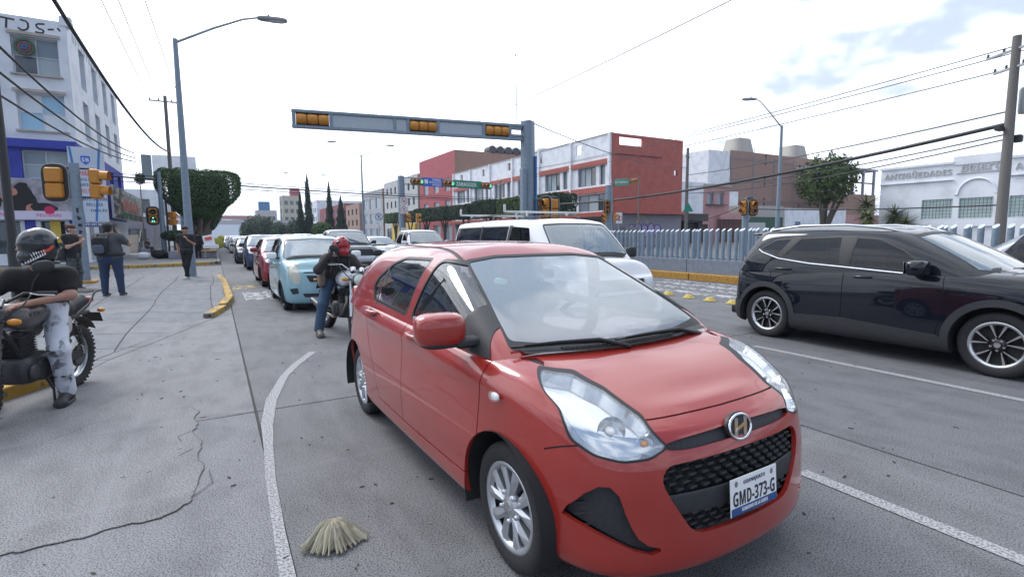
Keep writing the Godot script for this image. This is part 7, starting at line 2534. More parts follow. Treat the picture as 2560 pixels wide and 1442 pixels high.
func clutter() -> void:
	# dry palm broom head lying in the road
	var t := thing("palm_bundle", "dried palm-leaf bundle lying on the road near the red hatchback", "palm leaf", V(.43, .002, -2.5))
	var rng := RandomNumberGenerator.new()
	rng.seed = 4
	var cols := [Color(.36, .33, .24), Color(.30, .28, .20), Color(.42, .39, .30), Color(.24, .22, .16)]
	for k in 46:
		var a := lerpf(-1.25, 1.25, fmod(k * .618, 1.0)) - .15 + rng.randf_range(-.06, .06)
		var L := rng.randf_range(.13, .185)
		var m := MB.new()
		var d := V(sin(a), 0, cos(a)).normalized()
		var w := d.cross(Vector3.UP) * rng.randf_range(.010, .021)
		var h0 := rng.randf_range(.055, .10)
		var prev := []
		for q in 7:
			var s := q / 6.0
			var p := V(0, .010, -.075) + d * L * s + V(0, h0 * sin(PI * minf(.25 + s * .80, 1.0)) * (1.0 - s * .25) + rng.randf_range(0, .004), 0)
			var ww: Vector3 = w * (1.0 - s * .6) * (.55 + .7 * sin(.4 + s * 2.4))
			var row := [p - ww - V(0, .003, 0), p + V(0, .005, 0), p + ww - V(0, .003, 0)]
			if prev:
				m.quad(prev[0], prev[1], row[1], row[0]); m.quad(prev[1], prev[2], row[2], row[1])
			prev = row
		part("dry_leaf", m, M(cols[k % 4], .9), t)
	part("knot", pod(V(0, .055, -.07), V(.11, .08, .06), 1, 1), M(Color(.28, .25, .18), .9), t)
	# rubbish bags, seller's stand
	var b := thing("rubbish_bags", "black rubbish bags heaped round the walk-signal post", "bag", V(-2.9, .13, -40.6))
	for e in [[-.3, .5, .9, .62], [.3, .1, .7, .45], [.75, -.1, .6, .32]]: part("bag", pod(V(e[0], e[3] * .5, e[1] * .4), V(e[2], e[3], .6), .9, .8, Basis(Vector3.UP, e[0])), sm.black, b)
	var wb := thing("rubbish_bag", "white rubbish bag left of the black ones", "bag", V(-4.0, .13, -40.2))
	part("bag", pod(V(0, .22, 0), V(.75, .44, .5), .8, .8), sm.sign_white, wb)
	var s := thing("vendor_stand", "small street stall with yellow sacks and a red and white price board", "stall", V(-.35, .13, -38.9))
	blk(s, "crate", sm.sign_white, V(.1, .75, 0), V(.9, .25, .5), .03)
	blk(s, "crate_leg", sm.galv, V(-.25, .3, 0), V(.05, .65, .4))
	blk(s, "crate_leg", sm.galv, V(.45, .3, 0), V(.05, .65, .4))
	var bd := MB.new()
	bd.box(V(0, 1.15, .1), V(.62, .7, .03), .01, Basis(Vector3.BACK, .2) * Basis(Vector3.RIGHT, -.3))
	part("price_board", bd, sm.sign_white, s)
	bd = MB.new()
	bd.box(V(-.02, 1.27, .14), V(.4, .2, .02), 0, Basis(Vector3.BACK, .2) * Basis(Vector3.RIGHT, -.3))
	part("red_print", bd, sm.red_print, s)
	for e in [[.5, .95, -.3, .7], [.25, 1.0, -.45, .6], [.7, 1.25, -.4, .4]]: part("yellow_sack", pod(V(e[0], e[1], e[2]), V(e[3], e[3], .5), .8, .8), M(Color(.27, .27, .04), .8), s)
	var fl := thing("banner_stand", "pale blue feather banner at the left edge", "banner", V(-8.9, .1, -19.2))
	blk(fl, "cloth", M(Color(.42, .62, .80), .7), V(-.35, 1.2, 0), V(.9, 1.9, .03), .01)
	blk(fl, "base", sm.frame_d, V(-.3, .08, 0), V(.9, .14, .5), .02)
	blk(fl, "rod", sm.galv, V(.12, 1.1, 0), V(.03, 2.1, .03))

# ------------------------------------------------------------------ people: tapered bones joined into one smooth skin
func skin_mesh(bones: Array, cell: float, k: float) -> MB:
	var lo := V(1e9, 1e9, 1e9)
	var hi := -lo
	for b in bones:
		var r: float = maxf(b[2], b[3]) + cell * 2.5
		for p in [b[0], b[1]]:
			lo = lo.min(p - V(r, r, r)); hi = hi.max(p + V(r, r, r))
	var nx := int((hi.x - lo.x) / cell) + 2
	var ny := int((hi.y - lo.y) / cell) + 2
	var nz := int((hi.z - lo.z) / cell) + 2
	var F := PackedFloat32Array()
	F.resize(nx * ny * nz)
	F.fill(1.0)
	for b in bones:
		var a: Vector3 = b[0]
		var e: Vector3 = b[1]
		var ra: float = b[2]
		var rb: float = b[3]
		var ba := e - a
		var l2 := maxf(ba.length_squared(), 1e-9)
		var m := maxf(ra, rb) + cell * 2.0 + k * .6
		var p0 := ((a.min(e) - V(m, m, m) - lo) / cell).floor()
		var p1 := ((a.max(e) + V(m, m, m) - lo) / cell).ceil()
		for z in range(maxi(0, int(p0.z)), mini(nz, int(p1.z) + 1)):
			for y in range(maxi(0, int(p0.y)), mini(ny, int(p1.y) + 1)):
				var row := (z * ny + y) * nx
				for x in range(maxi(0, int(p0.x)), mini(nx, int(p1.x) + 1)):
					var pa := Vector3(lo.x + x * cell, lo.y + y * cell, lo.z + z * cell) - a
					var t := clampf(pa.dot(ba) / l2, 0.0, 1.0)
					var d := (pa - ba * t).length() - ra - (rb - ra) * t
					var f := F[row + x]
					var h := maxf(k - absf(f - d), 0.0)
					F[row + x] = minf(f, d) - (h * h * .25 / k if f < .9 else 0.0)
	var idx := PackedInt32Array()
	idx.resize(nx * ny * nz)
	idx.fill(-1)
	var vs := PackedVector3Array()
	var E := [[0, 1], [2, 3], [4, 5], [6, 7], [0, 2], [1, 3], [4, 6], [5, 7], [0, 4], [1, 5], [2, 6], [3, 7]]
	for z in nz - 1:
		for y in ny - 1:
			var row := (z * ny + y) * nx
			for x in nx - 1:
				var i := row + x
				var s0 := F[i] < 0.0
				if s0 == (F[i + 1] < 0.0) and s0 == (F[i + nx] < 0.0) and s0 == (F[i + nx + 1] < 0.0) and s0 == (F[i + nx * ny] < 0.0) and s0 == (F[i + nx * ny + 1] < 0.0) and s0 == (F[i + nx * ny + nx] < 0.0) and s0 == (F[i + nx * ny + nx + 1] < 0.0): continue
				var c := [F[i], F[i + 1], F[i + nx], F[i + nx + 1], F[i + nx * ny], F[i + nx * ny + 1], F[i + nx * ny + nx], F[i + nx * ny + nx + 1]]
				var sum := Vector3.ZERO
				var cnt := 0
				for q in E:
					var fa: float = c[q[0]]
					var fb: float = c[q[1]]
					if (fa < 0.0) != (fb < 0.0):
						var t := fa / (fa - fb)
						var pa := Vector3(q[0] & 1, (q[0] >> 1) & 1, q[0] >> 2)
						var pb := Vector3(q[1] & 1, (q[1] >> 1) & 1, q[1] >> 2)
						sum += pa.lerp(pb, t)
						cnt += 1
				idx[i] = vs.size()
				vs.append(lo + (Vector3(x, y, z) + sum / cnt) * cell)
	var quads := PackedInt32Array()
	for z in range(1, nz - 1):
		for y in range(1, ny - 1):
			for x in range(1, nx - 1):
				var i := (z * ny + y) * nx + x
				var s := F[i] < 0.0
				if s != (F[i + 1] < 0.0): _quad(quads, idx[i], idx[i - nx], idx[i - nx - nx * ny], idx[i - nx * ny], s)
				if s != (F[i + nx] < 0.0): _quad(quads, idx[i], idx[i - nx * ny], idx[i - nx * ny - 1], idx[i - 1], s)
				if s != (F[i + nx * ny] < 0.0): _quad(quads, idx[i], idx[i - 1], idx[i - 1 - nx], idx[i - nx], s)
	var nn := PackedVector3Array()
	nn.resize(vs.size())
	for i in range(0, quads.size(), 4):
		var g := (vs[quads[i + 2]] - vs[quads[i]]).cross(vs[quads[i + 3]] - vs[quads[i + 1]])
		for j in 4: nn[quads[i + j]] += g
	for i in nn.size(): nn[i] = nn[i].normalized()
	var mb := MB.new()
	for i in range(0, quads.size(), 4):
		var a := quads[i]
		var b := quads[i + 1]
		var d := quads[i + 2]
		var e := quads[i + 3]
		mb.squad(vs[a], vs[b], vs[d], vs[e], nn[a], nn[b], nn[d], nn[e])
	return mb
func _quad(q: PackedInt32Array, a: int, b: int, c: int, d: int, s: bool) -> void:
	if a < 0 or b < 0 or c < 0 or d < 0: return
	# wound so that the normal leaves the solid
	if s: q.append_array(PackedInt32Array([a, d, c, b]))
	else: q.append_array(PackedInt32Array([a, b, c, d]))
func hand_bones(w: Vector3, d: Vector3, n: Vector3, side: float, curl: float) -> Array:
	# palm, four fingers of unequal length and a thumb from the palm's side; d to the fingers, n out of the back of the hand
	d = d.normalized()
	var s := d.cross(n).normalized() * side
	n = s.cross(d).normalized() * side
	var o := []
	for q in [-.022, .0, .022]: o.append([w + s * q * .6, w + d * .085 + s * q, .019, .016])
	var L := [.068, .078, .074, .058]
	for f in 4:
		var p := w + d * .085 + s * (.030 - f * .020)
		var a := 0.0
		for j in 3:
			a += curl * (.6 if j == 0 else 1.0)
			var e: Vector3 = p + (d * cos(a) - n * sin(a)) * L[f] * [.45, .32, .23][j]
			o.append([p, e, .0095 - j * .0008, .009 - j * .0008])
			p = e
	var p := w + d * .025 + s * .026
	var t1 := p + (d * .55 + s * .7 - n * .3).normalized() * .045
	var t2 := t1 + (d * .8 + s * .15 - n * .5).normalized() * .032
	o.append([p, t1, .013, .011]); o.append([t1, t2, .011, .009])
	return o
func person(label: String, at: Vector3, yaw: float, j: Dictionary, c: Dictionary) -> Node3D:
	# joints in metres: head, neck, chest, belly, pelvis; then l/r shoulder, elbow, wrist, hip, knee, ankle, toe
	var t := thing("person", label, "person", at, yaw)
	var J := {"head": V(0, 1.60, .02), "neck": V(0, 1.46, 0), "chest": V(0, 1.28, .0), "belly": V(0, 1.08, .01), "pelvis": V(0, .93, 0),
		"ls": V(.185, 1.39, 0), "le": V(.235, 1.12, -.02), "lw": V(.235, .88, .06), "rs": V(-.185, 1.39, 0), "re": V(-.235, 1.12, -.02), "rw": V(-.235, .88, .06),
		"lh": V(.09, .91, 0), "lk": V(.10, .49, .02), "la": V(.10, .09, -.02), "rh": V(-.09, .91, 0), "rk": V(-.10, .49, .02), "ra": V(-.10, .09, -.02)}
	J.merge(j, true)
	var f: float = c.get("fat", 1.0)
	var cell: float = c.get("cell", .018)
	var face: Vector3 = (c.get("face", V(0, 0, 1)) as Vector3).normalized()
	var up: Vector3 = c.get("up", Vector3.UP)
	var sx := up.cross(face).normalized()
	up = face.cross(sx)
	var H: Vector3 = J.head
	var skinm := M(c.get("skin", Color(.32, .17, .115)), .6)
	var mid: Vector3 = (J.ls + J.rs) * .5
	var B := [[J.neck, H - up * .03, .056, .052], [mid - V(0, .02, 0), J.neck, .07, .058], [J.ls, J.rs, .07, .07], [J.chest, J.belly, .10, .10], [J.belly, J.pelvis, .10, .10]]
	for s in ["l", "r"]:
		B += [[J[s + "s"], J[s + "e"], .047 * sqrt(f), .040], [J[s + "e"], J[s + "w"], .039 * sqrt(f), .027], [J[s + "h"], J[s + "k"], .07, .05], [J[s + "k"], J[s + "a"], .046, .035], [J.pelvis, J[s + "h"], .1, .08]]
	var body := skin_mesh(B, cell, .045)
	var hc: float = c.get("head_cell", .012)
	if not c.get("helmet", false):
		body.add(skin_mesh([[H + up * .035 - face * .012, H + up * .03 + face * .008, .088, .086], [H + up * .0 + face * .02, H - up * .06 + face * .035, .074, .052], [H - up * .085 + face * .058, H - up * .07 + face * .05, .034, .036], [H + up * .02 + face * .088, H - up * .018 + face * .104, .011, .016], [H + sx * .03 + face * .07 - up * .01, H + sx * .045 + face * .05 - up * .02, .026, .03], [H - sx * .03 + face * .07 - up * .01, H - sx * .045 + face * .05 - up * .02, .026, .03],
			[H + sx * .083, H + sx * .088 - up * .035, .016, .012], [H - sx * .083, H - sx * .088 - up * .035, .016, .012], [H - up * .05 + face * .07, H - up * .052 + face * .084, .022, .014], [J.neck, H - up * .05, .054, .05]], hc, .02))
		var ey := MB.new()
		for s in [-1.0, 1.0]: ey.add(pod(H + sx * s * .033 + face * .082 + up * .014, V(.026, .014, .014), 1, 1, Basis(sx, up, face)))
		part("eyes", ey, M(Color(.03, .02, .02), .3), t)
		var lp := pod(H - up * .052 + face * .095, V(.045, .013, .012), 1, 1, Basis(sx, up, face))
		part("lips", lp, M(c.get("skin", Color(.32, .17, .115)) * Color(.8, .55, .55), .6), t)
	for s in ["l", "r"]:
		var sg := 1.0 if s == "l" else -1.0
		if not c.get("gloves", false):
			var fd: Vector3 = (J[s + "w"] - J[s + "e"]).normalized()
			fd = (c.get(s + "hand", fd) as Vector3).normalized()
			body.add(skin_mesh(hand_bones(J[s + "w"], fd, c.get(s + "back", V(sg, .1, .1)), sg * c.get("thumb", 1.0), c.get("curl", .5)) + [[J[s + "w"] - fd * .05, J[s + "w"], .028, .026]], c.get("hand_cell", .007), .008))
	part("body", body, skinm, t)
	# shirt: torso plus sleeves down to the given share of the upper arm
	var sl: float = c.get("sleeve", .55)
	var T := [[J.ls, J.rs, .088 * sqrt(f), .088 * sqrt(f)], [mid - V(0, .01, 0), J.neck - (J.neck - mid) * .35, .085, .062]]
	for s in ["l", "r"]:
		T.append([J[s + "s"], (J[s + "s"] as Vector3).lerp(J[s + "e"], minf(sl, 1.0)), .075 * sqrt(f), .066 * sqrt(f)])
		if sl > 1.0: T += [[J[s + "e"], (J[s + "e"] as Vector3).lerp(J[s + "w"], sl - 1.0), .062, .045]]
		var sd: Vector3 = (J.ls - J.rs).normalized() * (.5 if s == "l" else -.5)
		T += [[J.chest + sd * .16, J.belly + sd * .13 * f, .118 * sqrt(f), .118 * f], [J.belly + sd * .13 * f, J.pelvis + sd * .14 * f + V(0, c.get("hem", -.02), 0), .118 * f, .122 * f]]
	part("shirt", skin_mesh(T, cell * .9, .05), local(M(c.shirt, .85, 0, noise_tex("cloth", .05, 4, [[0, .75], [1, 1.0]]), 4.0)), t)
	# trousers
	var Q := [[J.pelvis + V(0, .06, 0), J.pelvis, .118 * f, .125 * f]]
	for s in ["l", "r"]:
		Q += [[J.pelvis, J[s + "h"], .12 * f, .098 * f], [J[s + "h"], J[s + "k"], .098 * f, c.get("knee_r", .068) * sqrt(f)], [J[s + "k"], (J[s + "k"] as Vector3).lerp(J[s + "a"], .97), c.get("knee_r", .066) * sqrt(f), c.get("cuff", .058)]]
	var tr := skin_mesh(Q, cell * .9, .04)
	part("trousers", tr, c.get("trouser_mat", local(M(c.trousers, .85, 0, noise_tex("cloth", .05, 4, []), 3.0))), t)
	# shoes
	for s in ["l", "r"]:
		var a: Vector3 = J[s + "a"]
		var to: Vector3 = J.get(s + "t", a + V(0, -.055, .155))
		var sh := skin_mesh([[a - V(0, .035, 0), a - V(0, .05, .03), .047, .042], [a + V(0, -.02, .02), to, .05, .037], [to + V(.018, -.005, 0), to + V(-.018, -.005, .01), .034, .034]], .01, .03)
		part("shoe", sh, M(c.get("shoes", Color(.03, .03, .032)), .6), t)
		var so := MB.new()
		var d := V(to.x - a.x, 0, to.z - a.z).normalized()
		so.add(pod((a - d * .07 + to + d * .03) * .5 * V(1, 0, 1) + V(0, minf(a.y, to.y + .055) - .078, 0), V(.10, .03, .29), .4, .6, Basis(Vector3.UP, atan2(d.x, d.z))))
		part("sole", so, M(c.get("sole", Color(.05, .05, .05)), .7), t)
	# hair or cap
	if c.has("hair"):
		var hr := skin_mesh([[H + up * .055 - face * .025, H + up * .05 + face * .02, .094, .086], [H + up * .03 - face * .04, H - up * .04 - face * .045, .082, .062], [H + up * .075 + face * .03 + sx * .03, H + up * .075 + face * .03 - sx * .03, .05, .05]] + c.get("more_hair", []), .011, .02)
		part("hair", hr, local(M(c.hair, .7, 0, noise_tex("streak", .02, 4, []), 9.0)), t)
	return t
func strap(t: Node3D, called: String, pts: Array, w: float, m: Material) -> void:
	var b := MB.new()
	b.tube(pts, w, 6, true, .4)
	part(called, b, m, t)
func splatter(base: Color, spots: Color) -> StandardMaterial3D:
	# bleached denim with dark dye patches
	var t := noise_tex("splatter", .014, 3, [[0, spots.linear_to_srgb()], [.30, spots.linear_to_srgb()], [.36, base.linear_to_srgb()], [1, base.linear_to_srgb() * 1.05]], false, 0, 256, FastNoiseLite.TYPE_SIMPLEX_SMOOTH, 31)
	return local(M(Color(1, 1, 1), .85, 0, t, 1.6))
func people() -> void:
	var black := Color(.014, .014, .016)
	# woman with hair tied up
	var w := person("woman in black top and grey camouflage trousers, hair tied up, hand at her mouth", V(-3.27, .12, -17.55), 62, {"le": V(.23, 1.14, .05), "lw": V(.06, 1.36, .20), "re": V(-.22, 1.14, .06), "rw": V(.0, 1.28, .22), "lk": V(.11, .49, .03), "ra": V(-.12, .09, -.06)},
		{"shirt": black, "trousers": Color(.1, .11, .12), "trouser_mat": local(M(Color(.75, .78, .8), .9, 0, noise_tex("camo", .012, 3, [[0, Color(.16, .17, .18)], [.42, Color(.22, .23, .24)], [.5, Color(.36, .38, .38)], [.62, Color(.28, .30, .30)], [1, Color(.46, .48, .47)]], false, 0, 256), 2.2)), "hair": Color(.07, .028, .018), "more_hair": [[V(0, 1.70, -.09), V(0, 1.72, -.11), .045, .04]], "skin": Color(.42, .25, .19), "knee_r": .088, "cuff": .09, "fat": 1.08, "curl": .8, "lhand": V(-.4, .8, .3), "rhand": V(.5, .6, .3)})
	part("shoulder_bag", pod(V(-.2, .98, -.16), V(.16, .34, .3), .5, .5), M(black, .6), w)
	strap(w, "bag_strap", [V(-.2, 1.1, -.14), V(-.06, 1.38, -.10), V(.1, 1.46, .02), V(.1, 1.3, .13), V(-.12, 1.05, .12)], .02, M(black, .6))
	# heavy man on the phone
	var p := person("heavy man in grey t-shirt and jeans holding a phone to his ear, small backpack", V(-2.18, .12, -15.35), 168, {"re": V(-.36, 1.22, .10), "rw": V(-.15, 1.50, .12), "rs": V(-.22, 1.38, 0), "ls": V(.22, 1.38, 0), "le": V(.30, 1.12, .08), "lw": V(.16, .98, .20), "lh": V(.12, .9, 0), "rh": V(-.12, .9, 0), "lk": V(.15, .49, .02), "rk": V(-.15, .49, .02), "la": V(.15, .09, -.02), "ra": V(-.17, .09, .02)},
		{"shirt": Color(.085, .09, .10), "trousers": Color(.03, .055, .12), "shoes": Color(.05, .045, .042), "hair": black, "fat": 1.36, "sleeve": .62, "skin": Color(.30, .16, .11), "hem": .02, "curl": .9, "rhand": V(.2, .9, .1), "knee_r": .075, "cuff": .068})
	part("backpack", pod(V(.09, 1.2, -.27), V(.28, .40, .17), .45, .45), local(M(Color(.10, .115, .15), .7, 0, noise_tex("camo", .012, 3, []), 3.0)), p)
	part("backpack_pocket", pod(V(.09, 1.12, -.35), V(.22, .20, .08), .45, .45), M(Color(.07, .085, .12), .7), p)
	for s in [-.02, .2]: strap(p, "backpack_strap", [V(s, 1.36, -.2), V(s, 1.48, -.05), V(s + .03, 1.4, .13)], .022, M(Color(.06, .06, .07), .7))
	var bl := MB.new()
	var rg := []
	for k in 21: rg.append(V(.27 * cos(TAU * k / 20), 1.0, .20 * sin(TAU * k / 20)))
	bl.tube(rg, .045, 6, false)
	part("waist_bag_belt", bl, M(black, .6), p)
	part("cap", pod(V(0, 1.665, .0), V(.21, .14, .225), 1, 1), M(Color(.03, .035, .035), .8), p)
	part("cap_peak", pod(V(0, 1.645, .12), V(.16, .02, .13), .7, .9), M(Color(.03, .035, .035), .8), p)
	part("phone", board_face(V(-.105, 1.585, .07), V(.012, .14, .07)), sm.black, p)
	# young man in black
	var y := person("young man in black t-shirt and black jeans standing at the street lamp", V(-.82, .12, -19.9), -18, {"le": V(.24, 1.14, .02), "lw": V(.10, 1.30, .16), "rs": V(-.19, 1.39, .01), "re": V(-.27, 1.12, -.03), "rw": V(-.22, .88, .08), "lk": V(.04, .50, .10), "la": V(-.02, .09, .10), "rk": V(-.08, .48, .0), "ra": V(-.06, .09, -.12), "lh": V(.085, .91, 0)},
		{"shirt": Color(.022, .022, .027), "trousers": Color(.010, .010, .012), "shoes": Color(.36, .36, .36), "sole": Color(.5, .5, .5), "hair": black, "face": V(.35, 0, 1), "sleeve": .6, "curl": .6, "lhand": V(-.3, .7, .4)})
	strap(y, "belt", [V(-.15, .99, .10), V(0, .985, .145), V(.15, .99, .10)], .02, M(Color(.12, .10, .07), .6))
	# vendor in black, seen from behind
	var v := person("vendor in black clothes and cap beside the stall", V(-1.0, .13, -39.5), 165, {}, {"shirt": Color(.016, .016, .018), "trousers": black, "sleeve": 1.8, "hair": black, "cell": .026, "head_cell": .02, "hand_cell": .01})
	part("cap", pod(V(0, 1.67, .0), V(.22, .15, .24), 1, 1), M(black, .8), v)
	person("man in dark clothes sitting on the low wall by the grey house", V(-5.3, .05, -56.5), 60, {"head": V(0, 1.22, .05), "neck": V(0, 1.08, 0), "chest": V(0, .92, 0), "belly": V(0, .74, 0), "pelvis": V(0, .58, 0), "ls": V(.18, 1.02, 0), "rs": V(-.18, 1.02, 0), "le": V(.22, .78, .1), "re": V(-.22, .78, .1), "lw": V(.12, .62, .3), "rw": V(-.12, .62, .3), "lh": V(.1, .56, 0), "rh": V(-.1, .56, 0), "lk": V(.12, .55, .42), "rk": V(-.12, .55, .42), "la": V(.12, .1, .45), "ra": V(-.12, .1, .4)}, {"shirt": Color(.03, .03, .035), "trousers": Color(.03, .04, .05), "hair": black, "cell": .03, "head_cell": .022, "hand_cell": .012})
	var lwall := thing("low_wall", "low grey wall under the sitting man", "wall", V(-5.5, .1, -56.7))
	blk(lwall, "block", sm.lilac_grey, V(0, .22, 0), V(1.6, .48, .5), .02)
	person("distant pedestrian in dark clothes before the yellow shop", V(33.8, .12, -104), 200, {"lk": V(.1, .49, .1), "la": V(.1, .12, .0)}, {"shirt": Color(.03, .03, .05), "trousers": Color(.02, .02, .03), "hair": black, "cell": .045, "head_cell": .03, "hand_cell": .015})
	person("distant pedestrian in maroon before the pink shopfront", V(32.9, .12, -101), 160, {}, {"shirt": Color(.12, .03, .04), "trousers": Color(.02, .025, .05), "hair": black, "cell": .045, "head_cell": .03, "hand_cell": .015})
	person("driver of the white van seen through its open window", V(5.02, .35, -8.0), 0, {"head": V(0, 1.03, .05), "neck": V(0, .89, 0), "chest": V(0, .73, 0), "belly": V(0, .55, 0), "pelvis": V(0, .42, 0), "ls": V(.18, .83, 0), "rs": V(-.18, .83, 0), "le": V(.22, .62, .15), "re": V(-.22, .62, .15), "lw": V(.12, .66, .36), "rw": V(-.12, .66, .36), "lh": V(.1, .4, 0), "rh": V(-.1, .4, 0), "lk": V(.12, .42, .4), "rk": V(-.12, .42, .4), "la": V(.12, .1, .5), "ra": V(-.12, .1, .5)}, {"shirt": Color(.05, .05, .06), "trousers": Color(.02, .025, .05), "hair": black, "face": V(-.6, 0, 1), "cell": .024, "hand_cell": .01})
func helmet(t: Node3D, c: Vector3, bas: Basis, shell: Material, trim: Material, fangs: bool, visor_up: bool) -> void:
	# full-face helmet: shell with an eye opening, chin bar, visor, base trim; face along local +z
	var nd := Node3D.new()
	nd.name = "helmet"
	t.add_child(nd, true)
	nd.transform = Transform3D(bas * Basis.from_scale(V(.9, .9, .9)), c)
	var sk := skin_mesh([[V(0, .035, -.03), V(0, .03, .0), .142, .14], [V(0, -.03, -.035), V(0, -.075, -.03), .128, .112], [V(-.05, -.085, .085), V(.05, -.085, .085), .055, .055], [V(.0, -.09, .115), V(.0, -.075, .12), .045, .04]], .009, .05)
	# the eye port is cut through the front
	var w := cut(sk, rp([-.105, -.035, -.05, -.05, .05, -.05, .105, -.035, .11, .035, .06, .062, -.06, .062, -.11, .035], .03), V(1, 0, 0), V(0, 1, 0), V(0, 0, 1), .05)
	part("shell", skirt(w[1], .02), shell, nd)
	var v: MB = w[0]
	if not visor_up: part("visor", v, glass(Color(.01, .01, .012), .75), nd)
	else:
		var m := MB.new()
		m.add(v, Transform3D(Basis(Vector3.RIGHT, deg_to_rad(-48)), V(0, .05, .05)))
		m.shift(.012)
		part("visor", skirt(m, .004), glass(Color(.10, .14, .18), .72), nd)
	for s in [-1.0, 1.0]: part("visor_pivot", pod(V(s * .128, .02, .01), V(.02, .05, .05), .8, 1), trim, nd)
	var bt := MB.new()
	var rg := []
	for k in 25: rg.append(V(.112 * cos(TAU * k / 24), -.165 + .02 * sin(TAU * k / 24), -.005 + .125 * sin(TAU * k / 24)))
	bt.tube(rg, .014, 6, false)
	part("base_trim", bt, sm.black, nd)
	part("lining", pod(V(0, -.02, -.01), V(.22, .24, .22), 1, 1), sm.black, nd)
	if fangs:
		for s in [-1.0, 1.0]:
			for k in 9:
				var a := MB.new()
				var z := lerpf(.135, -.01, k / 8.0)
				var x: float = s * lerpf(.055, .122, sqrt(k / 8.0))
				var y := lerpf(-.105, -.045, k / 8.0)
				a.otri(V(x, y + .03, z), V(x * 1.0, y + .025, z - .018), V(x * 1.04, y - .012, z - .006), V(s, 0, .5))
				a.otri(V(x, y - .042, z), V(x, y - .036, z - .018), V(x * 1.04, y - .004, z - .012), V(s, 0, .5))
				a.shift(.012)
				part("painted_fang", a, sm.sign_white, nd)
			part("red_flash", pod(V(s * .128, -.035, -.05), V(.02, .05, .11), .9, 1, Basis(Vector3.RIGHT, .4)), sm.red_print, nd)
	else:
		for s in [-1.0, 1.0]:
			part("painted_patch", pod(V(s * .085, .085, .075), V(.09, .05, .07), 1, 1, Basis(Vector3.BACK, -s * .5)), trim, nd)
			part("painted_patch", pod(V(s * .09, -.08, .1), V(.06, .09, .06), 1, 1), trim, nd)
			part("painted_patch", pod(V(s * .12, .02, -.06), V(.05, .09, .12), 1, 1), trim, nd)
		part("painted_patch", pod(V(0, .16, .02), V(.06, .03, .14), 1, 1), trim, nd)

# ------------------------------------------------------------------ motorcycles: z forward, origin between the wheels
func spoke_wheel(parent: Node3D, z: float, R: float, w: float, steer := 0.0, x := 0.0) -> void:
	var nd := Node3D.new()
	nd.name = "wheel"
	parent.add_child(nd, true)
	nd.position = V(x, R, z)
	nd.rotation.y = steer
	var mt := car_mats()
	part("tyre", tyre_mb(R, R - .085, w), mt.tyre, nd)
	var kn := MB.new()
	kn.box(Vector3.ZERO, V(w * .34, .014, .022), .003)
	var km := kn.mesh()
	for k in 44:
		for s in [-1.0, 1.0]:
			var a: float = TAU * k / 44 + s * .03
			var o := part("tread_knob", km, mt.tyre, nd, V(s * w * .3, (R + .004) * cos(a), (R + .004) * sin(a)))
			o.rotation.x = a
	var t := Transform3D(Basis(Vector3.UP, Vector3.RIGHT, Vector3.FORWARD), Vector3.ZERO)
	var rm := MB.new()
	rm.lathe([Vector2(R - .085, -w * .36), Vector2(R - .10, -w * .3), Vector2(R - .108, 0), Vector2(R - .10, w * .3), Vector2(R - .085, w * .36)], 36, t)
	part("rim", rm, mt.silver, nd)
	var hb := MB.new()
	hb.lathe([Vector2(0, -.07), Vector2(.07, -.07), Vector2(.075, -.05), Vector2(.045, -.03), Vector2(.045, .03), Vector2(.085, .05), Vector2(.085, .07), Vector2(0, .07)], 20, t)
	part("hub", hb, M(Color(.09, .09, .09), .5, .4), nd)
	for k in 18:
		var sp := MB.new()
		var a := TAU * k / 18
		var b := a + (.5 if k % 2 else -.5)
		sp.tube([V(.04 if k % 2 else -.04, .06 * cos(b), .06 * sin(b)), V(0, (R - .1) * cos(a), (R - .1) * sin(a))], .0022, 4, false)
		part("spoke", sp, mt.silver, nd)
	var sk := MB.new()
	sk.lathe([Vector2(.11, .058), Vector2(.11, .064), Vector2(.07, .064), Vector2(.07, .058)], 24, t, false)
	part("sprocket", sk, M(Color(.06, .055, .05), .6, .5), nd)
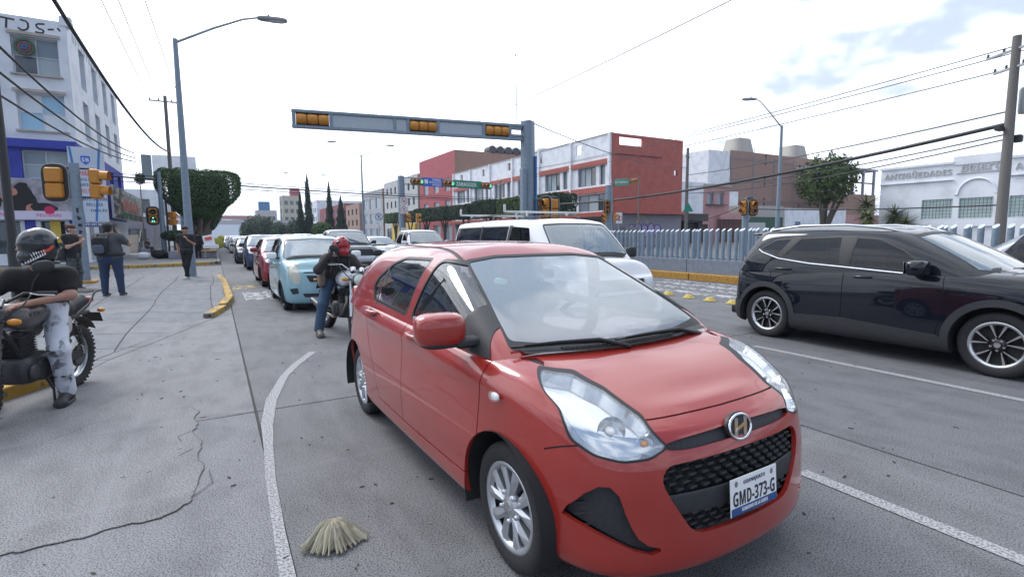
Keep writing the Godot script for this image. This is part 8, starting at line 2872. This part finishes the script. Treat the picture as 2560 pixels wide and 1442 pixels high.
func motorcycle(called: String, label: String, at: Vector3, yaw: float, lean: float, steer: float, c: Dictionary) -> Node3D:
	var mt := car_mats()
	var b := thing(called, label, "motorcycle", at, yaw)
	b.rotation.z = deg_to_rad(lean)
	var blk_ := M(Color(.018, .018, .02), .5)
	var eng := M(Color(.10, .10, .105), .5, .5, noise_tex("grime", .02, 4, []), 6.0)
	var ch := M(Color(.5, .5, .52), .2, .9)
	var tank: Material = c.tank
	spoke_wheel(b, -.65, .32, .11)
	# front end turns with the bars
	var fe := Node3D.new()
	fe.name = "front_end"
	b.add_child(fe, true)
	fe.position = V(0, 0, .36)
	fe.rotation.y = steer
	spoke_wheel_front(fe, mt)
	for s in [-1.0, 1.0]:
		var k := MB.new()
		k.tube([V(s * .085, .32, .30), V(s * .085, .62, .19)], .03, 8)
		k.tube([V(s * .085, .6, .198), V(s * .085, .92, .08)], .019, 8)
		part("fork_leg", k, c.get("fork", ch), fe)
	var fd := MB.new()
	var rows := []
	for x in [-.06, 0.0, .06]:
		var r := []
		for q in 13:
			var a := lerpf(-.5, 2.3, q / 12.0)
			r.append(V(x, .32 + (.352 - absf(x) * .35) * sin(a), .30 + (.352 - absf(x) * .35) * cos(a)))
		rows.append(r)
	fd.grid(rows)
	part("front_fender", fd, c.get("fender", tank), fe)
	var hl := MB.new()
	hl.lathe([Vector2(0, -.1), Vector2(.05, -.09), Vector2(.085, -.03), Vector2(.092, .03), Vector2(.088, .04)], 22, tf(V(0, .86, .22), 84, 0, 0))
	part("headlight_shell", hl, c.get("shell", blk_), fe)
	var hg := MB.new()
	hg.lathe([Vector2(.088, .0), Vector2(.06, .02), Vector2(0, .03)], 22, tf(V(0, .862, .252), 84, 0, 0))
	part("headlight_lens", hg, M(Color(.62, .68, .62), .08, .2), fe)
	for s in [-1.0, 1.0]:
		var ga := MB.new()
		ga.lathe([Vector2(0, -.05), Vector2(.042, -.045), Vector2(.048, .02), Vector2(.04, .03), Vector2(0, .03)], 16, tf(V(s * .065, 1.0, .10), -35, 0, 0))
		part("gauge", ga, ch, fe)
		part("indicator", pod(V(s * .19, .85, .18), V(.09, .055, .06), .9, .9), mt.amber, fe)
		var stk := MB.new()
		stk.tube([V(s * .09, .85, .17), V(s * .16, .85, .18)], .01, 5)
		part("indicator_stalk", stk, blk_, fe)
		# bars, grips, levers, mirrors
		var hb := MB.new()
		hb.tube([V(0, .98, .04), V(s * .10, .99, .03), V(s * .2, 1.06, .0), V(s * .37, 1.05, -.1)], .012, 7)
		part("handlebar", hb, c.get("bar", ch), fe)
		var gr := MB.new()
		gr.tube([V(s * .27, 1.056, -.04), V(s * .385, 1.05, -.108)], .019, 8)
		part("grip", gr, blk_, fe)
		var lv := MB.new()
		lv.tube([V(s * .24, 1.06, .0), V(s * .30, 1.05, .03), V(s * .39, 1.04, -.03)], .007, 5)
		part("lever", lv, ch, fe)
		var ms := MB.new()
		ms.tube([V(s * .24, 1.07, -.02), V(s * .27, 1.16, .02), V(s * .31, 1.24, .0)], .006, 5)
		part("mirror_stem", ms, blk_, fe)
		part("mirror", pod(V(s * .33, 1.285, .0), V(.15, .10, .045), .8, .9, Basis(Vector3.BACK, s * .2)), blk_, fe)
		var cb := MB.new()
		cb.tube([V(s * .25, 1.05, .02), V(s * .24, .98, .16), V(s * .1, .86, .14), V(0, .7, .02)], .006, 5)
		part("control_cable", cb, blk_, fe)
	# tank, seat, side panels
	var tk := skin_mesh([[V(0, .86, .20), V(0, .87, .02), .10, .12], [V(.07, .85, .17), V(.06, .84, -.08), .10, .085], [V(-.07, .85, .17), V(-.06, .84, -.08), .10, .085], [V(.10, .80, .20), V(.09, .80, .05), .06, .06], [V(-.10, .80, .20), V(-.09, .80, .05), .06, .06]], .014, .05)
	part("fuel_tank", tk, tank, b)
	var cap := MB.new()
	cap.lathe([Vector2(.045, .96), Vector2(.045, .985), Vector2(0, .99)], 14, tf(V(0, 0, .10)))
	part("filler_cap", cap, ch, b)
	if c.has("text"):
		letters(b, "tank_lettering", c.text, V(.178, .875, .10), .045, M(Color(.10, .10, .10), .5), .20, V(0, 90, 0), true, .004)
		letters(b, "tank_lettering", c.text, V(-.178, .875, .10), .045, M(Color(.10, .10, .10), .5), .20, V(0, -90, 0), true, .004)
	var st := skin_mesh([[V(.05, .80, -.12), V(.06, .82, -.40), .07, .085], [V(-.05, .80, -.12), V(-.06, .82, -.40), .07, .085], [V(.06, .83, -.4), V(.05, .87, -.72), .08, .065], [V(-.06, .83, -.4), V(-.05, .87, -.72), .08, .065]], .014, .05)
	part("seat", st, M(Color(.02, .02, .022), .55), b)
	for s in [-1.0, 1.0]: part("side_panel", pod(V(s * .12, .68, -.28), V(.05, .20, .32), .6, .6), c.get("panel", tank), b)
	var tc := skin_mesh([[V(0, .77, -.5), V(0, .84, -.86), .09, .05]], .014, .02)
	part("tail_cowl", tc, blk_, b)
	part("tail_light", pod(V(0, .86, -.90), V(.16, .07, .09), .7, .7), mt.red, b)
	var rk := MB.new()
	for s in [-1.0, 1.0]: rk.tube([V(s * .12, .72, -.45), V(s * .125, .82, -.72), V(s * .12, .95, -.86), V(s * .11, .955, -1.0)], .011, 6)
	for q in 6: rk.tube([V(-.115, .955, -.74 - q * .05), V(.115, .955, -.74 - q * .05)], .007, 5)
	rk.tube([V(-.11, .955, -1.0), V(.11, .955, -1.0)], .011, 6)
	part("rack", rk, blk_, b)
	var rf := MB.new()
	rows = []
	for x in [-.07, 0.0, .07]:
		var r := []
		for q in 11:
			var a := lerpf(.6, 2.6, q / 10.0)
			r.append(V(x, .36 + (.38 - absf(x) * .3) * sin(a), -.65 + (.38 - absf(x) * .3) * cos(a)))
		rows.append(r)
	rf.grid(rows)
	part("rear_fender", rf, blk_, b)
	var np := MB.new()
	np.box(V(0, .66, -1.03), V(.18, .12, .005), .002, Basis(Vector3.RIGHT, .5))
	part("licence_plate", np, blk_, b)
	for s in [-1.0, 1.0]:
		part("rear_indicator", pod(V(s * .17, .76, -.86), V(.07, .045, .06), .9, .9), mt.amber, b)
		var sh := MB.new()
		sh.tube([V(s * .12, .70, -.50), V(s * .125, .36, -.62)], .012, 6)
		part("shock_rod", sh, ch, b)
		var coil := []
		for q in 81: coil.append(V(s * .122, lerpf(.64, .44, q / 80.0), lerpf(-.52, -.59, q / 80.0)) + V(.026 * cos(q * TAU / 10), 0, .026 * sin(q * TAU / 10)))
		sh = MB.new()
		sh.tube(coil, .006, 5, false)
		part("shock_spring", sh, blk_, b)
		var sw := MB.new()
		sw.tube([V(s * .10, .38, -.15), V(s * .10, .33, -.66)], .022, 6)
		part("swing_arm", sw, blk_, b)
		var fr := MB.new()
		fr.tube([V(0, .82, .34), V(s * .06, .60, .22), V(s * .09, .32, .12), V(s * .10, .28, -.12), V(s * .11, .45, -.25), V(s * .11, .74, -.32), V(s * .11, .76, -.75)], .016, 7)
		part("frame_tube", fr, blk_, b)
		var pg := MB.new()
		pg.tube([V(s * .1, .31, -.1), V(s * .28, .31, -.1)], .014, 6)
		part("foot_peg", pg, blk_, b)
	# engine with finned cylinder
	part("crankcase", pod(V(0, .37, .02), V(.30, .26, .42), .5, .5), eng, b)
	part("clutch_cover", pod(V(.15, .36, .0), V(.06, .20, .22), .6, 1), M(Color(.05, .05, .052), .5, .4), b)
	part("alternator_cover", pod(V(.155, .36, .14), V(.05, .14, .14), .8, 1), eng, b)
	part("alternator_cover", pod(V(-.15, .36, .08), V(.06, .2, .2), .8, 1), eng, b)
	for q in 8:
		var fn := MB.new()
		fn.box(V(0, .52 + q * .022, .10 + q * .004), V(.20, .009, .20), .003, Basis(Vector3.RIGHT, .12))
		part("cylinder_fin", fn, eng, b)
	part("cylinder", pod(V(0, .6, .11), V(.13, .22, .13), .8, .9), eng, b)
	var ex := MB.new()
	ex.tube([V(-.04, .6, .2), V(-.06, .5, .29), V(-.1, .3, .22), V(-.14, .24, .0), V(-.16, .28, -.3)], .022, 8)
	part("exhaust_pipe", ex, M(Color(.22, .19, .16), .35, .8), b)
	ex = MB.new()
	ex.tube([V(-.16, .28, -.28), V(-.17, .32, -.4), V(-.18, .42, -.92)], [.03, .048, .045], 12)
	part("silencer", ex, M(Color(.07, .07, .075), .4, .6), b)
	var cc := MB.new()
	cc.box(V(.115, .36, -.36), V(.02, .09, .52), .01)
	part("chain_guard", cc, blk_, b)
	ex = MB.new()
	ex.tube([V(.10, .28, -.06), V(.16, .14, -.08), V(.2, .02, -.02)], .011, 6)
	part("side_stand", ex, blk_, b)
	return b
func spoke_wheel_front(fe: Node3D, mt: Dictionary) -> void:
	spoke_wheel(fe, .30, .32, .09)
func riders() -> void:
	var mt := car_mats()
	# grey motorcycle on the left with its rider standing on one foot
	motorcycle("grey_motorcycle", "dusty grey motorcycle lettered FT150 with rear rack at the left edge", V(-1.54, 0, -6.05), -17.5, -3, .25, {"tank": local(paint_dusty(Color(.13, .125, .12))), "text": "FT150", "panel": M(Color(.40, .40, .40), .5), "fork": M(Color(.05, .05, .05), .5), "bar": M(Color(.02, .02, .02), .5)})
	var r := person("motorcyclist in black t-shirt, bleached jeans and a fanged black helmet with raised visor", V(-1.54, 0, -6.05), -17.5,
		{"head": V(.19, 1.43, .0), "neck": V(.15, 1.27, -.08), "chest": V(.10, 1.07, -.18), "belly": V(.05, .97, -.26), "pelvis": V(.02, .89, -.29), "ls": V(.30, 1.155, -.17), "rs": V(-.05, 1.155, -.08), "le": V(.36, .985, -.10), "lw": V(.17, .945, .16), "re": V(-.20, 1.0, .04), "rw": V(-.06, .955, .22),
		"lh": V(.13, .86, -.26), "lk": V(.28, .50, .0), "la": V(.27, .10, -.08), "lt": V(.30, .04, .08), "rh": V(-.10, .86, -.26), "rk": V(-.28, .52, .06), "ra": V(-.30, .10, -.04), "rt": V(-.33, .04, .11)},
		{"shirt": Color(.012, .012, .014), "trousers": Color(.4, .42, .48), "trouser_mat": splatter(Color(.50, .53, .60), Color(.02, .02, .022)), "helmet": true, "face": V(-.75, -.12, .6), "cell": .0125, "sleeve": .58, "skin": Color(.34, .19, .14), "hand_cell": .005, "lhand": V(-.5, -.1, .75), "rhand": V(.3, -.1, .75), "lback": V(.1, 1, .1), "rback": V(.1, 1, .1), "curl": .35, "knee_r": .078, "cuff": .07, "hem": -.03})
	var f := V(-.72, -.16, .62).normalized()
	var sx := Vector3.UP.cross(f).normalized()
	helmet(r, V(.19, 1.43, .0), Basis(sx, f.cross(sx), f) * Basis(Vector3.BACK, .0), paint(Color(.022, .024, .028), .35), sm.black, true, true)
	part("face", skin_mesh([[V(.155, 1.40, .03), V(.15, 1.43, .032), .066, .066], [V(.108, 1.42, .072), V(.10, 1.405, .08), .013, .016]], .008, .02), M(Color(.34, .19, .14), .6), r)
	# motorcyclist between the queues
	motorcycle("white_motorcycle", "white and black motorcycle with a round headlight behind the red hatchback", V(1.63, 0, -8.25), 9, -7, -.1, {"tank": paint(Color(.66, .68, .70), .4), "panel": M(Color(.5, .52, .53), .5), "fender": M(Color(.03, .03, .03), .5)})
	var jk := Color(.050, .042, .045)
	var q := person("motorcyclist in grey-brown jacket, jeans and red-black helmet adjusting it with a gloved hand", V(1.63, 0, -8.25), 6,
		{"head": V(.03, 1.33, .12), "neck": V(.02, 1.20, .05), "chest": V(.01, 1.03, -.04), "belly": V(.0, .92, -.12), "pelvis": V(.0, .85, -.16), "ls": V(.20, 1.13, -.01), "rs": V(-.18, 1.13, -.01), "le": V(.34, .97, .12), "lw": V(.36, 1.02, .26), "re": V(-.33, 1.00, .10), "rw": V(-.19, 1.22, .22),
		"lh": V(.11, .83, -.15), "lk": V(.29, .62, .22), "la": V(.24, .32, .02), "lt": V(.25, .27, .17), "rh": V(-.11, .83, -.15), "rk": V(-.28, .46, .06), "ra": V(-.36, .10, .10), "rt": V(-.38, .04, .26)},
		{"shirt": jk, "trousers": Color(.045, .09, .16), "helmet": true, "gloves": true, "sleeve": 1.95, "cell": .014, "shoes": Color(.14, .125, .11), "sole": Color(.05, .05, .05), "knee_r": .076, "cuff": .072})
	helmet(q, V(.03, 1.335, .12), Basis(Vector3.RIGHT, .08), paint(Color(.30, .010, .016), .3), paint(Color(.012, .012, .014), .3), false, true)
	part("face", skin_mesh([[V(.03, 1.33, .15), V(.03, 1.35, .15), .07, .07], [V(.03, 1.345, .22), V(.03, 1.33, .225), .012, .016]], .009, .02), M(Color(.30, .16, .11), .6), q)
	part("neck_gaiter", skin_mesh([[V(.02, 1.13, .05), V(.025, 1.22, .07), .10, .075]], .014, .02), M(Color(.012, .012, .014), .8), q)
	for s in [["r", V(-.19, 1.22, .22), V(.45, .75, .1), -1.0], ["l", V(.36, 1.02, .26), V(.3, -.1, .9), 1.0]]:
		part("glove", skin_mesh(hand_bones(s[1], s[2], V(s[3] * .3, .5, .6), s[3], .75) + [[s[1] - s[2].normalized() * .07, s[1], .04, .035]], .007, .01).shift(.004), M(Color(.015, .015, .017), .7), q)
	for s in [-.12, .13]: strap(q, "backpack_strap", [V(s, .98, -.2), V(s, 1.19, -.04), V(s * 1.05, 1.12, .10), V(s * 1.15, .95, .06)], .028, M(Color(.06, .065, .075), .7))
	part("backpack", pod(V(0, 1.02, -.27), V(.34, .44, .2), .5, .5), M(Color(.03, .03, .035), .7), q)
	part("hip_bag", pod(V(-.26, .84, -.02), V(.10, .22, .16), .6, .6), M(Color(.16, .13, .10), .8), q)
func paint_dusty(c: Color) -> StandardMaterial3D:
	var m := M(c, .5, .5, noise_tex("grime", .02, 4, []), 3.0)
	m.clearcoat_enabled = true
	m.clearcoat = .5
	m.clearcoat_roughness = .15
	return m
func _ready() -> void:
	setup()
	street()
	left_building()
	right_buildings()
	plants()
	poles()
	cables()
	red_hatchback()
	black_suv()
	white_van()
	traffic()
	people()
	riders()
	clutter()
